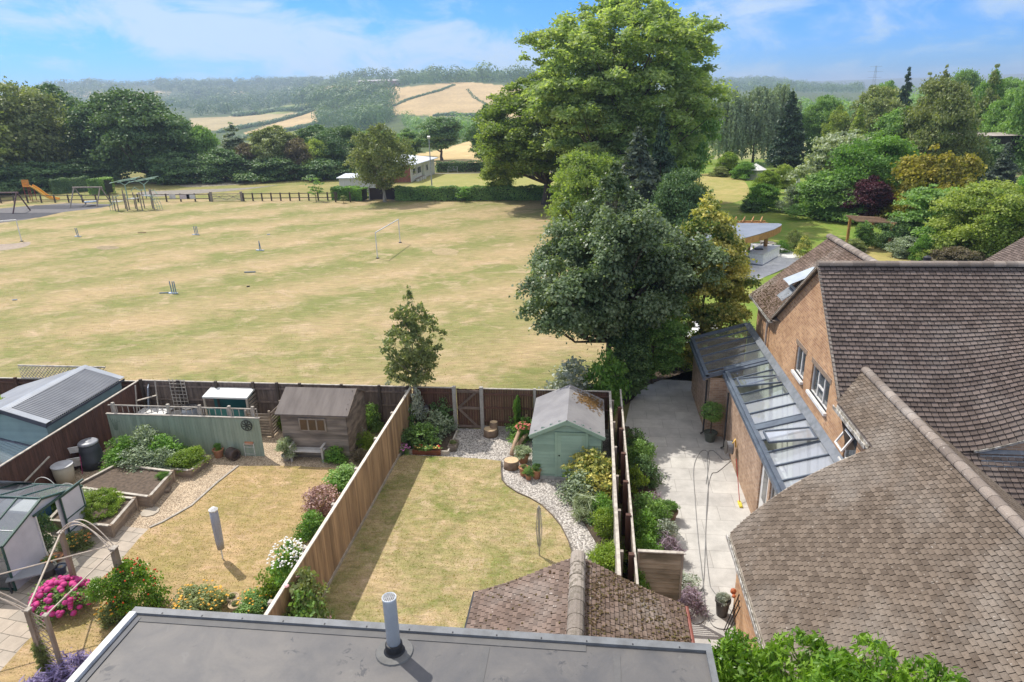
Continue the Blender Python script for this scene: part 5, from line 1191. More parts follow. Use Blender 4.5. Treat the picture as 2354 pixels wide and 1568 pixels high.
for sx_ in (-1, 1):
    for k in range(3):
        q = [(sx_*(2.4+1.0*math.sin(a)), -.9+k*.5, 1.9*math.cos(a)) for a in np.linspace(0, math.pi/2, 8)]; mb.tube(q, .03, 5)
    for k in range(4): mb.tube([(sx_*(2.5+.9*k/4), -.9, 1.8-.45*k), (sx_*(2.5+.9*k/4), .1, 1.8-.45*k)], .025, 5)
mb.build('climbing_net', CGR, t)
mb = MB(5); mb.tube([(-.8, .4, 2.4), (-.2, .4, 2.9), (.4, .4, 2.5), (1.3, .4, 2.55)], .045, 6); mb.tube([(1.5, .9, 2.3), (2.3, .7, 2.5), (2.9, .4, 2.0)], .045, 6); mb.build('grab_rail', CGR, t)
# slide
OR = M('orange_plastic', (.72, .32, .06), (.6, .25, .05), 4, .4, vamp=.08)
sla = G(80, 462); t = thing('slide', 'orange and yellow slide with a railed platform under the trees', 'slide', (sla[0], sla[1], 0))
mb = MB(1); path = [(0, 0, 2.2), (.9, -.1, 1.75), (2.2, -.2, .75), (3.0, -.25, .35), (4.2, -.3, .22)]
for a, b in zip(path[:-1], path[1:]):
    mb.add([(a[0], a[1]-.3, a[2]), (b[0], b[1]-.3, b[2]), (b[0], b[1]+.3, b[2]), (a[0], a[1]+.3, a[2])], [(0, 1, 2, 3)])
    for s_ in (-.32, .32): mb.bar((a[0], a[1]+s_, a[2]+.12), (b[0], b[1]+s_, b[2]+.12), .05, .26)
mb.build('chute', M('yellow_plastic', (.75, .42, .07), (.7, .36, .06), 4, .35, vamp=.05), t)
mb = MB(2)
for k in range(8): mb.box(-1.1+k*.15, -1.02+k*.15, -.36, -.30, 2.15, 3.1)
mb.box(-1.1, .05, -.38, -.28, 3.08, 3.16); mb.build('railing', OR, t)
MB(3).box(-1.1, 0, -.35, .5, 2.1, 2.18).build('platform', OR, t)
for x, y in ((-1.05, -.3), (-.05, -.3), (-1.05, .45), (-.05, .45)): MB(4).tube([(x, y, 0), (x, y, 2.1)], .05, 6).build('leg', M('red_metal', (.35, .05, .05), None, 5, .5), t)
# club house and its store
CREAM = M('cream_wall', (.66, .65, .58), (.58, .57, .5), 1.5, .8); WROOF = M('pale_roof_sheet', (.62, .65, .68), (.5, .53, .57), .8, .5, stretch=(3, .1, 1)); REDB = brickmat('red_brick', (.36, .13, .09), (.28, .10, .07), (.3, .2, .17))
bx0, by0 = G(945, 419); bx1, by1 = G(1000, 399)
t = thing('club_house', 'long white club house with a pale flat roof beside the bowling green', 'club house', (bx0, by0, 0)); Lc = by1-by0; BH = 2.75; q = bx1-bx0
mb = MB(1)
def clx(y): return q*y/Lc
mb.prism([(0, 0), (clx(Lc), Lc), (-5.2, Lc), (-5.2, 0)], 0, BH, .5); mb.build('wall', CREAM, t)
MB(1).box(-4.6, -.02, -.05, -.0, 0, BH-.05, .5).build('brick_end', REDB, t)
MB(2).add([(.7, -.5, BH+.02), (clx(Lc)+.7, Lc+.2, BH+.02), (-5.5, Lc+.2, BH+.75), (-5.5, -.5, BH+.75), (.7, -.5, BH+.14), (clx(Lc)+.7, Lc+.2, BH+.14), (-5.5, Lc+.2, BH+.87), (-5.5, -.5, BH+.87)], [(0, 3, 2, 1), (4, 5, 6, 7), (0, 1, 5, 4), (1, 2, 6, 5), (2, 3, 7, 6), (3, 0, 4, 7)]).build('roof', WROOF, t)
for (a, b) in ((.7, 2.6), (3.2, 5.6), (8.3, 9.6)):
    w_ = MB(3); x = clx((a+b)/2); w_.box(x-.0, x+.10, a, b, 1.0, 2.2, .5); w_ = w_.build('window', WHITE, t)
    for k in range(2): MB(3).box(x+.101, x+.12, a+.1+(b-a)/2*k, a+(b-a)/2*(k+1)-.05, 1.1, 2.1).build('pane', DARKGLASS, w_)
MB(3).box(clx(6.4), clx(6.4)+.1, 6.1, 7.6, .1, 2.2).build('door', M('green_door', (.45, .47, .38)), t)
for k in range(4): x = clx(1+k*1.3); MB(4).box(x+.6, x+1.0, 1+k*1.3, 1.5+k*1.3, 0, .5).build('white_planter', WHITE, t)
MB(4).box(.5, 1.1, .8, 6.2, .45, .5).build('bench_board', M('grey_wood', (.36, .31, .26)), t)
lx, ly = G(864, 442)
t = thing('low_store', 'low white flat roofed store left of the birch', 'store', (lx, ly, 0))
MB(1).box(-5.6, 0, 0, 3.6, 0, 2.1, .5).build('wall', M('white_boards', (.64, .64, .63), (.55, .55, .55), 2, .7, stretch=(4, 4, .1)), t)
MB(2).add([(-5.9, -.3, 2.1), (.3, -.3, 2.1), (.3, 3.9, 2.35), (-5.9, 3.9, 2.35), (-5.9, -.3, 2.22), (.3, -.3, 2.22), (.3, 3.9, 2.47), (-5.9, 3.9, 2.47)], [(0, 3, 2, 1), (4, 5, 6, 7), (0, 1, 5, 4), (1, 2, 6, 5), (2, 3, 7, 6), (3, 0, 4, 7)]).build('roof', WROOF, t)
MB(3).box(.0, .04, .3, 3.3, 0, 2.0, .5).build('brick_side', REDB, t)
def polelight(label, x, y, h):
    t = thing('floodlight', label, 'floodlight', (x, y, 0)); MB(1).tube([(0, 0, 0), (0, 0, h)], [.11, .07], 8).build('pole', M('galvanised2', (.45, .47, .48), None, 4, .4, .3), t); MB(2).obox((0, -.1, h+.12), (.42, .3, .3), (.5, 0, 0)).build('lamp_head', WHITE, t)
polelight('tall grey floodlight pole beside the club house', *G(993, 432), 7.5)
fx2, fy2 = G(1116, 400); polelight('floodlight pole before the dark tree across the bowling green', fx2, fy2, 8.7)
def bench(name, label, x, y, w, rz, mat, h=.95, group=None):
    t = thing(name, label, 'bench', (x, y, 0), group, rz)
    for sx in (-w/2+.04, w/2-.04):
        MB(1).box(sx-.035, sx+.035, -.28, -.21, 0, .62).build('leg', mat, t); MB(1).box(sx-.035, sx+.035, .2, .27, 0, h).build('leg', mat, t)
        MB(1).box(sx-.04, sx+.04, -.33, .2, .62, .66).build('armrest', mat, t)
    m_ = MB(2)
    for k in range(5): m_.box(-w/2+.03, w/2-.03, -.26+k*.095, -.18+k*.095, .41, .44)
    m_.build('seat', mat, t); m_ = MB(3); m_.box(-w/2, w/2, .21, .26, h-.1, h); m_.box(-w/2, w/2, .21, .26, .52, .58)
    n = int(w/.11)
    for k in range(1, n): x_ = -w/2+w*k/n; m_.box(x_-.028, x_+.028, .225, .245, .58, h-.1)
    m_.build('backrest', mat, t); return t
bench('bench', 'white bench in front of the dark hedge across the bowling green', *G(1041, 396.5), 1.9, 0, METW, 1.1)
bench('bench', 'shaded brown bench in front of the dark hedge near the big trees', *G(1082, 396), 1.9, 0, WOODD, 1.1)
# barns far away on the hill
for (u, v, r, w_, lb) in ((745+100, 190, 0, 0, ''),):
    pass
def farbuild(name, label, u, v, r, w_, d_, h, wall, roof, cat='barn'):
    dd = ray(u, v); dd = dd/np.hypot(dd[0], dd[1]); x, y = dd[0]*r, dd[1]*r; z = H+dd[2]*r
    t = thing(name, label, cat, (x, y, z-1)); MB(1).box(-w_/2, w_/2, 0, d_, 0, h+1, .5).build('wall', wall, t)
    MB(2).add([(-w_/2-.5, -.5, h+1), (w_/2+.5, -.5, h+1), (w_/2+.5, d_/2, h*1.35+1), (-w_/2-.5, d_/2, h*1.35+1), (w_/2+.5, d_+.5, h+1), (-w_/2-.5, d_+.5, h+1)], [(0, 1, 2, 3), (3, 2, 4, 5)]).build('roof', roof, t)
BARNW = M('barn_wall', (.2, .17, .15), None, .3); BARNR = M('barn_roof', (.34, .33, .33), (.28, .27, .27), .3)
farbuild('barn', 'long grey barn on the hilltop, left one', 853, 198, 1150, 46, 16, 7, BARNW, BARNR)
farbuild('barn', 'long grey barn on the hilltop, right one', 900, 197, 1150, 44, 16, 7, M('barn_wall_red', (.3, .2, .18), None, .3), BARNR)
farbuild('barn', 'old barn with a mossy sheet roof among the trees on the right', 2283, 326, 118, 9.5, 5, .8, M('barn_dark', (.05, .045, .04)), M('mossy_sheet', (.38, .33, .31), (.25, .23, .18), .8))
# pylon on the right ridge
dd = ray(2004, 225); dd = dd/np.hypot(dd[0], dd[1]); px_, py_ = dd[0]*900, dd[1]*900; t = thing('pylon', 'electricity pylon on the skyline right of the dark conifer', 'pylon', (px_, py_, 0)); h = 46; mb = MB(1)
dd2 = ray(2003, 222)
for s1 in (-1, 1):
    for s2 in (-1, 1): mb.bar((s1*3, s2*3, -12), (s1*.4, s2*.4, h-8), .14)
for k in range(8):
    z = -8+k*5.5; w_ = 3-2.6*(z+12)/(h+4); w2 = 3-2.6*(z+17)/(h+4); mb.bar((-w_, -w_, z), (w2, -w2, z+5), .1); mb.bar((w_, -w_, z), (-w2, -w2, z+5), .1)
for z, w_ in ((h-20, 7), (h-14, 8), (h-9, 6)): mb.bar((-w_, 0, z), (w_, 0, z), .18)
mb.build('lattice_tower', M('pylon_steel', (.3, .32, .34)), t)
# ------------------------------------------------------------------ right hand garden objects
pv = thing('pavilion', 'open timber pavilion with a grey roof pointed to the right', 'pavilion', (12.6, 55.5, 0))
tri = [(15.2, 58.3), (15.35, 57.9), (15.1, 57.2), (14.2, 55.6), (12.6, 53.6), (10.6, 51.4), (8.6, 50.0), (6.2, 49.4), (6.2, 58.9)]
tri = [(x-12.6, y-55.5) for x, y in tri]
MB(1).prism(tri, 2.62, 2.66, .5).build('roof', M('grey_blue_felt', (.24, .27, .33), (.19, .22, .27), 1.0, .45), pv)
mb = MB(2); 
for a, b in zip(tri[:-2], tri[1:-1]): mb.add([(*a, 2.1), (*b, 2.1), (*b, 2.64), (*a, 2.64), (a[0]*.97, a[1]+.1, 2.1), (b[0]*.97, b[1]+.1, 2.1)], [(0, 1, 2, 3), (0, 4, 5, 1)])
mb.build('fascia', WOODO, pv)
MB(3).box(-2.4, -.9, 2.0, 3.0, 2.67, 2.85).build('rooflight', M('rooflight_pane', (.5, .55, .62), None, 2, .1), pv)
for x, y in ((-.1, .7), (1.5, 1.9), (-4, -2)): MB(4).tube([(x, y, 0), (x, y, 2.15)], .16, 10).build('column', WOODO, pv)
mb = MB(5)
for k in range(9): mb.bar((-4.6+k*.72, 3.0, 2.72-0*k), (-3.9+k*.72, 5.4, 2.72), .07, .16)
mb.build('rafters', WOODO, pv); MB(6).box(-4.8, 1.9, 3.35, 3.45, 2.3, 2.62).box(-4.8, 1.9, 4.3, 4.4, 2.3, 2.62).build('beam', WOODO, pv)
kt = thing('outdoor_kitchen', 'white outdoor kitchen counter under the pavilion', 'kitchen counter', (12.1, 55.0, 0))
cpoly = [(0, 0), (1.15, -.75), (3.2, 2.6), (2.0, 3.3)]
MB(1).prism(cpoly, .12, .88, .5).build('cabinet', WHITE, kt); MB(2).prism([(x*1.03-.02, y*1.03) for x, y in cpoly], .88, .95, .5).build('worktop', M('pale_worktop', (.62, .61, .58), (.5, .49, .46), 3, .4), kt)
MB(3).prism([(x*.95+.05, y*.95) for x, y in cpoly], 0, .12, .5).build('plinth', LEAD, kt); MB(4).box(.9, 1.5, .9, 1.5, .951, 1.02).build('hob', M('black_plastic', (.03, .03, .035)), kt)
MB(5).box(-2.2, -.2, .8, 1.5, 0, .9, .5).build('side_counter', M('dark_cabinet', (.12, .07, .06)), kt)
setp(MB(1).lathe(*G(1717, 607), 0, [(.2, 0), (.27, .3), (.2, .62), (.14, .62)], 14).build('garden_jar', M('jar_grey', (.16, .14, .13), None, 6, .6), None, True), 'dark round jar at the foot of the white counter', 'jar')
for k, (u, v) in enumerate(((1775, 575), (1768, 572), (1755, 570))):
    setp(MB(1).lathe(*G(u, v), 0, [(.25, 0), (.36, .6), (.3, .6)], 12).build('planter', M('stone_planter', (.32, .29, .25), None, 4)), 'stone planter beside the kitchen counter, %s from the right' % ('first', 'second', 'third')[k], 'planter', 'stone planters at the pavilion')
ar = thing('timber_arch', 'brown timber arch with slatted top at the end of the lawn', 'garden arch', (23.3, 61.0, 0))
for x, y in ((0, 0), (1.5, -.9), (-.8, 2.2), (.9, 1.6)): MB(1).box(x-.1, x+.1, y-.1, y+.1, 0, 2.3).build('post', WOODO, ar)
mb = MB(2)
for k in range(7): mb.bar((-1.0-k*.02, 2.6-k*.45+.2, 2.35+k*.0), (1.5+k*.05, 1.7-k*.45, 2.35), .09, .1)
mb.build('slats', M('brown_slats', (.36, .22, .14), None, 6), ar)
MB(2).bar((-.9, 2.4, 2.25), (.05, -.3, 2.25), .08, .12).bar((.9, 1.8, 2.25), (1.6, -1.1, 2.25), .08, .12).build('side_beam', WOODO, ar)
place('ivy', 'climber', 'green climber covering the left posts of the timber arch', 'climber', 22.9, 60.8, 0, 1.5, 2.5, LG['mid'])
T('scrub', 'bush', 'low bush at the foot of the timber arch', 'shrub', 1965, 548, 44, vb=578, mat='olive')
sx_, sy_ = G(1735, 412); t = thing('summer_house', 'small white roofed summer house at the back of the lawn', 'summer house', (sx_, sy_, 0)); MB(1).lathe(0, 0, 0, [(1.4, 0), (1.4, 1.5)], 8).build('wall', M('stone_grey', (.4, .4, .38)), t); MB(2).lathe(0, 0, 1.5, [(1.7, 0), (.05, .9)], 8).build('roof', WHITE, t)
sx_, sy_ = G(1832, 442); t = thing('garden_lamp', 'white pillar with a small lantern among the shrubs', 'lamp', (sx_, sy_, 0)); MB(1).lathe(0, 0, 0, [(.25, 0), (.22, 2.3), (.3, 2.4)], 10).build('pillar', WHITE, t); MB(2).lathe(0, 0, 2.4, [(.2, 0), (.3, .5), (.4, .55), (.03, .9)], 6).build('lantern', WOODD, t)
sx_, sy_ = G(1683, 402); t = thing('bird_table', 'wooden bird table at the far end of the dry lawn', 'bird table', (G(1683, 402)[0]+(-1.4), sy_, 0)); MB(1).box(-.08, .08, -.08, .08, 0, 1.9).build('post', WOODG, t); MB(1).box(-.5, .5, -.4, .4, 1.9, 1.96).build('tray', WOODG, t)
dx_, dy_, dz_ = PY(2235, 455, 66); mb = MB(7)
rr_ = random.Random(3)
for k in range(14): mb.tube([(0, 0, 0), (rr_.uniform(-1.3, 1.3), rr_.uniform(-.6, .6), rr_.uniform(1.6, 2.3))], [.09, .02], 5)
o = mb.build('dead_branches', M('bleached_wood', (.42, .38, .34), None, 5)); o.location = (dx_, dy_, dz_-1.9); setp(o, 'bleached bare branches sticking out between yew and yellow green tree', 'dead shrub')
# ------------------------------------------------------------------ garden fences
FB = M('weathered_boards', (.22, .17, .14), (.13, .10, .085), 5, .88, stretch=(2, 2, .3), bump=.5, vamp=.4)
FBG = M('green_grey_boards', (.24, .22, .165), (.15, .135, .10), 4, .88, stretch=(2, 2, .3), bump=.5, vamp=.4)
FBR = M('reddish_boards', (.125, .062, .045), (.085, .045, .035), 5, .85, stretch=(2, 2, .3), bump=.4, vamp=.3)
FBN = M('new_boards', (.42, .275, .16), (.29, .185, .11), 2.2, .8, stretch=(2, 2, .35), bump=.4, vamp=.5)
CONC = M('concrete_post', (.45, .43, .40)); GREYW = M('grey_wood', (.3, .3, .3))
SILVERW = M('silvered_wood', (.50, .46, .40), (.33, .29, .25), 6, .85, stretch=(1, 1, .3), bump=.4, vamp=.2)
def boards_x(mb, x0, x1, y, z0, z1, w=.1, th=.018, sd=1, slope=0.0, top=.0):
    r = random.Random(sd); x = x0
    while x < x1-.02:
        b = min(x+w-.006, x1); mb.box(x, b, y-th/2-r.uniform(0, .006), y+th/2, z0, z1+r.uniform(-.012, .012)*1-slope*(x-x0)); x += w
def boards_y(mb, x, y0, y1, z0, z1, w=.1, th=.018, sd=1):
    r = random.Random(sd); y = y0
    while y < y1-.02:
        b = min(y+w-.006, y1); mb.box(x-th/2, x+th/2+r.uniform(0, .006), y, b, z0, z1+r.uniform(-.012, .012)); y += w
def L0(o, mb): mb.v = [(x-o[0], y-o[1], z-o[2]) for x, y, z in mb.v]; return mb
# back fence, three runs
def backfence(label, x0, x1, posts, mat, postmat, H_=1.8, pw=.1, name='back_fence', rails=True):
    o = (x0, 25, 0); t = thing(name, label, 'fence', o)
    b = MB(1); boards_x(b, x0, x1, 25.03, .12, H_, sd=int(abs(x0)*10)); L0(o, b).build('boards', mat, t)
    if rails:
        for z in (.35, .95, 1.55): L0(o, MB(2).box(x0, x1, 24.95, 25.01, z, z+.07, .8)).build('rail', mat, t)
    L0(o, MB(2).box(x0, x1, 24.99, 25.06, H_+.0, H_+.035)).build('capping', SILVERW, t)
    for p in posts: L0(o, MB(3).box(p-pw/2, p+pw/2, 24.88, 24.98, 0, H_+.1)).build('post', postmat, t)
    L0(o, MB(4).box(x0, x1, 24.97, 25.02, 0, .15)).build('gravel_board', postmat, t)
    return t
backfence('dark weathered back fence of the left garden behind compost corner and old shed', -19.2, -7.3, [-19.1, -17.4, -15.7, -14.05, -13.0, -12.0, -10.2, -8.6, -7.4], FB, WOODD)
backfence('brown back fence behind the slender tree, left of the garden gate', -7.2, -5.55, [-7.1], FBR, CONC)
backfence('brown back fence between the garden gate and the green shed', -4.3, .75, [-2.2], FBR, CONC)
backfence('reddish fence behind the blue green shed at the far left', -30, -19.3, [-29.9, -27.5, -25], FBR, FBR, 1.75)
for p, lb in ((-5.48, 'left'), (-4.36, 'right')):
    setp(MB(1).box(p-.07, p+.07, 24.86, 25.0, 0, 1.92).build('gate_post', CONC), 'pale concrete post on the %s side of the garden gate' % lb, 'post')
o = (-5.4, 25, 0); t = thing('garden_gate', 'dark boarded garden gate with Z shaped bracing in the back fence', 'gate', o)
b = MB(1); boards_x(b, -5.4, -4.44, 25.03, .06, 1.78, .11); L0(o, b).build('boards', FBR, t)
b = MB(2)
for z in (.12, .95, 1.68): b.box(-5.38, -4.46, 24.96, 25.015, z-.05, z+.05)
b.bar((-5.3, 24.95, 1.0), (-4.6, 24.95, 1.65), .09, .03, (0, 1, 0)); b.bar((-5.3, 24.95, .9), (-4.6, 24.95, .17), .09, .03, (0, 1, 0)); L0(o, b).build('brace', M('brown_brace', (.20, .15, .12), (.14, .105, .085), 5, .85), t)
# lattice on top at far left
o = (-24.7, 25, 0); t = thing('trellis', 'diamond trellis panel standing above the fence behind the blue green shed', 'trellis', o); b = MB(1)
for k in range(-4, 28):
    for s_ in (1, -1):
        x0 = -24.7+k*.16; x1 = x0+.55*s_; z0, z1 = 1.85, 2.40
        if s_ < 0: x0 += .0
        xa_, xb_ = min(max(x0, -24.7), -20.6), min(max(x1, -24.7), -20.6)
        if abs(xa_-xb_) < .02: continue
        za_ = z0+(xa_-x0)/(x1-x0)*(z1-z0); zb_ = z0+(xb_-x0)/(x1-x0)*(z1-z0); b.bar((xa_, 24.95+.02*s_, za_), (xb_, 24.95+.02*s_, zb_), .025, .012, (0, 1, 0))
L0(o, b).build('lattice', SILVERW, t); L0(o, MB(2).box(-24.7, -20.6, 24.92, 24.98, 2.39, 2.44).box(-24.7, -20.6, 24.92, 24.98, 1.80, 1.85)).build('frame', SILVERW, t)
# left brown side fence
o = (-19.25, 20, 0); t = thing('side_fence', 'dark red brown close boarded fence along the left garden', 'fence', o)
b = MB(1); boards_y(b, -19.25, 8, 25, .0, 1.8, .1); L0(o, b).build('boards', FBR, t); L0(o, MB(2).box(-19.29, -19.21, 8, 25.05, 1.80, 1.83)).build('capping', SILVERW, t)
# middle fence
o = (-7.25, 18, 0); t = thing('middle_fence', 'tall new brown fence dividing left and middle gardens, seen from its boarded side', 'fence', o)
b = MB(1); boards_y(b, -7.22, 7.4, 24.85, .16, 1.86, .115, .02); L0(o, b).build('boards', FBN, t)
L0(o, MB(2).box(-7.29, -7.20, 7.4, 24.85, 1.86, 1.895)).build('capping', M('pale_capping', (.66, .60, .52), (.5, .45, .38), 5, .7), t)
L0(o, MB(2).box(-7.26, -7.18, 7.4, 24.9, 0, .155)).build('gravel_board', M('pale_gravel_board', (.40, .35, .29), None, 5), t)
for y in np.arange(8.2, 25, 2.05): L0(o, MB(3).box(-7.42, -7.30, y-.06, y+.06, 0, 1.84)).build('post', SILVERW, t)
b = MB(3)
for z in (.4, 1.0, 1.6): b = MB(3).box(-7.30, -7.24, 7.4, 24.85, z, z+.08); L0(o, b).build('rail', FBN, t)
# pair of fences at the right
o = (.78, 18, 0); t = thing('boundary_fence', 'silvery fence beside the shingle path, left of two close together', 'fence', o)
b = MB(1); boards_y(b, .78, 12.3, 25, .0, 1.82, .14, .02); L0(o, b).build('boards', SILVERW, t); L0(o, MB(2).box(.73, .82, 12.3, 25, 1.82, 1.86)).build('capping', SILVERW, t)
for y in np.arange(13, 25, 1.85): L0(o, MB(3).box(.83, .91, y-.05, y+.05, 0, 1.86)).build('post', WOODG, t)
o = (1.2, 18, 0); t = thing('boundary_fence', 'grey fence beside the patio beds, right of two close together', 'fence', o)
b = MB(1); boards_y(b, 1.2, 12.3, 25.3, .0, 1.78, .14, .02); L0(o, b).build('boards', WOODG, t); L0(o, MB(2).box(1.17, 1.23, 12.3, 25.3, 1.78, 1.81)).build('capping', SILVERW, t)
for y in np.arange(13.0, 25.2, 1.75): L0(o, MB(3).box(1.04, 1.18, y-.06, y+.06, 0, 1.86)).build('post', FBR, t)
o = (1.32, 14.9, 0); t = thing('lap_fence_panel', 'weathered horizontal lap panel between boundary fence and patio', 'fence panel', o); b = MB(1)
for k in range(12): z = 1.66-k*.145; b.add([(0, -.01, z+.17), (1.05, -.01, z+.17), (1.05, -.05, z), (0, -.05, z), (0, .01, z+.17), (1.05, .01, z+.17)], [(0, 3, 2, 1), (0, 1, 5, 4)])
b.build('slats', M('lap_wood', (.38, .31, .23), (.18, .15, .10), 2.5, .85, stretch=(.5, 1, 2), vamp=.4), t); MB(2).box(-.05, 0, -.06, .02, 0, 1.85).build('post', WOODG, t); MB(2).box(1.05, 1.10, -.06, .02, 0, 1.85).build('post', WOODG, t); MB(2).box(-.05, 1.1, -.07, .03, 1.85, 1.88).build('capping', SILVERW, t)
# green boarded screen with railing
GRN_ = M('sage_boards', (.34, .40, .31), (.27, .33, .255), 3, .75, stretch=(2, 2, .3), vamp=.22)
o = (-18.7, 22.15, 0); t = thing('green_screen', 'sage green boarded screen with a low railing on top in front of the compost corner', 'screen fence', o)
b = MB(1); boards_x(b, -18.7, -12.45, 22.15, 0, 1.62, .12); L0(o, b).build('boards', GRN_, t)
L0(o, MB(2).box(-18.72, -12.43, 22.11, 22.20, 1.62, 1.65)).build('capping', SILVERW, t)
b = MB(3); b.box(-18.7, -12.6, 22.30, 22.34, 1.90, 1.94)
for k in range(26): x = -18.6+k*.24; b.box(x-.012, x+.012, 22.31, 22.33, 1.62, 1.9)
L0(o, b).build('railing', SILVERW, t)
for x in (-18.5, -16.2, -14.9, -13.7, -12.75): L0(o, MB(3).box(x-.05, x+.05, 22.28, 22.38, 0, 2.02)).build('post', SILVERW, t)
IRON = M('black_iron', (.035, .035, .035), None, 6, .6, .3)
cx, _, cz = PY(567, 978, 22.08); t = thing('wall_ornament', 'round black iron scroll ornament on the green screen', 'ornament', (cx, 22.07, cz)); b = MB(1)
def ring(mb, c, r, th, n=20, a0=0, a1=2*math.pi): mb.tube([(c[0]+r*math.cos(a), c[1], c[2]+r*math.sin(a)) for a in np.linspace(a0, a1, n)], th, 5)
ring(b, (0, 0, 0), .22, .013, 28)
for k in range(8):
    a = k*math.pi/4; ring(b, (.13*math.cos(a), 0, .13*math.sin(a)), .065, .008, 10); b.tube([(0, 0, 0), (.2*math.cos(a+.39), 0, .2*math.sin(a+.39))], .008, 4)
b.build('scrollwork', IRON, t)
cx, _, cz = PY(262, 975, 22.08); b = MB(1)
for k in range(5): b.tube([(cx+.03*k, 22.06, cz-.25), (cx-.05+.05*k, 22.06, cz+.1), (cx-.1+.1*k, 22.06, cz+.28-.03*k)], .006, 4)
setp(b.build('wall_ornament', M('green_iron', (.12, .2, .15), None, 5)), 'thin green wire plant ornament at the left end of the green screen', 'ornament')
# ------------------------------------------------------------------ sheds
SAGE = M('sage_paint', (.33, .47, .375), (.27, .40, .325), 1.3, .6, vamp=.22, stretch=(.6, 1, 1)); FELT = M('grey_felt', (.27, .265, .27), (.21, .205, .215), 1.2, .8, vamp=.05, bump=.3, bscale=120)
def clad(mb, p, q, z0, ztop, w=.13, proud=.042, out=(0, -1)):
    """lap boards on a wall from p to q; ztop(s) gives the wall height at distance s"""
    p = Vector((*p, 0)); q = Vector((*q, 0)); d = q-p; Ln = d.length; d.normalize(); n = Vector((*out, 0)); z = z0
    zm = max(ztop(s*Ln/20) for s in range(21))
    while z < zm-.01:
        ss = [s*Ln/40 for s in range(41) if ztop(s*Ln/40) > z+.02]
        if len(ss) > 1:
            a, c = ss[0], ss[-1]; z1 = min(z+w, zm); P = [p+d*a+n*proud, p+d*c+n*proud, p+d*c+n*.001, p+d*a+n*.001]
            mb.add([(P[0].x, P[0].y, z), (P[1].x, P[1].y, z), (P[2].x, P[2].y, z1+.012), (P[3].x, P[3].y, z1+.012), (P[3].x, P[3].y, z), (P[2].x, P[2].y, z)], [(0, 1, 2, 3), (4, 5, 1, 0)])
        z += w
def gable_shed(name, label, x0, x1, y0, y1, eave, ridge, wallm, roofm, over=.12, group=None):
    cx = (x0+x1)/2; o = (cx, y0, 0); t = thing(name, label, 'shed', o, group); hw = (x1-x0)/2
    mb = MB(1); mb.add([(-hw, 0, 0), (hw, 0, 0), (hw, 0, eave), (0, 0, ridge), (-hw, 0, eave), (-hw, y1-y0, 0), (hw, y1-y0, 0), (hw, y1-y0, eave), (0, y1-y0, ridge), (-hw, y1-y0, eave)], [(0, 1, 2, 3, 4), (9, 8, 7, 6, 5), (0, 5, 6, 1), (1, 6, 7, 2), (4, 9, 5, 0)], .5)
    f = lambda s: eave+(ridge-eave)*(1-abs(s-hw)/hw); g_ = lambda s: eave
    clad(mb, (-hw, 0), (hw, 0), 0.02, f); clad(mb, (-hw, y1-y0), (-hw, 0), .02, g_, out=(-1, 0)); clad(mb, (hw, 0), (hw, y1-y0), .02, g_, out=(1, 0)); mb.build('wall', wallm, t)
    sl = (ridge-eave)/hw; th = .035; A = hw+over; za = ridge-A*sl; d0, d1 = -over, y1-y0+over
    for nm, s in (('roof_slope', -1), ('roof_slope', 1)):
        mb = MB(2); P = [(s*A, d0, za), (s*A, d1, za), (0, d1, ridge), (0, d0, ridge)]; Q = [(a, b, c+th+.012) for a, b, c in P]
        mb.add(P+Q, [(0, 1, 2, 3), (7, 6, 5, 4), (0, 4, 5, 1), (1, 5, 6, 2), (2, 6, 7, 3), (3, 7, 4, 0)] if s > 0 else [(3, 2, 1, 0), (4, 5, 6, 7), (1, 5, 4, 0), (2, 6, 5, 1), (3, 7, 6, 2), (0, 4, 7, 3)], .5); mb.build(nm, roofm, t)
    for s in (-1, 1): MB(3).bar((s*(A+.0), d0-.012, za-.03), (0, d0-.012, ridge-.03), .022, .13, (0, 0, 1)).build('barge_board', wallm, t)
    return t, hw, f
gs, hw, f = gable_shed('green_shed', 'sage green garden shed with a grey felt roof and a closed door', -1.98, .42, 21.45, 24.35, 1.72, 2.28, SAGE, FELT, .12)
MB(1).box(-.34, .66, -.062, -.03, .06, 1.72).build('door', SAGE, gs); dd_ = gs.children[-1]
mb = MB(2); 
for q in ((-.42, -.34, .02, 1.82), (.66, .74, .02, 1.82), (-.34, .66, 1.72, 1.82)): mb.box(q[0], q[1], -.078, -.017, q[2], q[3])
mb.build('door_frame', SAGE, gs)
mb = MB(2); mb.box(-.33, -.2, -.074, -.0625, .07, 1.71); mb.box(.52, .65, -.074, -.0625, .07, 1.71)
for k in range(15): z = .08+k*.108; mb.add([(-.2, -.090, z), (.52, -.090, z), (.52, -.063, z+.105), (-.2, -.063, z+.105)], [(0, 1, 2, 3)])
mb.build('door_panel', SAGE, dd_); MB(3).ball(-.27, -.10, .92, .028).build('door_knob', IRON, dd_)
MB(4).add([(-.12, -.145, 2.22), (.14, -.145, 2.22), (.10, -.145, 2.12), (-.06, -.145, 2.12)], [(0, 1, 2, 3)]).build('finial_board', SAGE, gs)
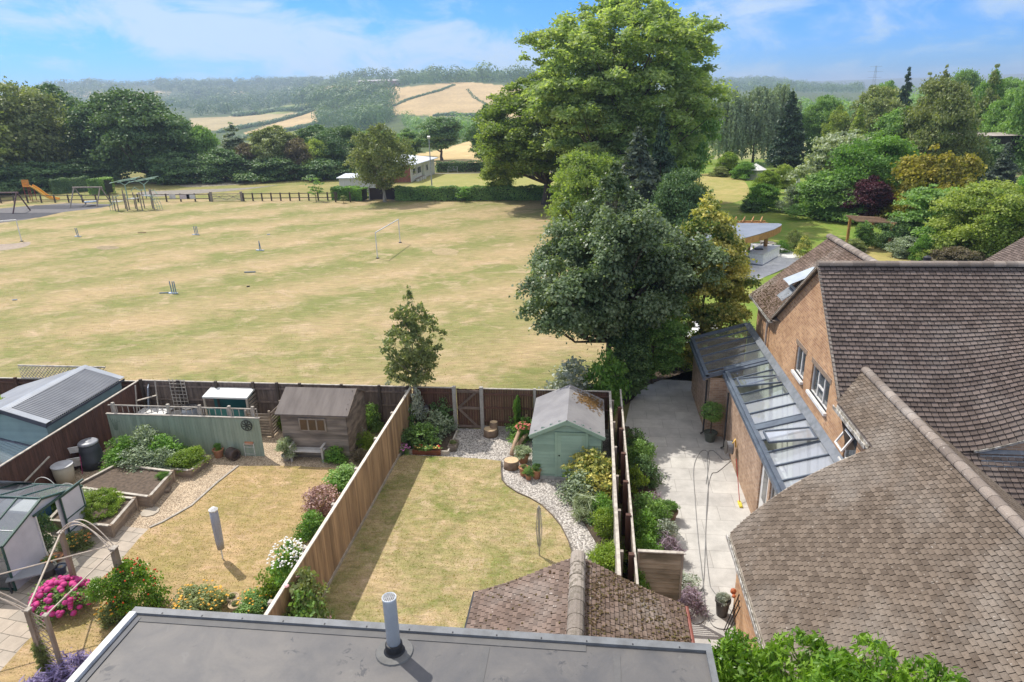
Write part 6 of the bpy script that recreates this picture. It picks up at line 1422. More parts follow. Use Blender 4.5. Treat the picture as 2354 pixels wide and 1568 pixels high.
# amber leaf litter on the shed roof
rg = np.random.default_rng(8); n = 800; a = rg.normal(.1, .26, n); b_ = rg.normal(0, .30, n); X = -.78+.72+a; Y_ = 23.75+b_; k = (X > -.74) & (X < .5) & (Y_ < 24.4); X, Y_ = X[k], Y_[k]; Z = 2.28-(X+.78)*(.56/1.2)+.055
V, F, v = leaf_quads(np.stack([X, Y_, Z], 1), np.tile([.42, 0, 1.], (len(X), 1))+rg.normal(size=(len(X), 3))*.2, .05, rg); setp(link('fallen_leaves', np_mesh('fallen_leaves', V, F, v), None, leafmat('leaf_amber', (.15, .085, .03), (.28, .17, .06), .1)), 'amber fallen leaves lying on the right roof slope of the green shed', 'leaf litter', kind='stuff')
# old wooden shed, ridge along x
OLD = M('old_shed_wood', (.30, .25, .205), (.15, .125, .105), 2.2, .9, stretch=(.4, 1, 2.5), vamp=.5, bump=.5); OFELT = M('brown_felt', (.19, .165, .15), (.14, .12, .11), 1.2, .85, stretch=(3, .5, 1), vamp=.1)
x0, x1, y0, y1, ev, rdg = -11.62, -9.05, 22.2, 24.3, 1.90, 2.42; o = (x0, y0, 0); t = thing('old_shed', 'small weathered wooden shed with three window panes behind the bench', 'shed', o); W_ = x1-x0; D_ = y1-y0
mb = MB(1); mb.add([(0, 0, 0), (W_, 0, 0), (W_, 0, ev), (0, 0, ev), (0, D_, 0), (W_, D_, 0), (W_, D_, ev), (0, D_, ev), (W_, D_/2, rdg), (0, D_/2, rdg)], [(0, 1, 2, 3), (1, 5, 6, 8, 2), (0, 3, 9, 7, 4), (4, 7, 6, 5)], .4)
clad(mb, (0, 0), (W_, 0), .02, lambda s: ev, .1, .018); clad(mb, (W_, 0), (W_, D_), .02, lambda s: ev+(rdg-ev)*(1-abs(s-D_/2)/(D_/2)), .1, .018, (1, 0)); mb.build('wall', OLD, t)
for s, a, b in ((0, -.14, D_/2), (1, D_/2, D_+.14)):
    za, zb = (ev-.08, rdg) if s == 0 else (rdg, ev-.08); mb = MB(2); P = [(-.15, a, za), (W_+.12, a, za), (W_+.12, b, zb), (-.15, b, zb)]
    mb.add(P+[(p[0], p[1], p[2]+.045) for p in P], [(0, 3, 2, 1), (4, 5, 6, 7), (0, 1, 5, 4), (1, 2, 6, 5), (2, 3, 7, 6), (3, 0, 4, 7)], .5); mb.build('roof_slope', OFELT, t)
mb = MB(3); mb.box(.72, 1.78, -.055, -.03, 1.15, 1.68).build('window', WOODG, t); wn = t.children[-1]
for k in range(3): MB(3).box(.77+k*.335, 1.04+k*.335, -.062, -.056, 1.2, 1.62).build('pane', M('brown_pane', (.13, .08, .05), (.09, .06, .04), 2, .15, vamp=0, bump=0), wn)
MB(4).bar((W_+.14, -.14, ev-.06), (W_+.14, D_/2, rdg+.02), .02, .1).build('barge_board', OLD, t)
# teal shelter with pale roof
o = (-15.95, 24.2, 0); t = thing('compost_shelter', 'open teal lined wooden shelter with a white sheet roof by the back fence', 'shelter', o)
MB(1).add([(0, .0, 1.5), (1.95, .0, 1.5), (1.95, .78, 1.62), (0, .78, 1.62), (0, 0, 1.43), (1.95, 0, 1.43), (1.95, .78, 1.55), (0, .78, 1.55)], [(0, 1, 2, 3), (7, 6, 5, 4), (4, 5, 1, 0), (5, 6, 2, 1), (6, 7, 3, 2), (7, 4, 0, 3)]).build('roof', M('white_sheet', (.76, .77, .74), (.62, .65, .64), 1.5, .5), t)
TEAL = M('teal_lining', (.03, .15, .15), (.02, .09, .10), 2, .6)
MB(2).box(.05, 1.9, .70, .74, 0, 1.5).build('back_wall', TEAL, t); MB(2).box(.05, 1.9, .1, .14, 0, .9).build('front_wall', TEAL, t)
for x in (.04, 1.9): MB(3).box(x-.035, x+.035, .02, .09, 0, 1.45).build('post', SILVERW, t)
b = MB(4)
for k in range(9): b.box(1.94, 1.96, .1, .76, .1+k*.15, .21+k*.15)
b.build('slatted_side', OLD, t)
o = (-13.85, 23.7, 0); t = thing('compost_bay', 'slatted wooden compost bay at the end of the green screen', 'compost bay', o); b = MB(1)
for k in range(8):
    b.box(0, 1.0, 0, .02, .05+k*.13, .14+k*.13); b.box(.98, 1.0, .03, 1.0, .05+k*.13, .14+k*.13); 
b.build('slats', OLD, t)
for x, y in ((0, -.02), (1.0, -.02), (1.0, 1.0)): MB(2).box(x-.04, x+.04, y-.04, y+.04, 0, 1.2).build('post', OLD, t)
tr = []
b = MB(1)
for k in range(5): b.bar((-17.72+k*.17, 24.84, .1), (-17.78+k*.17, 24.92, 1.95), .028, .02)
for k in range(12): b.bar((-17.74-k*.004, 24.83+k*.005, .15+k*.16), (-17.02-k*.004, 24.83+k*.005, .15+k*.16), .024, .02)
setp(b.build('trellis', SILVERW), 'square lattice trellis leaning on the dark back fence', 'trellis')
t = thing('work_table', 'white topped table in the compost corner', 'table', (-18.3, 24.0, 0)); MB(1).box(-.65, .65, -.5, .6, .70, .74).build('table_top', WHITE, t)
for x, y in ((-.55, -.4), (.55, -.4), (-.55, .5), (.55, .5)): MB(2).box(x-.03, x+.03, y-.03, y+.03, 0, .7).build('leg', WOODG, t)
b = MB(1)
for q in (((-18.9, 23.9, .0), (-18.9, 24.3, 1.9)), ((-18.3, 24.5, 0), (-18.3, 24.75, 1.95))): b.bar(*q, .045, .03)
b.bar((-18.9, 24.15, 1.25), (-18.3, 24.65, 1.3), .09, .03); setp(b.build('leaning_ladder_frame', SILVERW), 'old wooden frame leaning in the compost corner above the white table', 'frame')
setp(MB(1).obox((-18.75, 24.75, 1.2), (.04, .5, .95), (0, .15, .5)).build('blue_board', M('blue_grey_board', (.33, .38, .46))), 'blue grey board leaning on the fence in the compost corner', 'board')
BK = M('black_plastic', (.03, .03, .035)); BARR = M('grey_barrel', (.26, .29, .34), (.20, .22, .26), 3, .5)
t = thing('water_butt', 'open grey blue barrel behind the green screen', 'barrel', (-16.75, 24.45, 0)); MB(1).lathe(0, 0, 0, [(.30, 0), (.36, .35), (.37, .6), (.30, .92), (.27, .92), (.26, .6)], 22).build('barrel', BARR, t, True); MB(2).lathe(0, 0, .86, [(.28, 0), (.31, .02), (.31, .07), (.27, .08)], 22).build('rim', BK, t)
t = thing('dark_bin', 'black lidless bin between barrel and teal shelter', 'bin', (-17.25, 24.2, 0)); MB(1).lathe(0, 0, 0, [(.25, 0), (.3, .7), (.32, .72), (.28, .7)], 16).build('bin', BK, t)
# compost bins
def compost(label, x, y, s=1.0, lidc=(.30, .31, .34)):
    t = thing('compost_bin', label, 'compost bin', (x, y, 0)); MB(1).lathe(0, 0, 0, [(.40*s, 0), (.37*s, .3*s), (.36*s, .31*s), (.33*s, .62*s), (.325*s, .63*s), (.29*s, .86*s)], 24).build('body', M('compost_black', (.05, .055, .065), (.035, .04, .05), 3, .5), t, True)
    MB(2).lathe(0, 0, .86*s, [(.31*s, 0), (.31*s, .05*s), (.26*s, .09*s), (.12*s, .07*s), (.10*s, .10*s), (.02, .10*s)], 24).build('lid', M('compost_lid_%d' % int(x), lidc, None, 3, .4), t, True); return t
compost('tall dark compost bin with a grey dished lid by the brown fence', -18.75, 20.95, 1.12)
compost('black compost bin with a pale domed lid beside the greenhouse', -16.55, 13.25, .98, (.33, .36, .42))
# raised beds
BEDW = M('bed_timber', (.36, .28, .21), (.22, .17, .13), 3, .85, stretch=(.6, .6, 2), vamp=.35, bump=.4)
def bed(label, pts, h, fill, crop=None):
    cx = sum(p[0] for p in pts)/4; cy = sum(p[1] for p in pts)/4; t = thing('raised_bed', label, 'raised bed', (cx, cy, 0)); q = [(x-cx, y-cy) for x, y in pts]
    for i in range(4):
        a, b = q[i], q[(i+1) % 4]; m_ = MB(i)
        for k in range(2): m_.bar((*a, h*(.25+.5*k)), (*b, h*(.25+.5*k)), .04, h*.48)
        m_.build('side_board', BEDW, t); MB(i).bar((*a, h+.01), (*b, h+.01), .1, .03).build('capping', SILVERW, t); MB(i).box(a[0]-.05, a[0]+.05, a[1]-.05, a[1]+.05, 0, h+.04).build('corner_post', BEDW, t)
    f = MB(9); f.prism([(x*.97, y*.97) for x, y in q], .02, h-.06); f.build('soil', fill, t); return t
SOIL = M('bed_soil', (.135, .10, .075), (.08, .06, .045), 9, .95, bump=1.0, bscale=30)
bed('empty raised bed full of dark bare soil', [(-17.85, 18.85), (-14.75, 18.45), (-14.95, 20.1), (-17.35, 20.45)], .42, SOIL)
bed('raised bed nearest the greenhouse, planted with feathery carrot tops', [(-17.2, 16.9), (-14.95, 16.75), (-15.2, 18.3), (-17.5, 18.5)], .42, SOIL)
bed('raised bed in front of the green screen, holding potato and yellow green plants', [(-18.1, 20.75), (-14.45, 20.4), (-14.35, 21.4), (-18.0, 21.75)], .3, SOIL)
for k, (x, y, w, h) in enumerate([(-17.5, 21.2, 1.3, .95), (-16.8, 21.5, 1.4, 1.25), (-16.0, 21.3, 1.4, 1.0), (-16.6, 20.75, 1.5, .75), (-17.5, 20.7, 1.1, .7), (-15.7, 20.8, 1.1, .75)]):
    place('bush2', 'potato_plant', 'pale leaved potato plant in the bed before the green screen, %s' % ('at its left end', 'tallest at the back', 'right of the tallest', 'front middle', 'front left corner', 'beside the yellow green crop')[k], 'vegetable', x, y, .2, w, h, LG['grey'] if k % 2 else LG['fresh'], 'potato plants')
for k, (x, y) in enumerate([(-15.0, 20.9), (-14.75, 21.15)]): place('bush', 'leafy_crop', 'yellow green leafy crop at the right end of the bed, %s plant' % ('front', 'back')[k], 'vegetable', x, y, .2, 1.3-.3*k, .6, LG['lime'])
proto('feather', 2, .8, .0, leaves=9000, leaf=.03, clumps=200, cr=.06, seed=71, kind='dome', tr=0, lump=.2, aspect=3.5, flat=1.2)
place('feather', 'carrot_tops', 'feathery bright green carrot tops in the raised bed by the greenhouse', 'vegetable', -16.1, 17.6, .3, 2.1, .6, LG['lime'], d=1.7)
place('bush2', 'courgette_plant', 'pale leafy plant at the left end of the carrot bed', 'vegetable', -17.2, 18.1, .3, 1.0, .6, LG['pale'])
place('bush2', 'leafy_plant', 'leafy plant sprouting behind the open greenhouse door', 'plant', -17.9, 17.9, 0, 1.0, .9, LG['fresh'])
b = MB(1)
for i_, (x, y, r) in enumerate(((-17.25, 18.0, .5), (-18.4, 18.3, .5))): setp(MB(1).tube([(x+r*math.cos(a), y, .35+.75*math.sin(a)) for a in np.linspace(0, math.pi, 14)], .014, 5).build('hoop', WHITE), 'white plastic cloche hoop, %s of two' % ('the one over the carrot bed', 'the one by the grey lidded box')[i_], 'hoop')
# pots
TERR = M('terracotta', (.50, .24, .13), (.40, .19, .11), 5, .8); DPOT = M('dark_pot', (.10, .09, .085), (.07, .065, .06), 5, .6); SPOT = M('stone_pot', (.36, .34, .31), (.26, .24, .22), 5, .85)
def pot(label, x, y, r, h, mat, plant=None, pw=.5, ph=.4, pmat='fresh', z=0.0, cat='plant pot', kind='bush', extra=None):
    t = thing('plant_pot', label, cat, (x, y, z)); MB(1).lathe(0, 0, 0, [(r*.72, 0), (r*.95, h*.85), (r*1.06, h*.86), (r*1.08, h), (r*.92, h), (r*.9, h*.9)], 18).build('pot', mat, t, False)
    MB(2).lathe(0, 0, h*.88, [(r*.9, 0), (.001, .01)], 14).build('soil', SOIL, t)
    if plant:
        me, tm, W, Ht = PR[kind]; c = link('plant', me, t, LG[pmat]); c.location = (0, 0, h*.86); c.scale = (pw/W, pw/W, ph/Ht); c.rotation_euler = (0, 0, x*7+y*3)
    return t
pot('terracotta pot with a small plant against the green screen', *G(504, 1050), .20, .34, TERR, 1, .3, .3)
pot('dark green pot on the step beside the empty raised bed', *G(380, 1118), .19, .28, DPOT, 1, .5, .35)
setp(MB(1).lathe(0, 0, 0, [(.20, -.20), (.23, -.18), (.23, .18), (.20, .20), (.15, .2), (.15, .1)], 18).build('fallen_bucket', M('rusty_bin', (.10, .07, .06), (.06, .045, .04), 5, .6)), 'dark rusty bucket lying on its side by the green screen', 'bucket')
bk_ = bpy.data.objects['fallen_bucket']; bk_.location = (*G(537, 1055), .22); bk_.rotation_euler = (math.pi/2, 0, 1.1)
sx_, sy_ = G(540, 1040); b = MB(1); b.tube([(0, 0, 0), (.03, 0, .55)], .008, 4); b.tube([(-.12, 0, 0), (0, 0, .3), (.12, 0, 0)], .008, 4); b.tube([(.0, 0, .3), (-.1, 0, .55)], .008, 4); b.lathe(.0, 0, .56, [(.03, 0), (.18, .04)], 12); o = b.build('bird_bath', IRON); o.location = (sx_, sy_+.3, 0); setp(o, 'thin iron bird dish on a stem in front of the green screen', 'bird bath')
sx_, sy_ = G(580, 1046); t = thing('plant_stand', 'white wire stand holding a tray of plants at the right end of the green screen', 'plant stand', (sx_, sy_, 0)); b = MB(1)
for x, y in ((-.2, -.14), (.2, -.14), (-.2, .14), (.2, .14)): b.tube([(x, y, 0), (x, y, .55)], .01, 4)
for z in (.12, .42, .55): b.tube([(-.2, -.14, z), (.2, -.14, z), (.2, .14, z), (-.2, .14, z), (-.2, -.14, z)], .008, 4)
b.build('wire_frame', WHITE, t); MB(2).box(-.17, .17, -.11, .11, .5, .62).build('tray', TERR, t)
# bench by the old shed and plants round it
bx_, by_ = (G(683, 1050)[0]+G(745, 1058)[0])/2, (G(683, 1050)[1]+G(745, 1058)[1])/2
bench('garden_bench', 'silvery slatted garden bench in front of the old shed', bx_, by_-.02, 1.32, 0, M('bench_wood', (.60, .575, .54), (.46, .44, .41), 5, .8, stretch=(.4, 1, 1)), .92)
pot('stone pot with a variegated hosta left of the bench', *G(662, 1056), .22, .22, SPOT, 1, .85, .75, 'pale')
place('bush2', 'fern', 'bright fern right of the bench', 'fern', *G(772, 1062), 0, .9, .65, LG['fresh'])
place('bush', 'shrub', 'small dark green shrub between bench end and old shed', 'shrub', *G(768, 1040), 0, .75, .75, LG['mid'])
pot('large empty terracotta coloured pot by the corner of the old shed', *G(795, 1040), .2, .36, TERR, 1, .35, .4, 'mid')
for k, (u, v, w, h, m_, lb) in enumerate([(815, 1010, .9, .8, 'silver', 'low broad leaved plant beside the old shed'), (858, 990, .9, 1.2, 'mid', 'leafy plant in the corner of fence and old shed'), (845, 1030, .9, .7, 'lime', 'yellow green fern by the middle fence'), (830, 1060, .8, .5, 'brown', 'low bronze plant on the bricks by the middle fence'), (900, 960, .8, 1.7, 'silver', 'silvery shrub reaching over the middle fence top'), (650, 985, .7, .8, 'lime', 'yellowish plant left of the old shed'), (797, 1120, 1.5, .85, 'mid', 'leafy green shrub against the middle fence, highest one up'), (770, 1145, .9, .7, 'fresh', 'light green plant below the leafy shrub at the middle fence'), (742, 1180, 1.25, .95, 'pink', 'dusty pink flowering shrub against the middle fence'), (722, 1232, 1.0, .9, 'fresh', 'round box like bush below the pink shrub'), (640, 1375, 1.0, 1.0, 'lime', 'bright green round bush near the lower end of the middle fence')]):
    place('bush2' if m_ != 'pink' else 'ball', 'shrub', lb, 'shrub', *G(u, v), 0, w, h, LG[m_])
def flowers(label, name, x, y, z, w, h, n, r, mat, gmat, key='open', seed=1, ztop=.5, group=None):
    t = thing(name, label, 'flowers', (x, y, z), group); me, tm, W, Ht = PR[key]; c = link('foliage', me, t, LG[gmat]); c.scale = (w/W, w/W, h/Ht); c.rotation_euler = (0, 0, seed)
    rn = random.Random(seed); b = MB(seed)
    for k in range(n):
        a = rn.uniform(0, 6.28); q = math.sqrt(rn.random())*w*.5; zz = h*(ztop+(1-ztop)*rn.random()*math.sqrt(max(0, 1-(q/(w*.5))**2)))+.02; rr = r*rn.uniform(.7, 1.2)
        b.lathe(q*math.cos(a), q*math.sin(a), zz, [(rr*.2, -rr*.3), (rr, 0), (rr*.55, rr*.35), (.003, rr*.3)], 7, rn.random())
    b.build('blossom', mat, t); return t
def pmat(n, c, c2=None): return M(n, c, c2 or tuple(k*.75 for k in c), 30, .6, vamp=.35)
t = flowers('tall white daisies leaning over the end of the middle fence', 'daisies', -7.95, 14.5, 0, 1.1, 1.9, 210, .030, pmat('petal_white', (.85, .84, .80)), 'fresh', 'open', 4, .72)
t = flowers('climbing rose with a few pale pink blooms hanging over the middle fence', 'rose', -7.05, 13.1, 0, 1.5, 2.1, 9, .07, pmat('petal_rose', (.75, .42, .42)), 'olive', 'open', 5, .3)
place('open', 'rose_foliage', 'thin leafy rose stems on the shady side of the middle fence', 'rose', -6.75, 12.7, 0, 1.3, 1.9, LG['mid'])
YEL = pmat('petal_yellow', (.80, .42, .04))
flowers('patch of orange yellow rudbeckia at the bottom of the left lawn, larger one', 'rudbeckia', *G(455, 1395), 0, 1.3, .55, 60, .035, YEL, 'olive', 'bush', 6, .6, 'yellow flower patches')
flowers('patch of yellow flowers beside the two empty pots', 'rudbeckia', *G(495, 1400), 0, .8, .5, 35, .035, YEL, 'olive', 'bush', 7, .6, 'yellow flower patches')
flowers('yellow flowers under the runner bean next to the roof edge', 'rudbeckia', *G(275, 1425), 0, 1.0, .6, 35, .04, YEL, 'olive', 'bush', 8, .6, 'yellow flower patches')
flowers('yellow flowers between the empty pots and the middle fence', 'rudbeckia', *G(590, 1400), 0, 1.0, .5, 30, .035, YEL, 'mid', 'bush', 9, .6, 'yellow flower patches')
for k, (u, v) in enumerate(((536, 1385), (543, 1402))): pot('empty buff ring shaped pot at the lawn end, %s of two' % ('farther', 'nearer')[k], *G(u, v), .17, .2, M('buff_pot', (.5, .38, .24), None, 5), 1, .2, .1, 'olive')
# rotary lines
x, y = G(513, 1288); t = thing('rotary_dryer', 'folded rotary clothes dryer in a grey cover on the left lawn', 'rotary dryer', (x, y, 0))
MB(1).tube([(0, 0, 0), (0, 0, .5)], .022, 8).build('pole', METW, t); MB(2).lathe(0, 0, .42, [(.10, 0), (.115, .3), (.125, .9), (.12, 1.32), (.05, 1.37)], 14).build('cover', M('dryer_cover', (.37, .37, .41), (.30, .30, .34), 6, .7, stretch=(8, 8, .3)), t, True); MB(3).lathe(0, 0, 1.72, [(.12, 0), (.14, .05), (.05, .12)], 8).build('cap', WHITE, t)
x, y = G(1240, 1280); t = thing('rotary_dryer', 'bare folded rotary clothes dryer with steel arms on the middle lawn', 'rotary dryer', (x, y, 0)); MB(1).tube([(0, 0, 0), (0, 0, 1.75)], .022, 8).build('pole', M('galvanised', (.5, .5, .5)), t)
for k in range(4): a = k*1.57+.4; MB(2).tube([(.03*math.cos(a), .03*math.sin(a), 1.7), (.075*math.cos(a), .075*math.sin(a), 1.0), (.03*math.cos(a), .03*math.sin(a), .35)], .012, 5).build('arm', M('galvanised', (.5, .5, .5)), t)
b = MB(3)
for k in range(8): a = k*.78; b.tube([(.05*math.cos(a), .05*math.sin(a), 1.68), (.10*math.cos(a), .10*math.sin(a), 1.0), (.05*math.cos(a), .05*math.sin(a), .4)], .005, 3)
b.build('lines', M('line_grey', (.4, .4, .42), None, 5), t)
# ------------------------------------------------------------------ middle garden planting
bd = [G(935, 1042), G(1030, 1046), G(1052, 995), G(945, 975)]
setp(MB(1).prism(bd, -.01, .10).build('flower_bed', EARTH), 'dark soil bed in the corner by the slender tree', 'flower bed')
b = MB(2)
for p, q in ((bd[0], bd[1]), (bd[1], bd[2])): b.bar((*p, .08), (*q, .08), .05, .18)
setp(b.build('bed_edging', SILVERW), 'silvery board edging of the corner flower bed', 'edging')
for (u, v, w, h, m_, key, lb) in [(975, 1028, 1.5, 1.0, 'mid', 'open', 'loose green shrub in the front of the corner bed'), (1000, 1005, 1.5, 1.1, 'grey', 'bush2', 'grey green shrub in the middle of the corner bed'), (1022, 985, 1.1, 1.3, 'dark', 'bush2', 'dark shrub against the fence left of the gate'), (945, 1000, .8, 1.5, 'mid', 'open', 'upright leafy plant beside the middle fence'), (938, 1030, .8, .8, 'dark', 'bush', 'dark low plant at the foot of the middle fence'), (1042, 1030, .3, .3, 'olive', 'bush', 'tiny plant in the small wooden trough')]:
    place(key, 'shrub', lb, 'shrub', *G(u, v), .05, w, h, LG[m_])
place('open', 'shrub', 'tall silvery shrub in the fence corner left of the slender tree', 'shrub', -7.0, 24.5, 0, .8, 2.0, LG['silver'])
x, y = G(980, 1048); t = thing('flower_trough', 'brown trough of red and yellow flowers on the lawn edge', 'flower trough', (x, y+.15, 0)); MB(1).box(-.55, .55, -.12, .12, .02, .2).build('trough', M('brown_trough', (.28, .10, .06), None, 5, .5), t)
for k, (nm, c) in enumerate((('petal_yellow2', (.85, .7, .2)), ('petal_red', (.7, .06, .04)))):
    rn = random.Random(k+4); b = MB(k)
    for q in range(22): b.lathe(rn.uniform(-.5, .5), rn.uniform(-.1, .1), rn.uniform(.27, .36), [(.01, -.01), (.04, 0), (.02, .02), (.002, .015)], 6)
    b.build('blossom', pmat(nm, c), t)
me, tm, W, Ht = PR['bush']; c = link('foliage', me, t, LG['mid']); c.scale = (.56, .14, .12); c.location = (0, 0, .18)
flowers('small clump of mauve pink flowers at the foot of the middle fence', 'pink_flowers', *G(928, 1043), 0, .5, .38, 40, .05, pmat('petal_mauve', (.55, .22, .45)), 'mid', 'bush', 11, .6)
x, y = G(1042, 1030); t = thing('wooden_trough', 'small weathered wooden trough beside the shingle', 'planter', (x, y, 0)); MB(1).box(-.16, .16, -.3, .3, 0, .22).build('box', OLD, t); MB(2).box(-.13, .13, -.27, .27, .22, .225).build('soil', SOIL, t)
x, _, z = PY(980, 940, 24.75); t = thing('bird_feeder', 'grey bird feeder hanging in front of the fence by the slender tree', 'bird feeder', (x, 24.75, z-.12)); MB(1).box(-.10, .10, -.07, .07, .0, .04).box(-.08, .08, -.05, .05, .04, .22).build('tray', M('feeder_grey', (.42, .42, .42), None, 4), t); MB(2).add([(-.11, -.09, .22), (.11, -.09, .22), (.11, .09, .22), (-.11, .09, .22), (0, 0, .34)], [(0, 1, 4), (1, 2, 4), (2, 3, 4), (3, 0, 4), (3, 2, 1, 0)]).build('roof', BK, t); MB(3).tube([(0, 0, .34), (0, .12, .5)], .006, 4).build('hanger', IRON, t)
LOGB = M('log_bark', (.26, .18, .125), (.17, .12, .085), 4, .9, bump=.6); LOGE = M('log_end', (.56, .42, .26), (.45, .32, .19), 9, .8)
def stump(label, x, y, r, h, extra=None):
    t = thing('tree_stump', label, 'stump', (x, y, 0)); MB(1).lathe(0, 0, 0, [(r*1.08, 0), (r, h*.3), (r*.98, h)], 16, sx=1, sy=.9).build('bark', LOGB, t, True); MB(2).lathe(0, 0, h+.002, [(r*.96, 0), (.003, .004)], 16, sy=.9).build('cut_end', LOGE, t); return t
stump('cut stump with a round pale top at the bend of the shingle path', *G(1176, 1075), .28, .32)
stump('forked stump piece standing by the gate', *G(1128, 1001), .28, .30); stump('smaller log section on top of the forked stump by the gate', G(1135, 1001)[0], G(1135, 1001)[1]+.12, .16, .55)
for k, (u, v, du, r, ln, an, z) in enumerate([(1185, 1035, 0, .085, 1.15, 1.25, .35), (1200, 1025, 0, .08, .9, .7, .25), (1205, 1045, 0, .10, .55, .1, .12), (1190, 1010, 0, .09, .7, 1.6, .18), (1203, 1000, 0, .07, .8, .9, .5)]):
    x, y = G(u, v); c_, s_ = math.cos(an), math.sin(an); t = thing('log', ('long peeled log leaning over the log pile', 'second leaning log of the pile beside the green shed', 'short log lying in front of the potted plants', 'thick log at the back of the pile', 'thin branch at the top of the log pile')[k], 'log', (x, y, z), 'log pile beside the green shed')
    MB(k).tube([(-ln/2*c_*.5, -ln/2*s_, -z*.7), (0, 0, 0.02), (ln/2*c_*.5, ln/2*s_, z*.5)], [r, r*.95, r*.85], 10).build('bark', M('peeled_log', (.44, .30, .20), (.32, .22, .15), 4, .8), t, True)
flowers('coral red flowering plant among the logs by the green shed', 'red_plant', *G(1203, 1015), .1, .6, .75, 60, .045, pmat('petal_coral', (.70, .20, .16)), 'fresh', 'bush', 12, .65)
pot('terracotta pot with cream variegated leaves at the shed corner, rear one', *G(1203, 1062), .22, .3, TERR, 1, .75, .42, 'pale'); pot('terracotta pot nearly bare, in front of the variegated one', *G(1204, 1092), .17, .33, TERR, 1, .25, .15, 'olive')
pot('terracotta pot with a rosemary like plant before the green shed', *G(1233, 1098), .17, .34, TERR, 1, .34, .28, 'mid'); pot('small terracotta pot with a leafy sprig on the shingle', *G(1215, 1102), .12, .2, TERR, 1, .42, .34, 'mid')
x, y = G(1282, 1098); setp(MB(1).box(x-.62, x+.35, y-.15, y+.25, .0, .06).build('step_slab', M('step_stone', (.45, .45, .43))), 'pale stone step in front of the green shed door', 'step')
place('ivy', 'climber', 'green climber on the back fence between gate and green shed', 'climber', -2.9, 24.8, 0, .75, 1.7, LG['fresh'], d=.3); place('bush2', 'spreading_shrub', 'spreading green foliage at the foot of the fence climber', 'shrub', -2.6, 24.5, 0, 1.5, .8, LG['fresh'])
proto('arch_g', 1.2, .9, .0, leaves=900, leaf=.03, clumps=60, cr=.12, seed=72, kind='dome', tr=0, aspect=14, flat=1.4, up=.2)
for (u, v, w, h, m_, key, lb) in [(1365, 1120, 1.9, 1.55, 'holly', 'open', 'tall feathery yellow green shrub in front of the green shed, at the fence'), (1340, 1145, 1.5, 1.0, 'grey', 'bush2', 'grey green mound at the foot of the feathery shrub'), (1372, 1145, 1.7, 1.2, 'holly', 'bush2', 'pale cream leaved shrub below the feathery shrub'), (1350, 1185, 1.1, .7, 'pale', 'arch_g', 'arching striped grass beside the shingle path'), (1385, 1195, 1.0, .9, 'fresh', 'bush2', 'light green leafy plant against the boundary fence'), (1393, 1235, .95, 1.0, 'lime', 'ball', 'clipped lime green cube like bush, upper one'), (1400, 1230, .5, 1.1, 'mid', 'open', 'thin twiggy plant behind the clipped lime bush'), (1393, 1300, 1.1, .65, 'lime', 'arch_g', 'yellow green arching grass above the lower clipped bush'), (1408, 1318, .95, .85, 'lime', 'ball', 'clipped lime green bush, lower one beside the tiled roof')]:
    place(key, 'shrub', lb, 'shrub', *G(u, v), 0, w, h, LG[m_])
x0b = [G(1335, 1160), G(1330, 1185), G(1350, 1215), G(1378, 1262), G(1385, 1300), (.7, 14.0), (.7, 21.3), (-.2, 21.3)]
setp(MB(1).prism(x0b, -.01, .05).build('flower_bed', EARTH), 'narrow planted bed between shingle path and boundary fence', 'flower bed')
# ------------------------------------------------------------------ patio side
setp(MB(1).prism([(1.25, 15.0), (2.2, 15.0), (2.4, 15.8), (2.1, 18), (2.35, 20), (2.1, 23), (1.6, 25.5), (1.25, 25.5)], -.01, .08).build('flower_bed', EARTH), 'planted bed along the left side of the patio', 'flower bed')
for (x, y, w, h, m_, key, lb) in [(1.75, 23.2, 1.1, 1.1, 'dark', 'bush2', 'dark shrub of the patio bed nearest the ivy'), (1.8, 22.2, 1.2, 1.2, 'mid', 'bush2', 'green shrub of the patio bed, second from the ivy'), (1.9, 21.2, 1.2, 1.1, 'dark', 'bush', 'dark rounded shrub of the patio bed before the upper white wall block'), (1.55, 20.4, .8, 1.2, 'lime', 'open', 'yellow green climber on the patio side fence'), (1.9, 18.6, 1.3, 1.2, 'mid', 'bush', 'dense green shrub just below the upper white block'), (1.7, 17.6, 1.1, 1.2, 'fresh', 'bush2', 'light green shrub in the middle of the patio bed'), (1.65, 16.5, 1.0, 1.2, 'fresh', 'bush2', 'light green shrub above the lower white block'), (1.8, 15.6, 1.1, .9, 'mid', 'bush', 'green shrub above the lap fence panel'), (2.5, 15.7, 1.0, .6, 'silver', 'open', 'grey lavender like plant spilling onto the patio'), (2.35, 18.0, .8, .8, 'silver', 'open', 'silvery plant between the shrubs of the patio bed'), (1.35, 14.6, .6, 1.5, 'fresh', 'open', 'climbing sprigs between the two boundary fences')]:
    place(key, 'shrub', lb, 'shrub', x, y, 0, w, h, LG[m_])
BLK = M('white_render', (.66, .62, .57), (.55, .5, .46), 2, .85)
for (u, v, lb) in ((1485, 1095, 'upper'), (1510, 1200, 'lower')):
    x, y = G(u, v); setp(MB(1).box(x-.28, x+.32, y-.1, y+.1, 0, .42).build('wall_block', BLK), 'pale rendered end wall of the patio bed, %s one' % lb, 'low wall')
proto('lav', .8, .6, .0, leaves=1300, leaf=.022, clumps=60, cr=.14, seed=73, kind='dome', tr=0, aspect=7, flat=1.5, up=.9)
LAV = leafmat('leaf_lavender', (.16, .12, .28), (.32, .27, .5), .2); PURP = leafmat('leaf_faded_purple', (.25, .17, .24), (.42, .34, .42), .2)
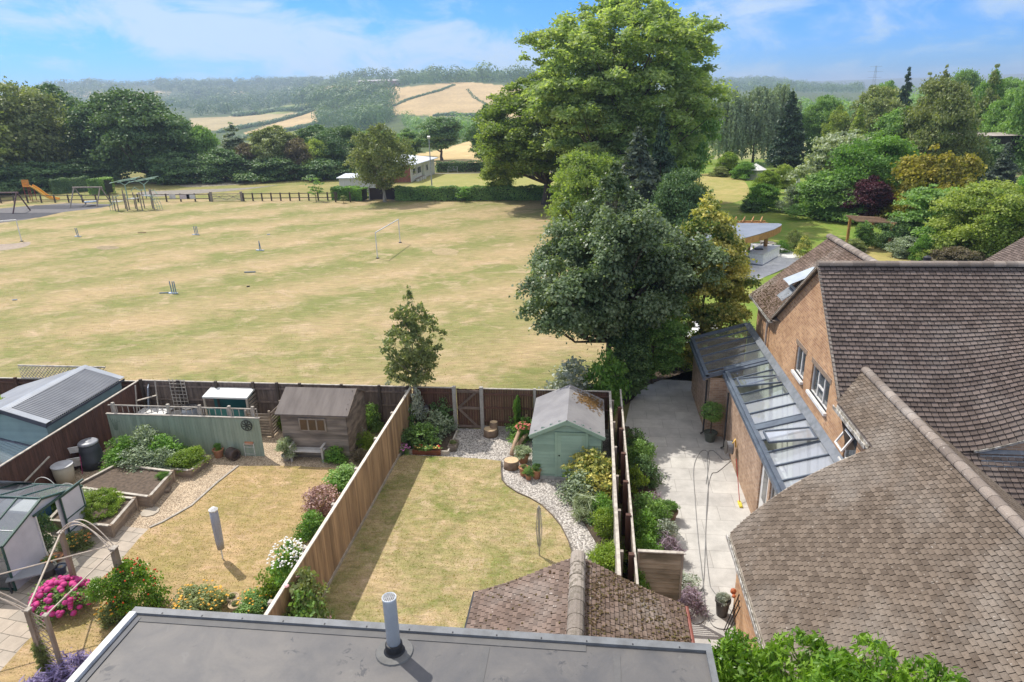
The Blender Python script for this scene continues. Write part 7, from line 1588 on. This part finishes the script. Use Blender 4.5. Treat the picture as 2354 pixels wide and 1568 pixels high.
for k, (x, y, w, h, m_) in enumerate([(2.35, 17.1, .9, .7, PURP), (2.65, 15.0, .9, .6, PURP), (2.15, 19.6, .7, .6, PURP)]): place('lav', 'lavender', 'faded purple lavender edging the patio, %s' % ('below the potted plant', 'beside the lap fence panel', 'nearest the upper white block')[k], 'lavender', x, y, 0, w, h, m_, 'lavender along the patio')
for k, (x, y, w, h) in enumerate([(-11.9, 11.2, 1.5, .75), (-11.0, 11.35, 1.1, .8), (-12.2, 10.6, 1.3, .7)]): place('lav', 'lavender', 'purple lavender under the trellis arch, %s' % ('left plant', 'right plant by the roof edge', 'front plant')[k], 'lavender', x, y, 0, w, h, LAV, 'lavender by the roof edge')
flowers('small orange flowers at the patio bed edge', 'orange_flowers', *G(1525, 1225), 0, .45, .4, 25, .03, pmat('petal_orange', (.75, .18, .06)), 'mid', 'open', 13, .5)
bx3, by3 = G(1537, 1195); pot('round wooden tub with a green plant at the patio bed', bx3, by3, .27, .34, M('tub_wood', (.28, .17, .12), (.2, .12, .09), 6), 1, .62, .42, 'fresh')
t = pot('tall green glazed pot with a clipped bay tree by the downpipe', *G(1632, 1013), .25, .38, M('green_glaze', (.12, .14, .12), (.09, .10, .09), 4, .35)); MB(1).tube([(0, 0, .3), (0, 0, 1.0)], .025, 6).build('stem', BARK, t)
me, tm, W, Ht = PR['ball']; c = link('plant', me, t, LG['mid']); c.location = (0, 0, .82); c.scale = (.95, .95, .78)
pot('dark tall pot with white flowers beside the low eave wall', 3.5, 14.9, .19, .5, DPOT, 1, .4, .25, 'silver')
# hose reel, hose, brushes
t = thing('hose_reel', 'grey and yellow hose reel mounted on the lean to wall', 'hose reel', (5.08, 22.35, .95)); b = MB(1)
b.v = []; 
for x_, r in ((-.02, .24), (.0, .17), (.0, .2)): pass
b.tube([(-.26, 0, 0), (-.24, 0, 0)], .26, 20).build('flange', DPOT, t); MB(1).tube([(-.04, 0, 0), (-.02, 0, 0)], .26, 20).build('flange', DPOT, t); MB(1).tube([(-.24, 0, 0), (-.04, 0, 0)], .22, 20).build('wound_hose', M('grey_hose', (.22, .23, .25), (.16, .17, .19), 30, .5), t); MB(2).tube([(-.05, -.1, .2), (.05, 0, .32), (.1, 0, 0)], .025, 6).build('bracket', M('yellow_bracket', (.7, .42, .03), None, 4, .4), t)
HOSE = M('hose_rubber', (.27, .27, .27), (.2, .2, .2), 5, .5)
def curve_pts(ctrl, n=10):
    out = []; P = [np.array(p, float) for p in ctrl]; P = [2*P[0]-P[1]]+P+[2*P[-1]-P[-2]]
    for i in range(1, len(P)-2):
        for s in range(n):
            t_ = s/n; out.append(tuple(.5*((2*P[i])+(-P[i-1]+P[i+1])*t_+(2*P[i-1]-5*P[i]+4*P[i+1]-P[i+2])*t_*t_+(-P[i-1]+3*P[i]-3*P[i+1]+P[i+2])*t_**3)))
    return out
def hose(label, px_, r=.010, z=.014, mat=None, name='hose'):
    c = [(*G(u, v), z) for u, v in px_]; setp(MB(1).tube(curve_pts(c), r, 6).build(name, mat or HOSE), label, 'hose')
hose('grey hose lying in long loops along the patio, dark one', [(1680, 1060), (1650, 1085), (1635, 1092), (1626, 1140), (1622, 1230), (1618, 1330), (1610, 1360), (1580, 1395), (1578, 1420), (1600, 1436), (1620, 1425), (1622, 1400), (1612, 1300), (1606, 1250), (1598, 1150), (1595, 1075), (1610, 1040), (1625, 1038), (1630, 1060), (1622, 1120)])
hose('thin grey hose looping from the reel to the eave wall', [(1690, 1052), (1665, 1058), (1650, 1045), (1636, 1036), (1626, 1050), (1628, 1140), (1622, 1230), (1630, 1330), (1640, 1360), (1680, 1405), (1690, 1430), (1670, 1447), (1640, 1440), (1624, 1410)], .010)
x0_, y0_ = G(1700, 1158); b = MB(1); b.tube([(x0_, y0_, .05), (4.95, y0_+.95, 1.15)], .012, 6); t = thing('broom', 'broom with red handle and yellow head leaning on the lean to wall', 'broom', (x0_, y0_, 0)); L0((x0_, y0_, 0), b).build('handle', M('red_handle', (.5, .05, .04), None, 3, .4), t); MB(2).box(-.05, .05, -.25, .1, .0, .06).build('head', M('yellow_head', (.7, .6, .08), None, 3, .5), t)
b = MB(1)
for k in range(3): b.tube([(3.45, 14.3-.12*k, .02), (3.72, 14.25-.1*k, 1.2-.1*k)], .014, 5)
setp(b.build('garden_tools', IRON), 'three long handled tools leaning on the wall below the low eave', 'tools'); setp(MB(1).ball(3.66, 14.6, 1.0, .08).ball(3.66, 14.5, .93, .05).build('tap_cover', M('rust_orange', (.5, .14, .05), None, 4, .5)), 'rusty orange tap fitting on the wall under the low eave', 'tap')
DC = M('drain_slot', (.05, .05, .05)); 
for k, (u, v) in enumerate(((1591, 1392), (1652, 1397))): x, y = G(u, v); setp(MB(1).box(x-.01, x+.01, y-.10, y+.10, .002, .006).build('cover_handle', DC), 'dark lifting slot of the manhole cover, %s one' % ('left', 'right')[k], 'cover slot')
# ------------------------------------------------------------------ laurel bush at the bottom right, aerial
proto('laurel', 2.4, 6, 3.5, leaves=16000, leaf=.046, clumps=150, cr=.12, seed=81, kind='dome', tr=.12, limbs=30, aspect=3.2, up=.75, flat=.7, droop=.35, lump=.15, inner=.5)
for (x, y, w, h, lb) in ((2.15, 7.5, 1.5, 6.05, 'bright green laurel crown at the bottom edge touching the flat roof corner'), (2.6, 6.9, 1.8, 6.65, 'bright green laurel crown at the bottom edge, second from the flat roof'), (3.1, 6.3, 1.8, 7.15, 'bright green laurel crown at the bottom edge, middle one'), (3.7, 6.2, 1.7, 7.0, 'bright green laurel crown at the bottom edge beside the aerial'), (2.6, 5.6, 1.7, 7.2, 'bright green laurel crown lowest in the picture below the others')): place('laurel', 'laurel_tree', lb, 'tree', x, y, 0, w, h, LG['laurel'], 'laurel at the bottom edge')
t = thing('tv_aerial', 'white television aerial at the bottom edge over the laurel', 'aerial', (4.35, 7.0, 0)); MB(1).tube([(0, 0, 4.5), (0, 0, 5.85)], .018, 6).build('mast', METW, t); b = MB(2); b.tube([(-.35, .05, 5.87), (.45, -.1, 5.83)], .012, 5)
b.build('boom', METW, t)
for k in range(5): MB(3).tube([(-.3+k*.16, -.09, 5.86), (-.28+k*.16, .09, 5.86)], .006, 4).build('element', METW, t)
# ------------------------------------------------------------------ blue green shed at the left
TEALP = M('blue_green_boards', (.23, .33, .32), (.19, .275, .27), 1.2, .7, vamp=.12); CORR = M('grey_corrugated', (.31, .32, .34), (.25, .26, .28), .8, .5, metal=.1, vamp=.1); NAVY = M('navy_trim', (.045, .055, .08), None, 4, .5)
o = (-21.2, 20.2, 0); t = thing('blue_green_shed', 'long blue green shed with a corrugated grey roof behind the left fence', 'shed', o)
xr, xl, xe, yb = -19.55+21.2, -24.6+21.2, -21.2+21.2, 4.35; er, el, rd = 2.1, 1.6, 2.62
mb = MB(1); mb.add([(xl+.2, .1, 0), (xr-.1, .1, 0), (xr-.1, .1, er-.1), (xe, .1, rd-.08), (xl+.2, .1, el), (xl+.2, yb-.1, 0), (xr-.1, yb-.1, 0), (xr-.1, yb-.1, er-.1), (xe, yb-.1, rd-.08), (xl+.2, yb-.1, el)], [(0, 1, 2, 3, 4), (1, 6, 7, 2), (9, 8, 7, 6, 5), (0, 4, 9, 5)], .5)
clad(mb, (xl+.2, .1), (xr-.1, .1), .02, lambda s: (el+(rd-.1-el)*min(1, s/(xe-xl-.2)) if s < xe-xl-.2 else rd-.1-(s-(xe-xl-.2))/(xr-xe-.1)*(rd-er)), .13, .014); clad(mb, (xr-.1, .1), (xr-.1, yb-.1), .02, lambda s: er-.08, .13, .014, (1, 0)); mb.build('wall', TEALP, t)
mb = MB(2); n = 44
for k in range(n):
    a, b = yb*k/n, yb*(k+.5)/n; c = yb*(k+1)/n
    for (p, q, dz, dz2) in ((a, (a+b)/2, 0, (.04)), ((a+b)/2, b, (.04), (.04)), (b, (b+c)/2, (.04), 0), ((b+c)/2, c, 0, 0)): mb.add([(xe+.12, p, rd-.03+dz), (xr, p, er+dz), (xr, q, er+dz2), (xe+.12, q, rd-.03+dz2)], [(0, 1, 2, 3)], .5)
mb.build('corrugated_sheet', CORR, t)
mb = MB(3); mb.add([(xl, 0, el), (xe, 0, rd), (xe, yb, rd), (xl, yb, el)], [(0, 1, 2, 3)]); mb.build('left_roof', M('plain_grey_sheet', (.27, .285, .31), (.21, .22, .24), .9, .55, vamp=0), t)
PT_ = M('pale_ridge_flashing', (.40, .43, .47), (.33, .36, .40), 1, .4)
mb = MB(4); mb.add([(xe-.22, -.02, rd-.03), (xe, -.02, rd+.035), (xe+.2, -.02, rd-.015), (xe+.2, yb+.02, rd-.015), (xe, yb+.02, rd+.035), (xe-.22, yb+.02, rd-.03)], [(0, 1, 4, 5), (1, 2, 3, 4)]); mb.bar((xe, .10, rd+.035), (xr+.03, .10, er+.045), .26, .012); mb.bar((xe, yb-.1, rd+.035), (xr+.03, yb-.1, er+.045), .26, .012); mb.build('roof_flashing', PT_, t)
for a, za in ((xl, el), (xr+.03, er)): MB(5).bar((xe, -.03, rd-.05), (a, -.03, za-.05), .03, .16).build('barge_board', NAVY, t)
MB(6).box(xr, xr+.04, 0, yb, er-.1, er-.02).build('gutter', NAVY, t)
for k, (x, y, w, h, lb) in enumerate([(-22.6, 19.6, 1.6, 1.9, 'bright leafy shrub in front of the blue green shed at the left edge'), (-23.6, 22.5, 1.5, 2.0, 'yellow green shrub left of the blue green shed'), (-22.3, 25.3, .0, .0, '')]):
    if w: place('bush2', 'shrub', lb, 'shrub', x, y, 0, w, h, LG['lime'])
# cold frame / glazed lean to in front of it
GG = glassmat('greenhouse_glass', (.72, .80, .78), .10, .16); POLY = M('white_polycarbonate', (.60, .61, .68), (.50, .51, .58), 1.5, .35, vamp=.08); DG = M('green_frame', (.03, .085, .07), (.02, .06, .05), 4, .4)
t = thing('glass_house', 'low glass house behind the brown side fence at the left edge', 'glass house', (-20.6, 18.8, 0))
P = [(-1.6, 1.5, 1.55), (.9, 1.3, 1.0), (.9, -3, 1.0), (-1.6, -3, 1.55)]
MB(1).add([(-1.6, 1.5, 1.5), (1.0, 1.5, .95), (1.0, -.0, .95), (-1.6, .0, 1.5)], [(0, 1, 2, 3)]).build('pane', GG, t); MB(1).add([(-1.6, -.05, 1.5), (1.0, -.05, .95), (1.0, -3, .95), (-1.6, -3, 1.5)], [(0, 1, 2, 3)]).build('pane', POLY, t)
for y in (1.5, -.02, -3): MB(2).bar((-1.6, y, 1.52), (1.0, y, .97), .04, .05).build('glazing_bar', NAVY, t)
MB(3).box(-1.6, 1.0, -3, 1.5, 0, .9).build('base', M('white_boards', (.6, .6, .6)), t)
# ------------------------------------------------------------------ greenhouse
gx0, gx1 = -19.0, -16.05; yn, yf, yr, ez, rz_ = 14.12, 17.25, 15.69, 1.5, 2.02; o = (gx1, yr, 0)
t = thing('greenhouse', 'green framed greenhouse with a slid open door at the left edge', 'greenhouse', o)
def gq(mb): return L0(o, mb)
for k in range(4):
    a, b = gx0+(gx1-gx0)*k/4, gx0+(gx1-gx0)*(k+1)/4
    gq(MB(1).add([(a, yn, ez), (b, yn, ez), (b, yr, rz_), (a, yr, rz_)], [(0, 1, 2, 3)])).build('roof_pane', GG, t); gq(MB(1).add([(a, yf, ez), (b, yf, ez), (b, yr, rz_), (a, yr, rz_)], [(3, 2, 1, 0)])).build('roof_pane', GG, t)
    gq(MB(1).add([(a, yn, .1), (b, yn, .1), (b, yn, ez), (a, yn, ez)], [(0, 1, 2, 3)])).build('side_pane', GG, t)
for k in range(5):
    x = gx0+(gx1-gx0)*k/4; gq(MB(2).bar((x, yn, ez), (x, yr, rz_+.01), .045, .045)).build('rafter', DG, t); gq(MB(2).bar((x, yf, ez), (x, yr, rz_+.01), .045, .045)).build('rafter', DG, t); gq(MB(2).bar((x, yn, 0), (x, yn, ez), .045, .045)).build('upright', DG, t)
for (y, z) in ((yn, ez), (yf, ez), (yr, rz_+.02), (yn, .06)): gq(MB(3).bar((gx0, y, z), (gx1, y, z), .05, .05)).build('rail', DG, t)
gq(MB(3).bar((gx0, (yn+yr)/2-.3, (ez+rz_)/2-.12+.03), (gx1, (yn+yr)/2-.3, (ez+rz_)/2-.12+.03), .02, .015)).build('cross_bar', METW, t)
d0, d1 = 15.35, 16.15
gq(MB(4).add([(gx1, yn, 0), (gx1, d0, 0), (gx1, d0, ez+(d0-yn)/(yr-yn)*(rz_-ez)), (gx1, yn, ez)], [(0, 1, 2, 3)])).build('end_panel', POLY, t); gq(MB(4).add([(gx1, d1, 0), (gx1, yf, 0), (gx1, yf, ez), (gx1, d1, 1.85)], [(0, 1, 2, 3)])).build('end_panel', POLY, t)
gq(MB(4).add([(gx1, d0, 1.72), (gx1, d1, 1.72), (gx1, d1, 1.86), (gx1, yr, rz_), (gx1, d0, 1.9)], [(0, 1, 2, 3, 4)])).build('end_panel', POLY, t)
gq(MB(5).bar((gx1+.02, yn, ez), (gx1+.02, yr, rz_), .05, .06)).build('end_frame', DG, t); gq(MB(5).bar((gx1+.02, yf, ez), (gx1+.02, yr, rz_), .05, .06)).build('end_frame', DG, t)
gq(MB(5).bar((gx1+.06, 15.25, 1.72), (gx1+.06, 17.3, 1.72), .05, .06)).build('door_rail', DG, t); gq(MB(5).bar((gx1+.02, d0, 0), (gx1+.02, d0, 1.72), .04, .04)).build('door_post', METW, t)
dr = gq(MB(6).box(gx1+.05, gx1+.07, 16.3, 17.1, .05, 1.68)).build('sliding_door', POLY, t)
mb = MB(7)
for q in ((16.27, 16.31, .03, 1.7), (17.09, 17.13, .03, 1.7)): mb.box(gx1+.045, gx1+.085, q[0], q[1], q[2], q[3])
for z in (.03, .45, .88, 1.66): mb.box(gx1+.045, gx1+.085, 16.31, 17.09, z, z+.035)
gq(mb).build('door_frame', DG, dr)
gq(MB(8).add([(gx0, 17.2, 1.45), (gx0+1.2, 17.3, 1.55), (gx0+1.2, 16.6, 2.0), (gx0, 16.6, 2.0)], [(0, 1, 2, 3)])).build('roof_vent', POLY, t)
place('open', 'tomato_plant', 'dark leafy tomato plant inside the greenhouse doorway', 'plant', -16.35, 15.75, 0, .75, 1.6, LG['dark']); place('open', 'tomato_plant', 'tomato plants seen through the greenhouse roof, right group', 'plant', -17.1, 15.2, 0, 1.3, 1.35, LG['fresh']); place('open', 'tomato_plant', 'tomato plants seen through the greenhouse roof, left group', 'plant', -18.2, 15.0, 0, 1.4, 1.3, LG['fresh'])
gq2 = None
# lidded box, water tub, chair and watering can
x, y = G(95, 1175); t = thing('storage_box', 'pale box with a grey lid and a blue end behind the greenhouse', 'box', (-18.4, 17.2, 0)); MB(1).box(-.65, .45, -.3, .35, 0, .6).build('box', M('buff_box', (.5, .46, .38), None, 4), t); MB(2).obox((-.1, .02, .68), (1.3, .8, .04), (.03, .02, 0)).build('lid', M('grey_lid', (.34, .34, .37), (.28, .28, .31), 2, .5), t); MB(3).box(.45, .75, -.3, .35, 0, .62).build('blue_crate', M('blue_crate', (.05, .14, .26), None, 3, .4), t)
x, y = G(150, 1118); t = thing('water_tub', 'cream plastic water tub with a pale lid by the brown side fence', 'water tub', (x-.1, y+.2, 0)); MB(1).lathe(0, 0, 0, [(.27, 0), (.33, .4), (.34, .72), (.30, .74)], 20).build('tub', M('cream_plastic', (.52, .47, .38), (.45, .4, .32), 2, .5), t, True); MB(2).lathe(0, 0, .74, [(.36, 0), (.36, .03), (.02, .06)], 20).build('lid', M('pale_lid', (.55, .56, .58), None, 3, .4), t)
x, y = G(172, 1090); t = thing('folding_chair', 'white and pink folding chair leaning at the brown side fence', 'chair', (x, y+.1, 0), None, .5); MB(1).obox((0, .05, .42), (.42, .03, .40), (.25, 0, 0)).build('seat', WHITE, t); MB(2).obox((0, .2, .85), (.42, .03, .26), (.2, 0, 0)).build('backrest', WHITE, t)
for s_ in (-.22, .22): MB(3).tube([(s_, -.2, 0), (s_, .25, .95)], .014, 5).build('leg', M('pink_metal', (.45, .05, .18), None, 4, .4), t); MB(3).tube([(s_, .3, 0), (s_, -.05, .5)], .014, 5).build('leg', M('pink_metal', (.45, .05, .18)), t)
x, y = G(212, 1078); t = thing('watering_can', 'grey blue watering can between side fence and empty raised bed', 'watering can', (x, y, 0)); MB(1).lathe(0, 0, 0, [(.13, 0), (.14, .22), (.10, .24)], 14).build('body', BARR, t); MB(2).tube([(.1, 0, .05), (.3, .05, .24)], .018, 6).build('spout', BARR, t); MB(3).tube([(-.12, 0, .05), (-.2, 0, .2), (-.05, 0, .34), (.08, 0, .24)], .013, 6).build('handle', BARR, t)
b = MB(1); b.bar((-18.9, 17.6, .9), (-19.0, 19.4, 1.25), .05, .04); setp(b.build('wooden_batten', SILVERW), 'white batten leaning along the brown side fence', 'batten')
setp(MB(1).obox((*G(285, 1120)[:2], .12), (.3, .22, .03), (.5, .3, .4)).build('roof_tile', M('dark_tile', (.16, .11, .10))), 'dark tile leaning on the carrot bed', 'tile'); x, y = G(283, 1170)
bpy.data.objects['roof_tile'].location = (x-G(285, 1120)[0], y-G(285, 1120)[1], 0)
setp(MB(1).obox((*G(375, 1130), .06), (.5, .3, .1), (0, 0, .3)).build('step_block', BEDW), 'wooden step block at the corner of the empty raised bed', 'block')
setp(MB(1).lathe(*G(345, 1112+65), .006, [(.3, 0), (.3, .02), (.01, .022)], 9).build('stepping_stone', M('stone_slab', (.48, .42, .34), None, 3)), 'flat stepping stone in the golden gravel', 'stepping stone')
x, y = G(205, 1215); setp(MB(1).lathe(x, y, 0, [(.12, 0), (.26, .14), (.22, .15), (.12, .05)], 14).build('plastic_tray', M('red_plastic', (.5, .10, .06), None, 3, .4)), 'red plastic tub lying at the greenhouse end of the carrot bed', 'tub'); x, y = G(192, 1222); setp(MB(1).lathe(x-.25, y+.2, 0, [(.12, 0), (.22, .12), (.18, .13)], 12).build('plastic_tray', M('green_plastic', (.12, .3, .18), None, 3, .4)), 'green plastic tub next to the red one', 'tub')
# plants in front of the greenhouse
flowers('yellow green flowering plant below the rope arch', 'pot_flowers', *G(165, 1262), 0, .8, .5, 25, .03, YEL, 'olive', 'bush', 21, .5); flowers('orange bronze plant right of the yellow green one', 'pot_flowers', *G(195, 1258), 0, .55, .6, 25, .035, pmat('petal_bronze', (.55, .2, .05)), 'olive', 'bush2', 22, .5)
pot('wide black pot near the compost bin', *G(110, 1323), .27, .3, DPOT); pot('small blue black pot beside the pergola post', *G(143, 1318), .16, .26, M('blue_pot', (.05, .06, .10), None, 4, .3)); flowers('orange marigolds in a small pot by the greenhouse corner', 'marigolds', *G(118, 1305), 0, .4, .4, 18, .035, pmat('petal_orange2', (.8, .3, .04)), 'mid', 'bush', 23, .6); pot('shallow brick red pot by the greenhouse door', *G(130, 1288), .2, .15, TERR)
# hydrangea
x, y = G(145, 1382, .25); t = thing('hydrangea', 'big hydrangea covered in bright magenta flower heads', 'hydrangea', (x, y, 0)); me, tm, W, Ht = PR['bush']; c = link('foliage', me, t, LG['mid']); c.scale = (1.65/W, 1.45/W, .85/Ht)
rn = random.Random(4); b = MB(4)
for k in range(150):
    a = rn.uniform(0, 6.28); q = math.sqrt(rn.random()); r0 = rn.uniform(.06, .09); zz = .88*math.sqrt(max(.03, 1-q*q*.95)); b.ball(q*.85*math.cos(a), q*.74*math.sin(a), zz*rn.uniform(.9, 1.02), r0, r0*.75, 9, 5)
o_ = b.build('flower_heads', M('hydrangea_pink', (.60, .045, .22), (.45, .05, .24), 9, .7, vamp=.3, bump=1.0, bscale=55), t, True)
# runner bean / leafy climber on a frame
proto('bean', 2.4, 2.0, .05, leaves=5200, leaf=.085, clumps=110, cr=.13, seed=91, kind='dome', tr=0, lump=.3, aspect=1.15, up=.6)
t = thing('runner_bean', 'runner bean plant with round leaves and red flowers beside the roof edge', 'climber', (*G(305, 1352, .75), 0)); me, tm, W, Ht = PR['bean']; c = link('foliage', me, t, LG['laurel']); c.scale = (1.6/W, 1.5/W, 1.6/Ht); c2 = link('side_shoot', me, t, LG['laurel']); c2.scale = (.9/W, .8/W, .6/Ht); c2.location = (-.55, -.45, .75)
b = MB(3); rn = random.Random(5)
for k in range(40): a = rn.uniform(0, 6.28); q = rn.uniform(.3, .95); b.ball(q*.8*math.cos(a), q*.75*math.sin(a), 1.56*math.sqrt(1-q*q*.9)+.06, .025, .025, 6, 4)
b.build('blossom', pmat('petal_scarlet', (.65, .07, .02)), t)
# rope pergola
RP = M('rope_pole', (.50, .43, .36), (.38, .32, .26), 6, .8); PW = M('pergola_post', (.34, .27, .21), (.22, .18, .14), 4, .88, stretch=(1, 1, .3), bump=.5)
p1 = (*G(140, 1224, 2.0), 2.0); p2 = (*G(262, 1264, 1.95), 1.95); p3 = (*G(63, 1402, 2.0), 2.0); p4 = (*G(105, 1415, 2.0), 2.0); p5 = (p3[0]-2.1, p3[1]-.25, 2.0)
t = thing('pergola', 'weathered post and rope pole pergola arch over the slab path', 'pergola', (p3[0], p3[1], 0)); oo = (p3[0], p3[1], 0)
for i_, p in enumerate((p1, p2, p3, p4, p5)): s_ = (.055, .07, .055, .04, .055)[i_]; L0(oo, MB(1).box(p[0]-s_, p[0]+s_, p[1]-s_, p[1]+s_, 0, 2.0)).build('post', PW, t); L0(oo, MB(1).box(p[0]-s_-.02, p[0]+s_+.02, p[1]-s_-.02, p[1]+s_+.02, 2.0, 2.03)).build('post_cap', SILVERW, t)
def arc(a, b, h, off=0.0):
    A, B = Vector(a), Vector(b); d = (B-A); n_ = Vector((-d.y, d.x, 0)).normalized()*off; return [(A.lerp(B, s)+n_+Vector((0, 0, h*math.sin(math.pi*s)))) for s in np.linspace(0, 1, 16)]
for (a, b) in ((p1, p2), (p5, p3)):
    for off, h in ((-.07, .62), (.07, .60), (.0, .48)): L0(oo, MB(2).tube(arc(a, b, h, off), .016, 6)).build('arched_cane', RP, t)
L0(oo, MB(2).tube([p1, p3], .025, 6)).build('pole', RP, t); L0(oo, MB(2).tube([p4, p2], .022, 6)).build('pole', RP, t); L0(oo, MB(2).tube([(p2[0]-.15, p2[1]+.1, 2.0), (p5[0]-.6, p5[1]+.9, 1.9)], .018, 6)).build('pole', RP, t)
b = MB(3); (ax, ay), (bx, by) = p3[:2], p4[:2]
for k in range(11):
    z = .15+k*.17
    b.bar((ax, ay, z), (bx, by, min(1.95, z+.3)), .018, .012, (0, 1, 0)); b.bar((ax, ay+.015, min(1.95, z+.3)), (bx, by+.015, z), .018, .012, (0, 1, 0))
L0(oo, b).build('lattice', PW, t)
place('ivy', 'ivy', 'thin ivy climbing the left post of the trellis arch', 'climber', p3[0], p3[1], 0, .32, 1.2, LG['olive'])
# dark garden seat and table at the left edge
t = thing('garden_sofa', 'dark rattan seat with a grey cushion at the left edge', 'seat', (*G(20, 1335), 0)); RAT = M('dark_rattan', (.05, .05, .055), (.03, .03, .035), 8, .6)
MB(1).box(-.9, .45, -.3, .35, 0, .38).build('base', RAT, t); MB(2).box(-.9, .45, .25, .4, .38, .8).build('backrest', RAT, t); MB(3).box(-.85, .4, -.28, .22, .38, .46).build('cushion', M('grey_cushion', (.24, .25, .28), (.18, .19, .22), 2, .8), t)
t = thing('dark_table', 'grey topped low garden table in front of the dark seat', 'table', (*G(75, 1345), 0), None, .5); MB(1).box(-.5, .35, -.25, .25, .42, .46).build('table_top', M('table_grey', (.30, .31, .33), (.24, .25, .27), 2, .35), t)
for x, y in ((-.45, -.2), (.3, -.2), (-.45, .2), (.3, .2)): MB(2).box(x-.02, x+.02, y-.02, y+.02, 0, .42).build('leg', RAT, t)
# ------------------------------------------------------------------ haze
hz_ = MB(1).box(-5200, 5200, -60, 6200, -130, 112); o = hz_.build('haze', M('haze_dummy', (1, 1, 1)))
mt = bpy.data.materials.new('haze'); mt.use_nodes = True; n_ = mt.node_tree; n_.nodes.clear()
ou = n_.nodes.new('ShaderNodeOutputMaterial'); pvn = n_.nodes.new('ShaderNodeVolumePrincipled'); pvn.inputs['Color'].default_value = (.66, .80, 1.0, 1); pvn.inputs['Density'].default_value = 3.0e-4; pvn.inputs['Anisotropy'].default_value = .35
n_.links.new(pvn.outputs[0], ou.inputs['Volume']); o.data.materials.clear(); o.data.materials.append(mt); setp(o, kind='stuff')
